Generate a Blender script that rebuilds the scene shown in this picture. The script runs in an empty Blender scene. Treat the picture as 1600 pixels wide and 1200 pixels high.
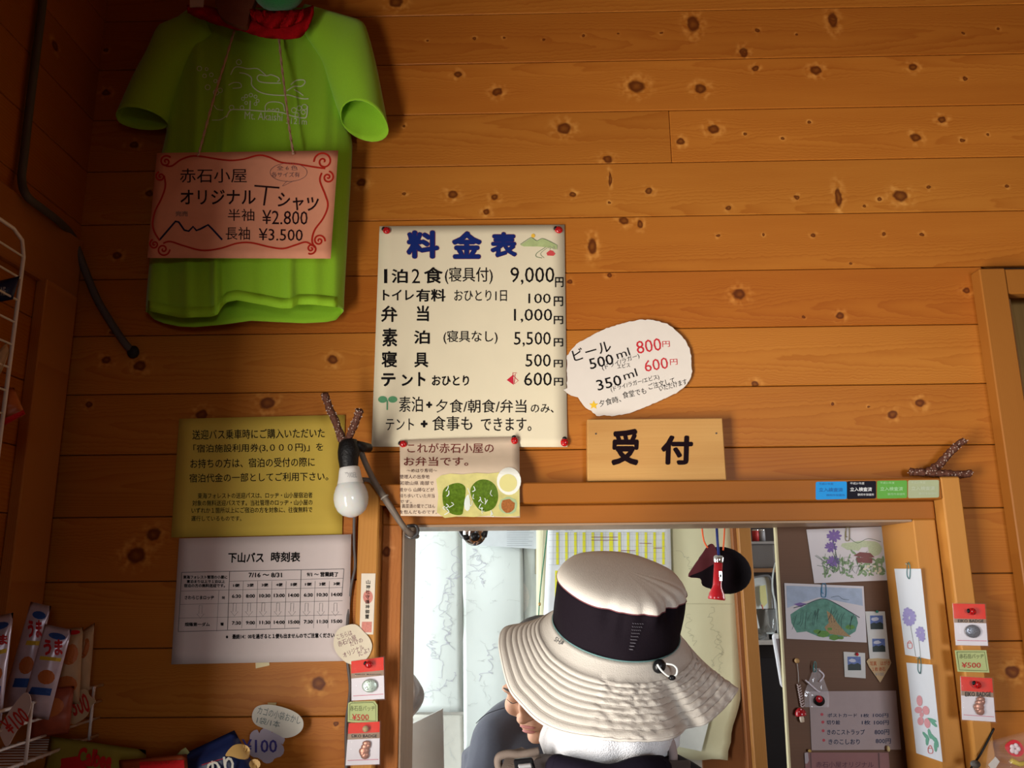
import bpy, bmesh, math, random
from mathutils import Vector, Matrix, noise as mnoise
from math import sin, cos, pi, radians, sqrt, atan2, tan, exp
random.seed(7)
SC = bpy.context.scene
COL = SC.collection

# ------------------------------------------------------------------ camera
FPX = 1300.0
CAM = Vector((0.0, -1.464, 1.60))
PITCH, YAW, ROLL = radians(12.93), radians(-0.82), radians(-0.565)
_f = Vector((sin(YAW)*cos(PITCH), cos(YAW)*cos(PITCH), sin(PITCH)))
_r = Vector((cos(YAW), -sin(YAW), 0.0))
_u = _r.cross(_f)
R_ = _r*cos(ROLL) + _u*sin(ROLL)
U_ = -_r*sin(ROLL) + _u*cos(ROLL)
cam = bpy.data.objects.new('camera', bpy.data.cameras.new('camera'))
COL.objects.link(cam)
cam.matrix_world = Matrix(((R_.x, U_.x, -_f.x, CAM.x), (R_.y, U_.y, -_f.y, CAM.y), (R_.z, U_.z, -_f.z, CAM.z), (0, 0, 0, 1)))
cam.data.sensor_width = 36.0
cam.data.lens = FPX/1600.0*36.0
cam.data.clip_start = 0.02
SC.camera = cam

# ------------------------------------------------------------------ light
W = bpy.data.worlds.new('world'); SC.world = W; W.use_nodes = True
W.node_tree.nodes['Background'].inputs[0].default_value = (0.75, 0.85, 1.0, 1)
W.node_tree.nodes['Background'].inputs[1].default_value = 0.02
def area(name, loc, target, sx, sy, power, color, spread=180):
    l = bpy.data.lights.new(name, 'AREA'); l.shape = 'RECTANGLE'; l.size = sx; l.size_y = sy
    l.energy = power; l.color = color; l.spread = radians(spread)
    o = bpy.data.objects.new(name, l); COL.objects.link(o); o.location = loc
    d = (Vector(target)-Vector(loc)).normalized()
    o.rotation_euler = d.to_track_quat('-Z', 'Y').to_euler()
    return o
# daylight through the opening in the left wall, beside the camera
area('entrance_daylight', (-0.86, -1.16, 1.15), (1.0, -1.16, 1.15), 0.72, 1.3, 80.0, (1.0, 0.95, 0.87))
# daylight of the office behind the counter window (its window is on the left, out of sight)
area('office_daylight', (-1.25, 0.62, 1.55), (0.3, 0.62, 1.75), 0.8, 1.3, 41.0, (0.92, 0.97, 1.0))
# added fill from behind right to brighten the pin board; no window there
area('rear_fill', (1.1, -3.58, 1.55), (0.75, 0.0, 1.2), 0.8, 0.9, 7.0, (0.90, 0.95, 1.0), 52)
# added fill from the office right, brightening the gap beside the pin board
area('office_side_fill', (1.72, 0.72, 1.6), (0.6, 0.95, 1.5), 0.4, 0.6, 14.0, (0.92, 0.97, 1.0))
SC.view_settings.view_transform = 'Standard'
SC.view_settings.look = 'None'
SC.view_settings.exposure = 0.0
SC.view_settings.gamma = 1.0
SC.view_settings.use_curve_mapping = False
SC.cycles.max_bounces = 8
SC.cycles.transparent_max_bounces = 12

# ------------------------------------------------------------------ pixels to points
def ray(px, py):
    return _f + R_*((px-800.0)/FPX) - U_*((py-600.0)/FPX)
def at(px, py, Y=0.0):
    if callable(Y): Y = Y(px, py)
    v = ray(px, py)
    return CAM + v*((Y-CAM.y)/v.y)
def atx(px, py, X):
    v = ray(px, py)
    return CAM + v*((X-CAM.x)/v.x)
def Z(ox, oy, s):
    return lambda x, y: (ox + x/s, oy + y/s)

# ------------------------------------------------------------------ materials
def lin(c):
    c = c/255.0
    return c/12.92 if c <= 0.04045 else ((c+0.055)/1.055)**2.4
def rgb(r, g, b): return (lin(r), lin(g), lin(b))
MATS = {}
def mat(name, color, rough=0.6, metal=0.0, var=0.06, scale=60.0, bump=0.0, bscale=200.0, alpha=1.0, trans=0.0, sheen=0.0, coat=0.0, spec=0.3, ior=1.45, sss=0.0):
    if name in MATS: return MATS[name]
    m = bpy.data.materials.new(name); m.use_nodes = True
    nt = m.node_tree; b = nt.nodes['Principled BSDF']
    tc = nt.nodes.new('ShaderNodeNewGeometry')
    n = nt.nodes.new('ShaderNodeTexNoise'); n.inputs['Scale'].default_value = scale; n.inputs['Detail'].default_value = 3
    nt.links.new(tc.outputs['Position'], n.inputs['Vector'])
    mx = nt.nodes.new('ShaderNodeMix'); mx.data_type = 'RGBA'
    mx.inputs[6].default_value = tuple(max(0, c*(1-var)) for c in color)+(1,)
    mx.inputs[7].default_value = tuple(min(1, c*(1+var)) for c in color)+(1,)
    nt.links.new(n.outputs['Fac'], mx.inputs[0]); nt.links.new(mx.outputs[2], b.inputs['Base Color'])
    b.inputs['Roughness'].default_value = rough; b.inputs['Metallic'].default_value = metal
    b.inputs['Alpha'].default_value = alpha; b.inputs['Transmission Weight'].default_value = trans
    b.inputs['Sheen Weight'].default_value = sheen; b.inputs['Coat Weight'].default_value = coat
    b.inputs['Specular IOR Level'].default_value = spec; b.inputs['IOR'].default_value = ior
    b.inputs['Subsurface Weight'].default_value = sss
    if sss: b.inputs['Subsurface Scale'].default_value = 0.01
    if bump:
        n2 = nt.nodes.new('ShaderNodeTexNoise'); n2.inputs['Scale'].default_value = bscale; n2.inputs['Detail'].default_value = 2
        nt.links.new(tc.outputs['Position'], n2.inputs['Vector'])
        bp = nt.nodes.new('ShaderNodeBump'); bp.inputs['Strength'].default_value = bump; bp.inputs['Distance'].default_value = 0.002
        nt.links.new(n2.outputs['Fac'], bp.inputs['Height']); nt.links.new(bp.outputs[0], b.inputs['Normal'])
    MATS[name] = m
    return m

def knot_group():
    g = bpy.data.node_groups.new('knot', 'ShaderNodeTree')
    I = g.interface
    for n, t in (('V', 'NodeSocketFloat'), ('A', 'NodeSocketFloat'), ('B', 'NodeSocketFloat'), ('Mask', 'NodeSocketFloat'), ('Halo', 'NodeSocketFloat'), ('s', 'NodeSocketFloat'), ('cx', 'NodeSocketFloat'), ('cz', 'NodeSocketFloat'), ('r', 'NodeSocketFloat')):
        I.new_socket(n, in_out='INPUT', socket_type=t)
    for n in ('V', 'Mask', 'Halo'): I.new_socket(n, in_out='OUTPUT', socket_type='NodeSocketFloat')
    N = g.nodes; L = g.links
    gi = N.new('NodeGroupInput'); go = N.new('NodeGroupOutput')
    def M(op, a, b=None, c=None, clamp=False):
        n = N.new('ShaderNodeMath'); n.operation = op; n.use_clamp = clamp
        for i, x in enumerate((a, b, c)):
            if x is None: continue
            if isinstance(x, (int, float)): n.inputs[i].default_value = x
            else: L.new(x, n.inputs[i])
        return n.outputs[0]
    o = gi.outputs
    dx = M('MULTIPLY', M('SUBTRACT', o['A'], o['cx']), 0.85)
    dz = M('SUBTRACT', o['B'], o['cz'])
    dzs = M('DIVIDE', dz, o['s'])
    d = M('DIVIDE', M('SQRT', M('ADD', M('MULTIPLY', dx, dx), M('MULTIPLY', dzs, dzs))), o['r'])
    dw = M('DIVIDE', M('SQRT', M('ADD', M('MULTIPLY', M('MULTIPLY', dx, dx), 0.25), M('MULTIPLY', dz, dz))), o['r'])
    e = M('EXPONENT', M('MULTIPLY', M('MULTIPLY', dw, dw), -0.16))
    v = M('SUBTRACT', o['V'], M('MULTIPLY', M('MULTIPLY', dz, e), 0.85))
    mr = N.new('ShaderNodeMapRange'); mr.interpolation_type = 'SMOOTHSTEP'
    L.new(d, mr.inputs[0]); mr.inputs[1].default_value = 1.25; mr.inputs[2].default_value = 0.75; mr.inputs[3].default_value = 0; mr.inputs[4].default_value = 1
    core = M('SUBTRACT', 1.0, M('MULTIPLY', M('EXPONENT', M('MULTIPLY', M('MULTIPLY', d, d), -4.0)), 0.35))
    mask = M('MAXIMUM', o['Mask'], M('MULTIPLY', mr.outputs[0], core))
    dl = M('SUBTRACT', d, 1.55); hh = M('EXPONENT', M('MULTIPLY', M('MULTIPLY', dl, dl), -1.8))
    halo = M('MAXIMUM', o['Halo'], hh)
    L.new(v, go.inputs['V']); L.new(mask, go.inputs['Mask']); L.new(halo, go.inputs['Halo'])
    return g
KG = knot_group()

def wood(name, knots=(), light=(0.60, 0.27, 0.07), dark=(0.40, 0.145, 0.03), knotc=(0.085, 0.015, 0.003), axis='X', seed=0, lines=1.0, cath=None, rough=0.42, contrast=1.0):
    """sawn pine: growth rings as nested parabolas along the board, knots at given places (long, across, radius) in metres"""
    m = bpy.data.materials.new(name); m.use_nodes = True
    nt = m.node_tree; N = nt.nodes; L = nt.links; b = N['Principled BSDF']
    rd = random.Random(seed)
    geo = N.new('ShaderNodeNewGeometry'); sep = N.new('ShaderNodeSeparateXYZ'); L.new(geo.outputs['Position'], sep.inputs[0])
    A, B = {'X': (sep.outputs[0], sep.outputs[2]), 'Z': (sep.outputs[2], sep.outputs[0]), 'Y': (sep.outputs[1], sep.outputs[2]), 'ZY': (sep.outputs[2], sep.outputs[1])}[axis]
    def M(op, a, b_=None, c=None):
        n = N.new('ShaderNodeMath'); n.operation = op
        for i, x in enumerate((a, b_, c)):
            if x is None: continue
            if isinstance(x, (int, float)): n.inputs[i].default_value = x
            else: L.new(x, n.inputs[i])
        return n.outputs[0]
    if knots:
        nw = N.new('ShaderNodeTexNoise'); nw.inputs['Scale'].default_value = 85; nw.inputs['Detail'].default_value = 1; L.new(geo.outputs['Position'], nw.inputs['Vector'])
        sp = N.new('ShaderNodeSeparateColor'); L.new(nw.outputs['Color'], sp.inputs[0])
        A = M('ADD', A, M('MULTIPLY', M('SUBTRACT', sp.outputs[0], 0.5), 0.007)); B = M('ADD', B, M('MULTIPLY', M('SUBTRACT', sp.outputs[1], 0.5), 0.007))
    V = B; mask = 0.0; halo = 0.0
    for kn in knots:
        kx, kz, kr = kn[:3]
        g = N.new('ShaderNodeGroup'); g.node_tree = KG
        L.new(V, g.inputs['V']) if not isinstance(V, float) else None
        L.new(A, g.inputs['A']); L.new(B, g.inputs['B'])
        for nm, x in (('Mask', mask), ('Halo', halo)):
            if isinstance(x, float): g.inputs[nm].default_value = x
            else: L.new(x, g.inputs[nm])
        g.inputs['s'].default_value = kn[3] if len(kn) > 3 else 1.0; g.inputs['cx'].default_value = kx; g.inputs['cz'].default_value = kz; g.inputs['r'].default_value = kr
        V = g.outputs['V']; mask = g.outputs['Mask']; halo = g.outputs['Halo']
    cv = N.new('ShaderNodeCombineXYZ'); L.new(M('MULTIPLY', A, 1.0), cv.inputs[0]); L.new(M('MULTIPLY', V, 9.0), cv.inputs[1]); cv.inputs[2].default_value = seed*3.7
    n1 = N.new('ShaderNodeTexNoise'); n1.inputs['Scale'].default_value = 2.2; n1.inputs['Detail'].default_value = 2.5; L.new(cv.outputs[0], n1.inputs['Vector'])
    if cath is None:
        zc = rd.uniform(-0.5, 0.5); cath = (zc, rd.choice((-1, 1))*rd.uniform(3, 9), rd.uniform(1500, 3600))
    zc, a, bb = cath
    kz0 = CATHZ.get(name, 0.0)
    q = M('SUBTRACT', V, kz0 + zc*0.11)
    f = M('ADD', M('ADD', M('MULTIPLY', M('MULTIPLY', q, q), bb*lines), M('MULTIPLY', A, a)), M('MULTIPLY', n1.outputs['Fac'], 5.0))
    s = M('POWER', M('FRACT', f), 2.2)            # soft on one side, sharp late-wood edge on the other
    fr = M('FRACT', f)
    edge = N.new('ShaderNodeMapRange'); edge.interpolation_type = 'SMOOTHSTEP'; L.new(fr, edge.inputs[0])
    edge.inputs[1].default_value = 0.93; edge.inputs[2].default_value = 1.0; edge.inputs[3].default_value = 1; edge.inputs[4].default_value = 0
    s = M('MULTIPLY', s, edge.outputs[0])
    cv2 = N.new('ShaderNodeCombineXYZ'); L.new(M('MULTIPLY', A, 6.0), cv2.inputs[0]); L.new(M('MULTIPLY', V, 420.0), cv2.inputs[1]); cv2.inputs[2].default_value = seed
    n2 = N.new('ShaderNodeTexNoise'); n2.inputs['Scale'].default_value = 1.0; n2.inputs['Detail'].default_value = 3; L.new(cv2.outputs[0], n2.inputs['Vector'])
    cv3 = N.new('ShaderNodeCombineXYZ'); L.new(M('MULTIPLY', A, 2.0), cv3.inputs[0]); L.new(M('MULTIPLY', V, 14.0), cv3.inputs[1]); cv3.inputs[2].default_value = seed+9
    n3 = N.new('ShaderNodeTexNoise'); n3.inputs['Scale'].default_value = 1.6; n3.inputs['Detail'].default_value = 2; L.new(cv3.outputs[0], n3.inputs['Vector'])
    fac = M('ADD', M('ADD', M('MULTIPLY', s, 0.42*contrast), M('MULTIPLY', n2.outputs['Fac'], 0.28*contrast)), M('MULTIPLY', n3.outputs['Fac'], 0.55*contrast))
    fac = M('SUBTRACT', fac, 0.22*contrast)
    mx = N.new('ShaderNodeMix'); mx.data_type = 'RGBA'; mx.clamp_factor = True
    mx.inputs[6].default_value = light+(1,); mx.inputs[7].default_value = dark+(1,); L.new(fac, mx.inputs[0])
    col = mx.outputs[2]
    if knots:
        hk_ = N.new('ShaderNodeMix'); hk_.data_type = 'RGBA'; L.new(M('MULTIPLY', M('MULTIPLY', halo, M('MAXIMUM', M('MULTIPLY', M('SUBTRACT', sp.outputs[2], 0.42), 4.0), 0.0)), 0.55), hk_.inputs[0]); L.new(col, hk_.inputs[6]); hk_.inputs[7].default_value = (min(1, light[0]*1.45), min(1, light[1]*1.8), light[2]*2.8, 1); col = hk_.outputs[2]
        mk = N.new('ShaderNodeMix'); mk.data_type = 'RGBA'; L.new(M('MULTIPLY', mask, 0.93), mk.inputs[0]); L.new(col, mk.inputs[6]); mk.inputs[7].default_value = knotc+(1,)
        col = mk.outputs[2]
    L.new(col, b.inputs['Base Color'])
    b.inputs['Roughness'].default_value = rough; b.inputs['Specular IOR Level'].default_value = 0.14
    bp = N.new('ShaderNodeBump'); bp.inputs['Strength'].default_value = 0.12; bp.inputs['Distance'].default_value = 0.001
    L.new(fac, bp.inputs['Height']); L.new(bp.outputs[0], b.inputs['Normal'])
    return m
CATHZ = {}

# ------------------------------------------------------------------ mesh and object helpers
ORG = {}
def link(o, parent=None):
    COL.objects.link(o)
    if parent is not None: o.parent = parent
    return o
def setp(o, label=None, cat=None, group=None, kind=None):
    if label: o['label'] = label
    if cat: o['category'] = cat
    if group: o['group'] = group
    if kind: o['kind'] = kind
    return o
def thing(name, label, cat, base, group=None):
    o = bpy.data.objects.new(name, None); o.empty_display_size = 0.02; COL.objects.link(o)
    o.location = base; ORG[o.name] = Vector(base)
    return setp(o, label, cat, group)
def struct(name, base=(0, 0, 0)):
    o = bpy.data.objects.new(name, None); COL.objects.link(o); o.location = base; ORG[o.name] = Vector(base)
    o['kind'] = 'structure'; return o
def obj(name, bm, m, parent=None, smooth=False, label=None, cat=None, group=None, kind=None, solid=None, origin=None):
    """bm holds WORLD coordinates; the object gets its own origin"""
    if origin is None:
        if parent is None and bm.verts:
            lo = Vector((min(v.co.x for v in bm.verts), min(v.co.y for v in bm.verts), min(v.co.z for v in bm.verts)))
            hi = Vector((max(v.co.x for v in bm.verts), max(v.co.y for v in bm.verts), max(v.co.z for v in bm.verts)))
            origin = (lo+hi)/2
        else:
            origin = ORG[parent.name] if parent is not None else Vector((0, 0, 0))
    bm.normal_update()
    for v in bm.verts: v.co -= origin
    me = bpy.data.meshes.new(name)
    bm.to_mesh(me); bm.free()
    if smooth:
        for p in me.polygons: p.use_smooth = True
    mats = m if isinstance(m, (list, tuple)) else [m]
    for q in mats: me.materials.append(q)
    o = bpy.data.objects.new(name, me)
    link(o, parent)
    if parent is None: o.location = origin
    ORG[o.name] = Vector(origin)
    if solid:
        md = o.modifiers.new('thickness', 'SOLIDIFY'); md.thickness = solid; md.offset = 0
    setp(o, label, cat, group, kind)
    return o
def add_prism(bm, front, back):
    """front/back: equal-length rings of points"""
    a = [bm.verts.new(p) for p in front]; b = [bm.verts.new(p) for p in back]; n = len(a)
    bm.faces.new(a); bm.faces.new(b[::-1])
    for i in range(n): bm.faces.new((a[i], b[i], b[(i+1) % n], a[(i+1) % n]))
def bev(bm, w, seg=1):
    bmesh.ops.recalc_face_normals(bm, faces=bm.faces)
    if w: bmesh.ops.bevel(bm, geom=list(bm.edges), offset=w, segments=seg, affect='EDGES', clamp_overlap=True)
    return bm
def box(x0, x1, y0, y1, z0, z1, b=0.0, bm=None):
    t = bmesh.new()
    add_prism(t, [Vector((x0, y0, z0)), Vector((x1, y0, z0)), Vector((x1, y0, z1)), Vector((x0, y0, z1))],
              [Vector((x0, y1, z0)), Vector((x1, y1, z0)), Vector((x1, y1, z1)), Vector((x0, y1, z1))])
    bev(t, b)
    if bm is None: return t
    me = bpy.data.meshes.new('t'); t.to_mesh(me); t.free(); bm.from_mesh(me); bpy.data.meshes.remove(me)
    return bm
def pxboard(pts, Y0, Y1, b=0.0):
    """board whose front outline is given in pixels on the plane y=Y0; straight back to y=Y1"""
    f = [at(x, y, Y0) for x, y in pts]
    bm = bmesh.new(); add_prism(bm, f, [Vector((p.x, Y1, p.z)) for p in f]); return bev(bm, b)
def tube(pts, r, n=8, bm=None, cap=True):
    bm = bm or bmesh.new(); pts = [Vector(p) for p in pts]
    rs = r if isinstance(r, (list, tuple)) else [r]*len(pts)
    rings = []; nrm = None
    for i, p in enumerate(pts):
        t = (pts[min(i+1, len(pts)-1)]-pts[max(i-1, 0)]).normalized()
        if nrm is None:
            nrm = t.orthogonal().normalized()
        else:
            nrm = (nrm - t*nrm.dot(t)); nrm = nrm.normalized() if nrm.length > 1e-6 else t.orthogonal().normalized()
        bn = t.cross(nrm)
        rings.append([bm.verts.new(p+(nrm*cos(2*pi*k/n)+bn*sin(2*pi*k/n))*rs[i]) for k in range(n)])
    for a, b in zip(rings, rings[1:]):
        for k in range(n): bm.faces.new((a[k], a[(k+1) % n], b[(k+1) % n], b[k]))
    if cap: bm.faces.new(rings[0][::-1]); bm.faces.new(rings[-1])
    return bm
def spline(pts, n=8, closed=False):
    P = [tuple(p) for p in pts]; out = []; L = len(P)
    if L < 3 and not closed: return P
    rng = range(L if closed else L-1)
    for i in rng:
        if closed: p0, p1, p2, p3 = P[(i-1) % L], P[i], P[(i+1) % L], P[(i+2) % L]
        else: p0, p1, p2, p3 = P[max(i-1, 0)], P[i], P[i+1], P[min(i+2, L-1)]
        for k in range(n):
            t = k/n
            out.append(tuple(0.5*((2*b)+(-a+c)*t+(2*a-5*b+4*c-d)*t*t+(-a+3*b-3*c+d)*t**3) for a, b, c, d in zip(p0, p1, p2, p3)))
    if not closed: out.append(P[-1])
    return out
def lathe(profile, origin, axis=(0, 0, 1), n=24, bm=None):
    """profile: (radius, height along axis)"""
    bm = bm or bmesh.new(); ax = Vector(axis).normalized(); u = ax.orthogonal().normalized(); w = ax.cross(u); o = Vector(origin)
    rings = []
    for r, h in profile:
        if r < 1e-6: rings.append([bm.verts.new(o+ax*h)])
        else: rings.append([bm.verts.new(o+ax*h+(u*cos(2*pi*k/n)+w*sin(2*pi*k/n))*r) for k in range(n)])
    for a, b in zip(rings, rings[1:]):
        for k in range(n):
            k2 = (k+1) % n
            if len(a) == 1 and len(b) == 1: continue
            if len(a) == 1: bm.faces.new((a[0], b[k2], b[k]))
            elif len(b) == 1: bm.faces.new((a[k], a[k2], b[0]))
            else: bm.faces.new((a[k], a[k2], b[k2], b[k]))
    bmesh.ops.recalc_face_normals(bm, faces=bm.faces)
    return bm
def ellipsoid(c, rx, ry, rz, n=16, m=10, bm=None, rot=None):
    bm = bm or bmesh.new(); c = Vector(c); rot = rot or Matrix.Identity(3)
    prev = None; first = []
    rows = []
    for j in range(m+1):
        th = pi*j/m
        if j in (0, m): rows.append([bm.verts.new(c+rot @ Vector((0, 0, rz*cos(th))))])
        else: rows.append([bm.verts.new(c+rot @ Vector((rx*sin(th)*cos(2*pi*k/n), ry*sin(th)*sin(2*pi*k/n), rz*cos(th)))) for k in range(n)])
    for a, b in zip(rows, rows[1:]):
        for k in range(n):
            k2 = (k+1) % n
            if len(a) == 1: bm.faces.new((a[0], b[k], b[k2]))
            elif len(b) == 1: bm.faces.new((a[k], b[0], a[k2]))
            else: bm.faces.new((a[k], b[k], b[k2], a[k2]))
    return bm
# flat things: an outline in pixels on a surface y=Y (a number or a function of the pixel)
def off(Y, d): return (lambda px, py: Y(px, py)-d) if callable(Y) else Y-d
def sheet(pts4, Y, nu=16, nv=16, thick=0.0005):
    """quad paper, corners TL TR BR BL in pixels, may curl with Y; real thickness"""
    (a, b, c, d) = pts4; bm = bmesh.new(); F = []; Bk = []
    for j in range(nv+1):
        v = j/nv; rf = []; rb = []
        for i in range(nu+1):
            u = i/nu
            px = (a[0]*(1-u)+b[0]*u)*(1-v)+(d[0]*(1-u)+c[0]*u)*v
            py = (a[1]*(1-u)+b[1]*u)*(1-v)+(d[1]*(1-u)+c[1]*u)*v
            p = at(px, py, Y); rf.append(bm.verts.new(p)); rb.append(bm.verts.new(p+Vector((0, thick, 0))))
        F.append(rf); Bk.append(rb)
    for j in range(nv):
        for i in range(nu):
            bm.faces.new((F[j][i], F[j+1][i], F[j+1][i+1], F[j][i+1]))
            bm.faces.new((Bk[j][i], Bk[j][i+1], Bk[j+1][i+1], Bk[j+1][i]))
    for j in range(nv):
        bm.faces.new((F[j][0], Bk[j][0], Bk[j+1][0], F[j+1][0])); bm.faces.new((F[j][nu], F[j+1][nu], Bk[j+1][nu], Bk[j][nu]))
    for i in range(nu):
        bm.faces.new((F[0][i], F[0][i+1], Bk[0][i+1], Bk[0][i])); bm.faces.new((F[nv][i], Bk[nv][i], Bk[nv][i+1], F[nv][i+1]))
    return bm
def card(pts, Y, thick=0.0005):
    f = [at(x, y, Y) for x, y in pts]
    bm = bmesh.new(); add_prism(bm, f, [p+Vector((0, thick, 0)) for p in f]); bmesh.ops.recalc_face_normals(bm, faces=bm.faces)
    return bm
def flat(pts, Y, bm=None):
    bm = bm or bmesh.new()
    if callable(Y) and max(max(p[i] for p in pts)-min(p[i] for p in pts) for i in (0, 1)) > 9:
        t = bmesh.new(); t.faces.new([t.verts.new((x, y, 0)) for x, y in pts][::-1])      # cut small so that it follows the curve of the sheet
        bmesh.ops.triangulate(t, faces=t.faces)
        for _ in range(5):
            es = [e for e in t.edges if e.calc_length() > 9]
            if not es: break
            bmesh.ops.subdivide_edges(t, edges=es, cuts=1); bmesh.ops.triangulate(t, faces=t.faces)
        m = {v: bm.verts.new(at(v.co.x, v.co.y, Y)) for v in t.verts}
        for f in t.faces:
            try: bm.faces.new([m[v] for v in f.verts])
            except ValueError: pass
        t.free(); return bm
    try: bm.faces.new([bm.verts.new(at(x, y, Y)) for x, y in pts][::-1])
    except ValueError: pass
    return bm
def stroke(pts, w, Y, bm=None, smooth=True, closed=False, n=6):
    """pen stroke w pixels wide along pixel points"""
    bm = bm or bmesh.new()
    P = spline(pts, n, closed) if smooth else list(pts)
    if closed: P = P+[P[0]]
    if callable(Y):
        Q = [P[0]]
        for q in P[1:]:
            p = Q[-1]; m = max(1, int(sqrt((p[0]-q[0])**2+(p[1]-q[1])**2)/7))
            Q += [(p[0]+(q[0]-p[0])*k/m, p[1]+(q[1]-p[1])*k/m) for k in range(1, m+1)]
        P = Q
    L = []; Rr = []
    for i, p in enumerate(P):
        q0 = P[max(i-1, 0)]; q1 = P[min(i+1, len(P)-1)]
        dx, dy = q1[0]-q0[0], q1[1]-q0[1]; l = sqrt(dx*dx+dy*dy) or 1
        nx, ny = -dy/l*w/2, dx/l*w/2
        L.append(bm.verts.new(at(p[0]+nx, p[1]+ny, Y))); Rr.append(bm.verts.new(at(p[0]-nx, p[1]-ny, Y)))
    for i in range(len(P)-1): bm.faces.new((L[i], L[i+1], Rr[i+1], Rr[i]))
    return bm
def ell(cx, cy, rx, ry=None, n=20, a=0.0, jit=0.0, rd=random):
    ry = ry or rx; out = []
    for k in range(n):
        t = 2*pi*k/n; j = 1+rd.uniform(-jit, jit)
        x, y = rx*cos(t)*j, ry*sin(t)*j
        out.append((cx+x*cos(a)+y*sin(a), cy-x*sin(a)+y*cos(a)))
    return out
def spiral(cx, cy, r, turns=1.6, start=0.0, cw=1, n=26):
    return [(cx+r*(k/n)*cos(start+cw*2*pi*turns*k/n), cy+r*(k/n)*sin(start+cw*2*pi*turns*k/n)) for k in range(1, n+1)]
_tc = {}
def glyphs(body, bold=0.0):
    key = (body, bold)
    if key not in _tc:
        c = bpy.data.curves.new('text', 'FONT'); c.body = body; c.resolution_u = 2
        o = bpy.data.objects.new('text', c); COL.objects.link(o); bpy.context.view_layer.update()
        me = o.to_mesh(); V = [(v.co.x, v.co.y, 0) for v in me.vertices]; F = [tuple(p.vertices) for p in me.polygons]
        o.to_mesh_clear(); bpy.data.objects.remove(o); bpy.data.curves.remove(c)
        if bold:                                       # a thicker pen: the same strokes swept round a small circle
            V0, F0 = V, F; V = list(V0); F = list(F0)
            for k in range(8):
                dx, dy = bold*cos(k*pi/4), bold*sin(k*pi/4); n0 = len(V)
                V += [(x+dx, y+dy, k+1) for x, y, _ in V0]; F += [tuple(i+n0 for i in f) for f in F0]
        xs = [v[0] for v in V]; ys = [v[1] for v in V]
        _tc[key] = (V, F, min(xs), max(xs), min(ys), max(ys))
    return _tc[key]
def text(body, x0, y0, x1, y1, Y, bm=None, bold=0.0, a=0.0, shear=0.0, wob=0.0):
    """lettering filling the pixel box; a = turn in degrees, counter-clockwise"""
    bm = bm or bmesh.new()
    V, F, ax, bx, ay, by = glyphs(body, bold)
    cx, cy = (x0+x1)/2, (y0+y1)/2; sx = (x1-x0)/(bx-ax); sy = (y1-y0)/(by-ay); ca, sa = cos(radians(a)), sin(radians(a))
    vs = []
    for (x, y, ly) in V:
        u = (x-(ax+bx)/2)*sx; v = (y-(ay+by)/2)*sy
        if wob: v += sin(x*3.1)*wob
        u += v*shear
        vs.append(bm.verts.new(at(cx+u*ca-v*sa, cy-(u*sa+v*ca), Y)-Vector((0, ly*0.00003, 0))))
    for f in F:
        try: bm.faces.new([vs[i] for i in f])
        except ValueError: pass
    return bm
def texts(lst, conv, Y, bold=0.0, bm=None):
    bm = bm or bmesh.new()
    for t in lst:
        x0, y0 = conv(t[1], t[2]); x1, y1 = conv(t[3], t[4])
        o = t[5] if len(t) > 5 else {}
        text(t[0], x0, y0, x1, y1, Y, bm, **{'bold': bold, **o})
    return bm
def textc(lst, conv, Y, bold=0.0, bm=None):
    """entries: body, centre x, centre y, width, height, angle"""
    bm = bm or bmesh.new()
    for b, cx, cy, w, h, a in lst:
        x0, y0 = conv(cx-w/2, cy-h/2); x1, y1 = conv(cx+w/2, cy+h/2)
        text(b, x0, y0, x1, y1, Y, bm, bold=bold, a=a)
    return bm
def lettering(parent, bm, m, name='lettering', label=None):
    return obj(name, bm, m, parent, label=label)
INK = mat('black_ink', (0.010, 0.008, 0.008), 0.7, var=0.2, spec=0.05)
def base_of(bm):
    xs = [v.co for v in bm.verts]
    return Vector((sum(p.x for p in xs)/len(xs), max(p.y for p in xs), min(p.z for p in xs)))
def paper_thing(name, label, cat, bm, m, group=None, part='paper', smooth=False):
    t = thing(name, label, cat, base_of(bm), group)
    obj(part, bm, m, t, smooth=smooth)
    return t
# ------------------------------------------------------------------ the room
XL = -0.838        # left wall
PITCHZ = 0.11045; Z0 = CAM.z + 1.464*0.675625     # joint k of the wall boards lies at Z0 - k*PITCHZ
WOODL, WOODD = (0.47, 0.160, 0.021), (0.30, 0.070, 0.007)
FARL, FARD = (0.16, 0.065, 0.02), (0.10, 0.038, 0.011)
def px2(px, py):
    p = at(px, py, 0.0); return p.x, p.z
KN = []
def addk(ox, oy, s, lst, rs=1.0):
    for (x, y, r) in lst:
        X, Zz = px2(ox+x/s, oy+y/s); KN.append((X, Zz, max(0.0022, r/s*0.00112*rs)))
addk(600, 0, 3.2, [(216,203,7),(452,193,9),(600,190,7),(800,198,8),(997,180,8),(1170,172,7),(1387,165,8),(370,372,19),(567,460,24),(1262,432,38),(1582,445,28),(900,642,33),(1483,708,19),(1117,795,22),(100,967,10),(343,972,22),(552,984,18),(943,972,15),(1323,953,17),(1125,1012,7),(60,10,34),(100,632,8)])
addk(1100, 0, 3.0, [(250,145,12),(435,160,6),(240,320,15),(190,245,14),(605,90,18),(525,330,25),(980,315,20),(1222,368,10),(1215,157,7),(1380,135,7),(45,605,25),(195,627,7),(370,647,8),(495,573,8),(1115,560,18),(993,645,22),(1212,655,10),(1330,630,7),(435,925,12),(822,932,9),(752,965,7),(920,918,30),(1055,878,9),(1420,873,8),(115,975,12),(65,1104,9),(280,1099,6),(512,1101,10),(842,1096,8),(1022,1100,9)])
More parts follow.
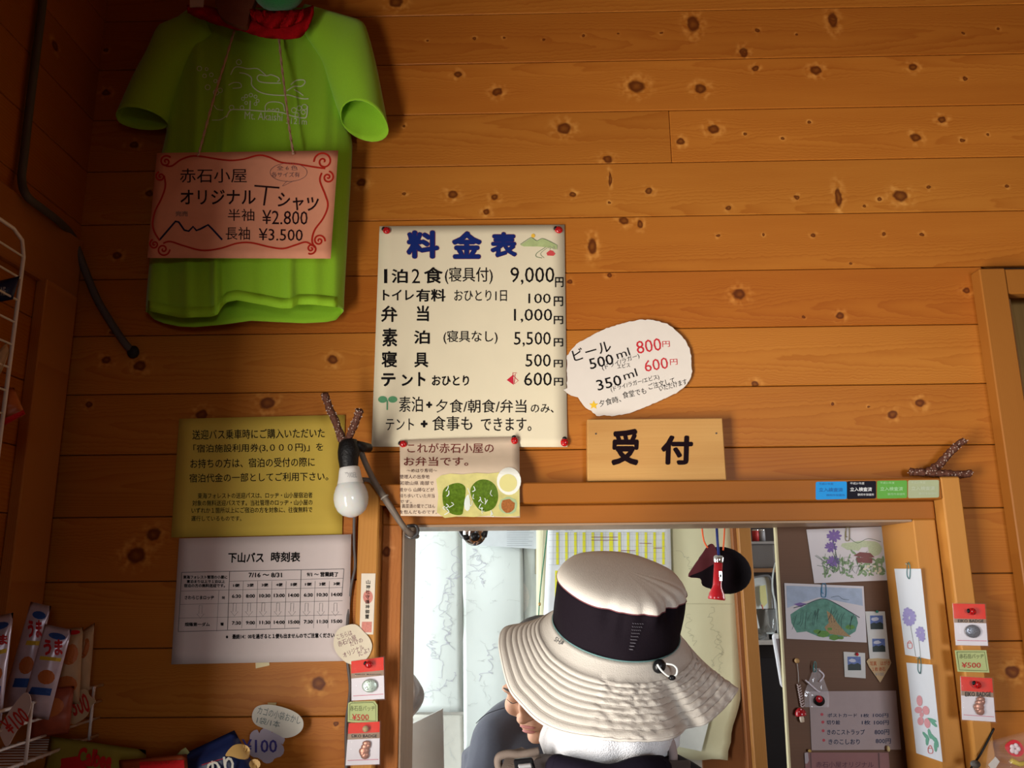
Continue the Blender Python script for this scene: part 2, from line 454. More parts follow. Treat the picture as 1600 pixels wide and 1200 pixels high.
addk(1200, 400, 4.0, [(1240,215,20),(450,372,22),(520,45,7),(950,918,26),(778,990,26),(405,927,6),(630,945,8),(222,380,8)])
addk(0, 0, 1.0, [(975,345,7),(1155,460,9),(890,440,4),(1582,1050,9),(565,285,7),(520,562,7),(418,630,10),(315,648,8),(498,1068,9),(525,1131,3),(213,868,12),(240,835,9),(952,430,4),(760,330,5),(650,520,6),(1000,560,4),(1180,600,5),(1240,1120,5),(330,1170,6)])
addk(0, 0, 2.143, [(265,655,14),(500,648,12),(355,310,13),(230,460,18),(355,168,8),(248,145,12),(448,485,14),(393,855,13),(218,395,13)])
addk(0, 400, 2.4, [(400,390,16),(525,412,20),(333,557,11),(420,288,8)])

for (px_, py_, r_, st_) in ((1301, 32, 7, 2.3), (1162, 82, 6, 1.6), (1310, 308, 5, 3.6), (1083, 38, 9, 1.8), (925, 385, 6, 2.4), (953, 280, 2.2, 6), (1000, 350, 4, 2.0)):
    X, Zz = px2(px_, py_); KN.append((X, Zz, r_*0.0011, st_))
XR = 1.75
ZTOP = Z0 + 3*PITCHZ
# opening of the counter window, in wall coordinates
OL = at(607, 1000, 0).x; OR = at(1470, 900, 0).x; OT = at(1000, 775, 0).z
DL = at(1560, 600, 0.0).x      # doorway on the right
DT = at(1560, 440, 0.0).z
wb = struct('wall_back')
backing = mat('building_paper', (0.05, 0.03, 0.02), 0.9)
bmk = bmesh.new()
box(XL, OL, 0.013, 0.03, 0, ZTOP, bm=bmk); box(OR, DL, 0.013, 0.03, 0, ZTOP, bm=bmk); box(OL, OR, 0.014, 0.03, OT, ZTOP, bm=bmk); box(DL, XR, 0.013, 0.03, DT, ZTOP, bm=bmk)
box(OL, OR, 0.013, 0.03, 0, 0.95, bm=bmk)
obj('backing', bmk, backing, wb)
def plank(x0, x1, zt, zb, k, seed, knots, tone=1.0):
    nm = 'pine_board_%d' % seed
    CATHZ[nm] = (zt+zb)/2
    rd = random.Random(seed*13+5)
    t = tone*rd.uniform(0.86, 1.10); wr = rd.uniform(0.92, 1.10)
    cath = {16: (0.05, -26, 4200), 5: (0.1, 7, 2600)}.get(k)
    m = wood(nm, knots, (WOODL[0]*t, WOODL[1]*t*wr, WOODL[2]*t*wr*wr), (WOODD[0]*t, WOODD[1]*t*wr, WOODD[2]*t), seed=seed, cath=cath if (cath and x1 > 1) else None)
    g = 0.0007
    bm = box(x0+0.0003, x1-0.0003, rd.uniform(-0.0004, 0.0004), 0.013, zb+g, zt-g, 0.0013)
    obj('plank', bm, m, wb)
cutk = {3: [at(1056, 210, 0).x], 7: [at(1290, 480, 0).x+9]}
for k in range(-3, 24):
    zt = Z0-k*PITCHZ; zb = zt-PITCHZ
    if zb < 0: zb = 0.0
    if zt <= 0.02: break
    segs = [(XL-0.019, XR)]
    ZI = at(1000, 812, -0.004).z
    if zb < ZI+0.004:
        segs = [(XL-0.019, OL), (OR, DL)] if zt > 0.95 else [(XL-0.019, DL)]
        if zt > OT: segs = [(XL-0.019, OL), (OR, DL)]
    elif zb < DT-0.02: segs = [(XL-0.019, DL)]
    seams = {1: [at(1047, 200, 0).x]}.get(k, [])
    for (a, b) in segs:
        cuts = [a]+[s for s in seams if a < s < b]+[b]
        for i in range(len(cuts)-1):
            kn = [q for q in KN if cuts[i] < q[0] < cuts[i+1] and zb < q[1] < zt]
            plank(cuts[i], cuts[i+1], zt, zb, k, (k+5)*4+i+(2 if a > 0 else 0), kn)

def plain_wood(name, **kw):
    if name not in MATS: MATS[name] = wood(name, **kw)
    return MATS[name]
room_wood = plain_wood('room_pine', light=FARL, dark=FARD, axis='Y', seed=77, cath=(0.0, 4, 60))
# other walls: boarded like the back wall, the far ones plain boards that the photo never shows
def boards_x(name, X, Xo, y0, y1, seed):
    w = struct(name)
    for k in range(-3, 24):
        zt = Z0-k*PITCHZ; zb = max(zt-PITCHZ, 0)
        if zt <= 0.02: break
        for (a, b, c, d) in [(y0, y1, zb, zt)]:
            if name == 'wall_left' and zb < 2.0:
                spans = [(-3.6, -1.54), (-0.78, 0.012)]
            else: spans = [(y0, y1)]
            for (p, q) in spans:
                bm = box(min(X, Xo), max(X, Xo), p, min(q, -0.0002), zb+0.0007, zt-0.0007, 0.0012)
                obj('plank', bm, plain_wood('%s_pine_%d' % (name, k % 4), light=tuple(x*(0.8+0.05*(k % 4)) for x in (FARL if name == 'wall_right' else WOODL)), dark=FARD if name == 'wall_right' else WOODD, axis='Y', seed=seed+k % 4, knots=[(-0.15, zt-0.05, 0.008), (-0.5, zt-0.03, 0.006)] if k % 3 == 0 else (), cath=(0, 6, 40)), w)
    t = 0.01 if Xo > X else -0.01
    bb = bmesh.new()
    for (p, q, z0, z1) in ([(-3.64, -1.54, 0, ZTOP), (-0.78, 0.03, 0, ZTOP), (-1.54, -0.78, 2.03, ZTOP)] if name == 'wall_left' else [(-3.64, 0.03, 0, ZTOP)]):
        box(min(Xo, Xo+t), max(Xo, Xo+t), p, q, z0, z1, bm=bb)
    obj('backing', bb, backing, w)
    return w
boards_x('wall_left', XL, XL-0.02, -3.6, 0.0, 200)
boards_x('wall_right', XR, XR+0.02, -3.6, 0.0, 300)
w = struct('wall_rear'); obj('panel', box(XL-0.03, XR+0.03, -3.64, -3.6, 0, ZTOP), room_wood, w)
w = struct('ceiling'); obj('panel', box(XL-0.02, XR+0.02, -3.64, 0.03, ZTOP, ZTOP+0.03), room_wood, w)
floor_m = plain_wood('floor_boards', light=(0.12, 0.065, 0.03), dark=(0.08, 0.04, 0.018), axis='Y', seed=5, cath=(0, 4, 40))
w = struct('floor')
for i in range(22):
    x0 = XL-0.52+i*0.15
    obj('plank', box(x0, x0+0.148, -3.64, 2.2, -0.03, 0, 0.001), floor_m, w)
# ------------------------------------------------------------------ counter window: casing, inner frame, reveals
YF = -0.035          # outer casing stands 35 mm proud
win = struct('window_1')
frame_m = plain_wood('casing_pine', light=(0.34, 0.115, 0.014), dark=(0.25, 0.070, 0.008), axis='X', seed=31, cath=(0.2, 5, 1500))
post_m = plain_wood('post_pine', light=(0.52, 0.235, 0.05), dark=(0.38, 0.14, 0.022), axis='Z', seed=33, cath=(0.2, 5, 300), contrast=0.8)
inner_m = plain_wood('inner_frame_pine', light=(0.36, 0.125, 0.017), dark=(0.25, 0.070, 0.009), axis='X', seed=35, cath=(0.2, 4, 1500))
innerp_m = plain_wood('inner_post_pine', knots=[(at(603, 862, -0.006).z, at(603, 862, -0.006).x, 0.007)], light=(0.42, 0.15, 0.035), dark=(0.3, 0.09, 0.018), axis='Z', seed=37, cath=(0.2, 4, 300))
zc0 = at(1000, 752, YF).z; zc1 = at(1000, 785, YF).z
xl0 = at(557, 900, YF).x; xl1 = at(590, 900, YF).x
xr0 = at(1476, 800, YF).x; xr1 = at(1507, 800, YF).x
obj('head_casing', box(xl1, xr0, YF, 0.0, zc1, zc0, 0.002), frame_m, win)
obj('side_casing', box(xl0, xl1, YF, 0.0, 0.9, zc0+0.004, 0.0025), post_m, win)
obj('side_casing', box(xr0, xr1, YF, 0.0, 0.9, zc0+0.002, 0.0025), post_m, win)
xi0 = at(625, 1000, -0.004).x; xi1 = at(1437, 900, -0.004).x; zi = at(1000, 816, -0.004).z
gray_m = plain_wood('reveal_cool_daylit', light=(0.34, 0.25, 0.18), dark=(0.24, 0.17, 0.12), axis='ZY', seed=41, cath=(0, 3, 300), rough=0.6)  # grey of the cool daylight put into the wood colour
obj('head_frame', box(xl1+0.001, xr0-0.001, -0.004, 0.135, zi, zc1-0.0005, 0.0015), inner_m, win)
obj('side_frame', box(xl1+0.001, xi0, -0.003, 0.135, 0.9, zi, 0.0015), innerp_m, win)
obj('side_frame', box(xi1, xr0-0.001, -0.003, 0.13, 0.9, zi, 0.002), post_m, win)
obj('reveal_board', box(xi0, xi0+0.004, 0.0, 0.15, 0.9, zi-0.003, 0.0008), gray_m, win)
obj('reveal_board', box(xi0, xi1, 0.0, 0.15, zi-0.004, zi, 0.0008), plain_wood('head_cool_daylit', light=(0.40, 0.27, 0.18), dark=(0.28, 0.18, 0.11), axis='X', seed=42, cath=(0, 3, 500)), win)  # underside greyed in its colour by the same cool daylight
obj('counter_ledge', box(xl0-0.05, xr1+0.05, -0.22, 0.16, 0.92, 0.95, 0.003), frame_m, win)
# doorway casing on the right
dr = struct('door_1')
dcw = plain_wood('door_casing_pine', light=(0.34, 0.125, 0.020), dark=(0.25, 0.08, 0.011), axis='Z', seed=51, cath=(0.1, 4, 200), contrast=0.7)
x0 = at(1537, 470, -0.03).x; x1 = at(1572, 430, -0.03).x; zt = at(1550, 419, -0.03).z
obj('side_casing', box(x0, x1, -0.03, 0.0, 0.0, zt, 0.002), dcw, dr)
zh = at(1590, 458, -0.03).z
obj('head_casing', box(x1, XR-0.002, -0.028, 0.0, zh, zt-0.001, 0.002), dcw, dr)
obj('door_frame', box(x1+0.001, x1+0.02, 0.0, 0.1, 0.0, zh, 0.001), plain_wood('door_frame_pine', light=(0.3, 0.15, 0.05), dark=(0.2, 0.09, 0.03), axis='ZY', seed=53, cath=(0, 4, 100)), dr)
obj('door_leaf', box(x1+0.02, XR, 0.045, 0.085, 0.01, zh+0.02, 0.002), plain_wood('door_leaf', light=(0.32, 0.19, 0.06), dark=(0.23, 0.13, 0.035), axis='Z', seed=54, cath=(0, 4, 60)), dr)

# left corner: cover board in the corner, header box on the left wall
tr = struct('trim_1')
cx1 = at(62, 710, -0.02).x
obj('corner_board', box(XL, cx1, -0.02, 0.0, 0.0, at(70, 465, -0.02).z, 0.002), plain_wood('corner_pine', light=(0.46, 0.18, 0.04), dark=(0.32, 0.1, 0.02), axis='Z', seed=61, cath=(0, 4, 200)), tr)
obj('corner_board', box(XL, XL+0.02, -0.12, -0.021, 0.0, at(70, 465, -0.02).z, 0.002), MATS['corner_pine'], tr)
tr2 = struct('trim_2')
xb = at(125, 400, -0.02).x
zb0 = atx(110, 464, xb).z; zb1 = atx(131, 378, xb).z
obj('header_board', box(XL, xb, -0.85, -0.012, 1.60+(1.60-1.60)+zb0-1.6, zb1, 0.003), plain_wood('header_pine', light=(0.42, 0.16, 0.04), dark=(0.28, 0.09, 0.02), axis='Y', seed=63, cath=(0, 4, 200)), tr2)

# ------------------------------------------------------------------ T-shirt with its price sign
GREEN = mat('lime_jersey', (0.31, 0.62, 0.020), 0.75, var=0.05, scale=300, sheen=0.25, bump=0.25, bscale=900)
GREEN2 = mat('lime_jersey_hem', (0.34, 0.66, 0.026), 0.75, var=0.05, scale=300, bump=0.2, bscale=700)
def interp(tab, t):
    if t <= tab[0][0]: return tab[0][1]
    for (a, b), (c, d) in zip(tab, tab[1:]):
        if t <= c: return b+(d-b)*(t-a)/(c-a)
    return tab[-1][1]
shirt = thing('t_shirt', 'lime green T-shirt with white line drawing hanging at upper left of wall', 't-shirt', at(385, 300, -0.01))
Lf = [(12, 300), (30, 275), (60, 262), (110, 262), (170, 262), (205, 264), (240, 256), (300, 246), (400, 238), (460, 232), (490, 231)]
Rf = [(12, 492), (30, 510), (60, 522), (110, 528), (170, 530), (205, 530), (240, 529), (300, 529), (400, 528), (460, 527), (480, 527)]
front_hem = [(231.6, 484.6), (282, 495.6), (330, 494), (341, 490), (347, 478), (355, 471), (370, 468), (409, 475), (440, 481), (456, 481), (464, 475), (490, 475), (527, 479)]
back_hem = [(231, 489), (240, 499), (255, 505), (280, 510), (304, 511), (348, 507), (392, 501), (430, 503), (475, 505), (510, 503), (524, 500), (534, 489)]
folds = [(300, 9, 0.010, 0.25), (345, 6, 0.016, 1.0), (352, 14, -0.006, 0.6), (400, 22, 0.006, 0.2), (460, 8, 0.011, 1.0), (415, 12, -0.006, 1.0), (500, 10, 0.006, 0.3), (270, 10, -0.005, 0.2), (455, 9, -0.010, 0.0), (515, 12, -0.008, -0.6)]
def shirtY(px, py):
    """front of the shirt: how far it stands off the wall at a pixel"""
    l = interp(Lf, py); r = interp(Rf, py); u = (px-l)/(r-l)
    h = max(0.0, min(1.0, (py-20)/470.0))
    d = 0.030+0.028*h + 0.024*max(0.0, 1-((u-0.5)/0.5)**2)**0.5*(0.5+0.5*h)
    for (fx, fw, fd, mode) in folds:
        k = h if mode > 0.5 else (1-h if mode <= 0 else 0.5+0.2*h)
        d += fd*k*exp(-((px-fx-8*sin(py/90.0))/fw)**2)
    d += 0.003*sin(px/17.0+py/60.0)*(1-h*0.5)
    return -d
NU, NVs = 90, 60
bm = bmesh.new(); ring = []
for j in range(NVs+1):
    v = j/NVs; row = []
    for i in range(NU+1):
        u = i/NU
        py = 12+(480-12)*v
        l, r = interp(Lf, py), interp(Rf, py); px = l+(r-l)*u
        if v > 0.8:
            hy = interp(front_hem, 231.6+(527-231.6)*u); w_ = (v-0.8)/0.2; w_ = w_*w_*(3-2*w_)
            py = py+(hy-480)*w_
        else: hy = 480
        row.append(bm.verts.new(at(px, py, shirtY)))
    ring.append(row)
for j in range(NVs):
    for i in range(NU): bm.faces.new((ring[j][i], ring[j+1][i], ring[j+1][i+1], ring[j][i+1]))
# back of the shirt, close to the wall; joined at the sides
br = []
for j in range(NVs+1):
    v = j/NVs; row = []
    for i in range(NU+1):
        u = i/NU; py = 12+(478-12)*v
        l, r = interp(Lf, py), interp(Rf, py); r2 = r+(21 if py > 225 else 21*max(0, (py-120)/105))*(1-0.62*max(0, v-0.5)*2)
        px = l+(r2-l)*u
        Yb = -0.010-0.006*v-0.004*sin(u*9+v*3)
        if v > 0.8:
            hy = interp(back_hem, 231+(534-231)*u); w_ = (v-0.8)/0.2; py += (hy-478)*w_*w_*(3-2*w_)
            Yb = -0.010-0.006*v-0.030*w_*(1-abs(2*u-1)**3)
        row.append(bm.verts.new(at(px, py, Yb)))
    br.append(row)
for j in range(NVs):
    for i in range(NU): bm.faces.new((br[j][i], br[j][i+1], br[j+1][i+1], br[j+1][i]))
NS = 5
for side in (0, NU):
    prev = [ring[j][side] for j in range(NVs+1)]
    for s in range(1, NS+1):
        t = s/NS
        cur = [br[j][side] if s == NS else bm.verts.new(ring[j][side].co.lerp(br[j][side].co, t)+Vector(((0.006 if side else -0.004)*sin(pi*t), 0, 0))) for j in range(NVs+1)]
        for j in range(NVs): bm.faces.new((prev[j], prev[j+1], cur[j+1], cur[j]))
        prev = cur
bmesh.ops.recalc_face_normals(bm, faces=bm.faces)
obj('body', bm, GREEN, shirt, smooth=True, solid=0.0012)
# hem band stitched along the front edge
bm = bmesh.new(); a_ = []; b_ = []
for i in range(61):
    u = i/60; px = 231.6+(527-231.6)*u; hy = interp(front_hem, px)
    a_.append(bm.verts.new(at(px, hy+1.0, off(shirtY, 0.0016)))); b_.append(bm.verts.new(at(px, hy-15, off(shirtY, 0.0016))))
for i in range(60): bm.faces.new((a_[i], a_[i+1], b_[i+1], b_[i]))
obj('hem', bm, GREEN2, shirt, smooth=True, solid=0.001)
def sleeve(outer, inner, Yo, Yi, nm, open_pts, dip=0.02):
    """tube of cloth between two edges; the mouth stays open"""
    n = 24; bm = bmesh.new(); rows = []
    for j in range(17):
        t = j/16
        o = outer(t); i_ = inner(t)
        c = at((o[0]+i_[0])/2, (o[1]+i_[1])/2, (Yo+Yi)/2-0.004*t)
        po = at(*o, (Yo+Yi)/2-0.004*t); ax = (po-c)
        dep = (0.020+0.020*t)*1.0
        row = []
        for k in range(n):
            a = 2*pi*k/n
            f = 0.0018*sin(3*a+t*5)*(1-t*0.3)
            row.append(bm.verts.new(c+ax*cos(a)+Vector((0, -1, 0))*(dep+f)*sin(a)*(1.0 if sin(a) > 0 else 0.35)+Vector((0.25*dip, 0, -1))*dip*t*t*sin(a)))
        rows.append(row)
    for r0, r1 in zip(rows, rows[1:]):
        for k in range(n): bm.faces.new((r0[k], r0[(k+1) % n], r1[(k+1) % n], r1[k]))
    bmesh.ops.recalc_face_normals(bm, faces=bm.faces)
    return obj('sleeve', bm, GREEN, shirt, smooth=True, solid=0.0012)
def pl(tab):
    P = spline(tab, 10)
    def f(t):
        i = min(int(t*(len(P)-1)), len(P)-2); w_ = t*(len(P)-1)-i
        return (P[i][0]*(1-w_)+P[i+1][0]*w_, P[i][1]*(1-w_)+P[i+1][1]*w_)
    return f
sleeve(pl([(480, 10), (545, 28), (566, 36), (574, 50), (587, 99), (600, 165), (607, 203)]), pl([(470, 45), (500, 90), (514, 130), (526, 165), (533, 186)]), -0.064, -0.012, 'r', None, -0.026)
sleeve(pl([(315, 16), (262, 36), (247, 46), (232, 80), (214, 115), (199, 150), (184, 188)]), pl([(335, 60), (300, 90), (284, 120), (274, 150), (268, 172), (265, 185), (262, 194)]), -0.060, -0.012, 'l', None, -0.008)
# print on the chest
cz = Z(240, 60, 6.154)
PR = mat('pale_screen_print', (0.72, 0.80, 0.55), 0.7)
bm = bmesh.new(); Yp = off(shirtY, 0.0022)
def zs(pts, w, conv, Y, bm, **k): return stroke([conv(*p) for p in pts], w, Y, bm, **k)
for p, wd in (([(740, 350), (790, 275), (905, 292), (1000, 292), (1080, 355)], 1.3), ([(825, 330), (890, 342), (940, 380), (945, 450), (1010, 510), (1110, 540), (1240, 548), (1300, 545), (1420, 578), (1490, 580)], 1.5),
              ([(1225, 430), (1100, 428), (1020, 415), (995, 380), (1020, 350), (1085, 360), (1130, 350), (1195, 375), (1210, 400), (1190, 415)], 1.5), ([(1320, 445), (1370, 405), (1440, 400), (1455, 425), (1420, 460), (1350, 462), (1280, 505)], 1.5), ([(1350, 490), (1400, 520), (1440, 550)], 1.4),
              ([(700, 760), (740, 690), (830, 685), (930, 690), (1050, 700), (1130, 700), (1240, 715), (1330, 745), (1430, 765), (1470, 750), (1480, 650)], 1.6), ([(1075, 700), (1075, 650), (1110, 615), (1190, 612), (1245, 635), (1260, 700)], 1.3),
              ([(560, 785), (640, 782), (700, 745)], 1.0), ([(580, 640), (610, 680), (670, 690)], 1.0), ([(925, 690), (930, 600)], 1.8), ([(720, 450), (770, 425), (830, 430), (840, 470), (760, 480)], 1.2)):
    zs(p, wd*1.15, cz, Yp, bm)
for (x, y, r) in [(820, 228, 24), (440, 290, 22), (510, 295, 14), (490, 360, 18), (555, 350, 18), (595, 410, 16), (520, 470, 24), (600, 520, 26), (640, 500, 22), (860, 580, 15), (890, 555, 15), (935, 545, 17), (980, 560, 15), (1000, 600, 15), (890, 620, 14), (980, 630, 14), (750, 665, 22), (850, 665, 18), (1110, 690, 12), (1150, 692, 12), (1190, 690, 16), (1350, 690, 24), (1400, 670, 22), (1450, 660, 26), (1380, 735, 20), (1440, 710, 20)]:
    zs(ell(x, y, r, r, 8), 1.1, cz, Yp, bm, closed=True, n=2)
texts([('Mt. Akaishi', 875, 712, 1240, 785, {'a': -3}), ('3121m', 1275, 765, 1475, 825, {'a': -3})], cz, Yp, bm=bm)
obj('chest_print', bm, PR, shirt)

# price sign hung in front of the shirt
z2 = Z(200, 200, 3.636)
def signY(px, py): return -0.088-0.006*sin((px-230)/290*pi)-(0.006*max(0, (py-340)/60))
sq = [(245, 239), (528.5, 235), (516.5, 404), (230, 403)]
bm = sheet(sq, lambda px, py: signY(px, py), 20, 12)
PINK = mat('salmon_paper', rgb(236, 160, 126), 0.7)
sg = paper_thing('price_sign', 'salmon pink T-shirt price sign with red scroll border hung on a string', 'sign', bm, PINK, smooth=True)
Ys = off(signY, 0.0008); RED = mat('red_marker', rgb(190, 40, 25), 0.5); DK = mat('dark_marker', (0.025, 0.009, 0.011), 0.7, spec=0.05)
bm = bmesh.new()
for p in ([(215, 215), (250, 215), (300, 180), (360, 160), (420, 162), (560, 183), (650, 178), (740, 155), (800, 165), (870, 195), (960, 205), (1060, 222), (1120, 230)],
          [(205, 270), (212, 330), (190, 400), (155, 470), (140, 540), (150, 590), (180, 640)],
          [(1100, 255), (1090, 300), (1120, 380), (1135, 440), (1110, 510), (1060, 580), (1045, 640), (1060, 680)],
          [(200, 655), (240, 645), (320, 670), (420, 695), (520, 685), (620, 655), (700, 652), (800, 675), (880, 685), (950, 665), (1010, 648), (1050, 670)]):
    zs(p, 2.6, z2, Ys, bm)
for (x, y, r, st, cw) in ((1110, 190, 55, 1.2, -1), (215, 190, 35, 1.2, 1), (1135, 280, 35, 3.0, -1), (185, 275, 28, 0, 1), (1085, 640, 35, 2.0, 1), (1040, 685, 32, 4, 1), (200, 690, 38, 4.4, -1), (150, 660, 28, 0, 1)):
    zs(spiral(x, y, r, 1.7, st, cw), 2.6, z2, Ys, bm, n=2)
obj('scroll_border', bm, RED, sg)
bm = texts([('赤石小屋', 295, 230, 675, 310), ('オリジナル', 298, 350, 725, 435, {'bold': 0.012}), ('シャツ', 850, 380, 1080, 468, {'a': -8, 'bold': 0.012}), ('半袖', 567, 460, 717, 528), ('¥2.800', 762, 468, 1020, 548, {'a': -1}), ('長袖', 555, 562, 692, 635), ('¥3.500', 742, 572, 992, 640, {'a': -1})], z2, Ys)
zs([(718, 328), (860, 340)], 2.6, z2, Ys, bm); zs([(787, 335), (772, 440)], 2.8, z2, Ys, bm)
lettering(sg, bm, DK)
bm = zs([(180, 635), (270, 530), (288, 534), (320, 580), (345, 586), (370, 560), (388, 582), (410, 574), (455, 550), (480, 575), (535, 635)], 2.8, z2, Ys, bmesh.new(), smooth=False)
obj('mountain_line', bm, mat('navy_marker', (0.01, 0.012, 0.05), 0.5), sg)
bm = texts([('全 6 色', 845, 212, 962, 240), ('各サイズ有', 815, 250, 975, 280)], z2, Ys)
zs(ell(912, 252, 105, 52, 16), 0.7, z2, Ys, bm, closed=True, n=3); zs([(905, 300), (878, 330), (940, 300)], 0.7, z2, Ys, bm)
obj('speech_bubble', bm, mat('grey_pencil', (0.25, 0.13, 0.12), 0.6), sg)
obj('pencil_note', texts([('完売', 270, 472, 340, 502)], z2, Ys, bold=0.02), mat('grey_pencil2', (0.35, 0.2, 0.16), 0.6), sg)
# twisted string from the neck to the two holes
def cordY(px, py): return min(-0.094, shirtY(px, py)-0.004)
cm = mat('twisted_string', (0.55, 0.32, 0.22), 0.85, var=0.4, scale=700)
for p in ([(366, 48), (352, 95), (335, 150), (320, 205), (310, 243)], [(435, 50), (440, 100), (446, 150), (452, 200), (458.5, 241)]):
    pts = [at(x, y, min(-0.060-0.034*(y-48)/195, shirtY(x, y)-0.006)) for x, y in spline(p, 8)]
    bm = bmesh.new()
    for ph in (0, pi):
        tw = []
        for i, q in enumerate(pts): tw.append(q+Vector((cos(ph+i*1.3), sin(ph+i*1.3), 0))*0.0012)
        tube(tw, 0.0014, 6, bm)
    tube([pts[-1]+Vector((-0.002, -0.001, 0)), pts[-1]+Vector((0.002, -0.001, 0.001))], 0.0022, 8, bm)
    obj('string', bm, cm, sg, smooth=True)

# knitted doll over the neckline
zd = Z(280, 0, 6.667)
dl = thing('knitted_ornament', 'red frilled ornament with green knitted cap hung over T-shirt neck', 'ornament', at(385, 20, -0.05))
RK = mat('red_felt', (0.36, 0.005, 0.008), 0.95, var=0.3, scale=200, bump=0.4, bscale=500, spec=0.05)
def frill(top, bot, Yd, m, nm, waves=9, amp=0.006):
    T = spline(top, 10); Bq = spline(bot, 10); n = 60; bm = bmesh.new(); rows = []
    for j in range(6):
        t = j/5; row = []
        for i in range(n+1):
            a = T[int(i/n*(len(T)-1))]; b = Bq[int(i/n*(len(Bq)-1))]
            row.append(bm.verts.new(at(a[0]*(1-t)+b[0]*t, a[1]*(1-t)+b[1]*t, Yd-amp*sin(i/n*waves*2*pi+j)*t-0.01*sin(pi*t))))
        rows.append(row)
    for r0, r1 in zip(rows, rows[1:]):
        for i in range(n): bm.faces.new((r0[i], r1[i], r1[i+1], r0[i+1]))
    return obj(nm, bm, m, dl, smooth=True, solid=0.003)
def zp(l): return [zd(*p) for p in l]
frill(zp([(80, 60), (250, 60), (500, 120), (750, 130), (1000, 150), (1250, 110), (1400, 60)]), zp([(90, 130), (250, 205), (480, 280), (700, 335), (900, 392), (1260, 385), (1395, 150)]), -0.085, RK, 'frill', 7)
frill(zp([(740, 90), (950, 120), (1180, 110), (1300, 100)]), zp([(760, 200), (930, 290), (1150, 270), (1290, 200)]), -0.105, RK, 'frill', 4, 0.008)
gk = mat('green_knit', (0.02, 0.20, 0.05), 0.95, var=0.4, scale=400, bump=0.8, bscale=900, sheen=0.4)
c = at(435, -22, -0.11); obj('knitted_cap', ellipsoid(c, 0.052, 0.04, 0.05, 24, 14), gk, dl, smooth=True)
bk = mat('brown_felt', (0.16, 0.045, 0.02), 0.9, var=0.2, bump=0.4)
bm = card([zd(*p) for p in spline([(260, -120), (350, -60), (420, 160), (560, 245), (690, 275), (730, 150), (790, 0), (820, -150)], 5)], -0.108, 0.012); bev(bm, 0.002)
obj('brown_flap', bm, bk, dl)
obj('paper_tag', card([zd(*p) for p in [(110, -60), (260, -60), (250, 70), (110, 75)]], -0.095, 0.002), mat('dim_white_card', (0.6, 0.5, 0.5), 0.8), dl)
# ------------------------------------------------------------------ papers on the wall
CREAM = mat('cream_paper', rgb(226, 214, 184), 0.75, var=0.03, scale=25)
BROWNINK = mat('brown_pen', (0.06, 0.018, 0.018), 0.5)
# ladybird push pins
LB_R = mat('ladybird_red', (0.50, 0.006, 0.008), 0.25, coat=0.6); LB_K = mat('ladybird_black', (0.006, 0.006, 0.007), 0.3)
def ladybird(px, py, Y, ang, label, r=0.0068, group=None):
    p = at(px, py, Y-0.004); t = thing('ladybird_pin', label, 'pin', at(px, py, Y), group)
    a = radians(ang); dx = Vector((cos(a), 0, sin(a)))
    rot = Matrix.Rotation(-a, 3, 'Y')
    obj('body', ellipsoid(p, r*1.12, r*0.62, r, 16, 10, rot=rot), LB_R, t, smooth=True)
    hb = ellipsoid(p+dx*r*1.0, r*0.5, r*0.5, r*0.62, 12, 8, rot=rot)
    obj('head', hb, LB_K, t, smooth=True)
    bm = bmesh.new(); n = Vector((-dx.z, 0, dx.x))
    for (u, w_) in ((0.35, 0.5), (0.35, -0.5), (-0.35, 0.45), (-0.35, -0.45)):
        q = dx*(u*r)+n*(w_*r); yy = -0.62*r*sqrt(max(0.05, 1-(u/1.12)**2-w_**2))
        ellipsoid(p+q+Vector((0, yy, 0)), r*0.16, r*0.08, r*0.16, 8, 5, bm)
    tube([p+Vector((0, -0.62*r-0.0002, 0))-dx*r*0.9+Vector((0, 0.3*r, 0)), p+Vector((0, -0.64*r, 0)), p+dx*r*0.7+Vector((0, -0.45*r, 0))], r*0.06, 5, bm)
    obj('spots', bm, LB_K, t, smooth=True)
    obj('pin_shaft', tube([p, at(px, py, Y+0.003)], 0.0006, 6), mat('steel', (0.6, 0.6, 0.6), 0.3, metal=1.0), t)
    return t

# price list
z3 = Z(560, 330, 4.444); z4 = Z(560, 560, 4.444)
def chartY(px, py):
    v = (py-350)/348; return -0.0025-0.004*abs(sin((px-581)/300*pi))*(0.6+0.4*cos(v*5))-0.003*max(0, v-0.85)*6
pl_ = paper_thing('price_list', 'tall cream handwritten price list with blue title at centre of wall', 'poster', sheet([(593, 353.5), (882, 351), (886.5, 698.5), (580.5, 698)], chartY, 14, 24), CREAM, smooth=True)
Yc = off(chartY, 0.0007)
bm = texts([('料', 335, 135, 560, 328), ('金', 650, 140, 856, 330), ('表', 918, 147, 1100, 320)], z3, Yc, bold=0.042)
obj('title', bm, mat('ultramarine_marker', (0.010, 0.024, 0.15), 0.7, spec=0.05), pl_, label='three bold blue characters')
bm = texts([('料', 332, 132, 563, 331), ('金', 647, 137, 859, 333), ('表', 915, 144, 1103, 323)], z3, off(chartY, 0.0005), bold=0.055)
obj('title_outline', bm, mat('red_brown_outline', (0.17, 0.02, 0.05), 0.5), pl_)
T = {'bold': 0.0}
LL = lambda nm, L_, cv, b_=0.0: [obj(nm, texts([e_], cv, Yc, bold=b_), INK, pl_) for e_ in L_]
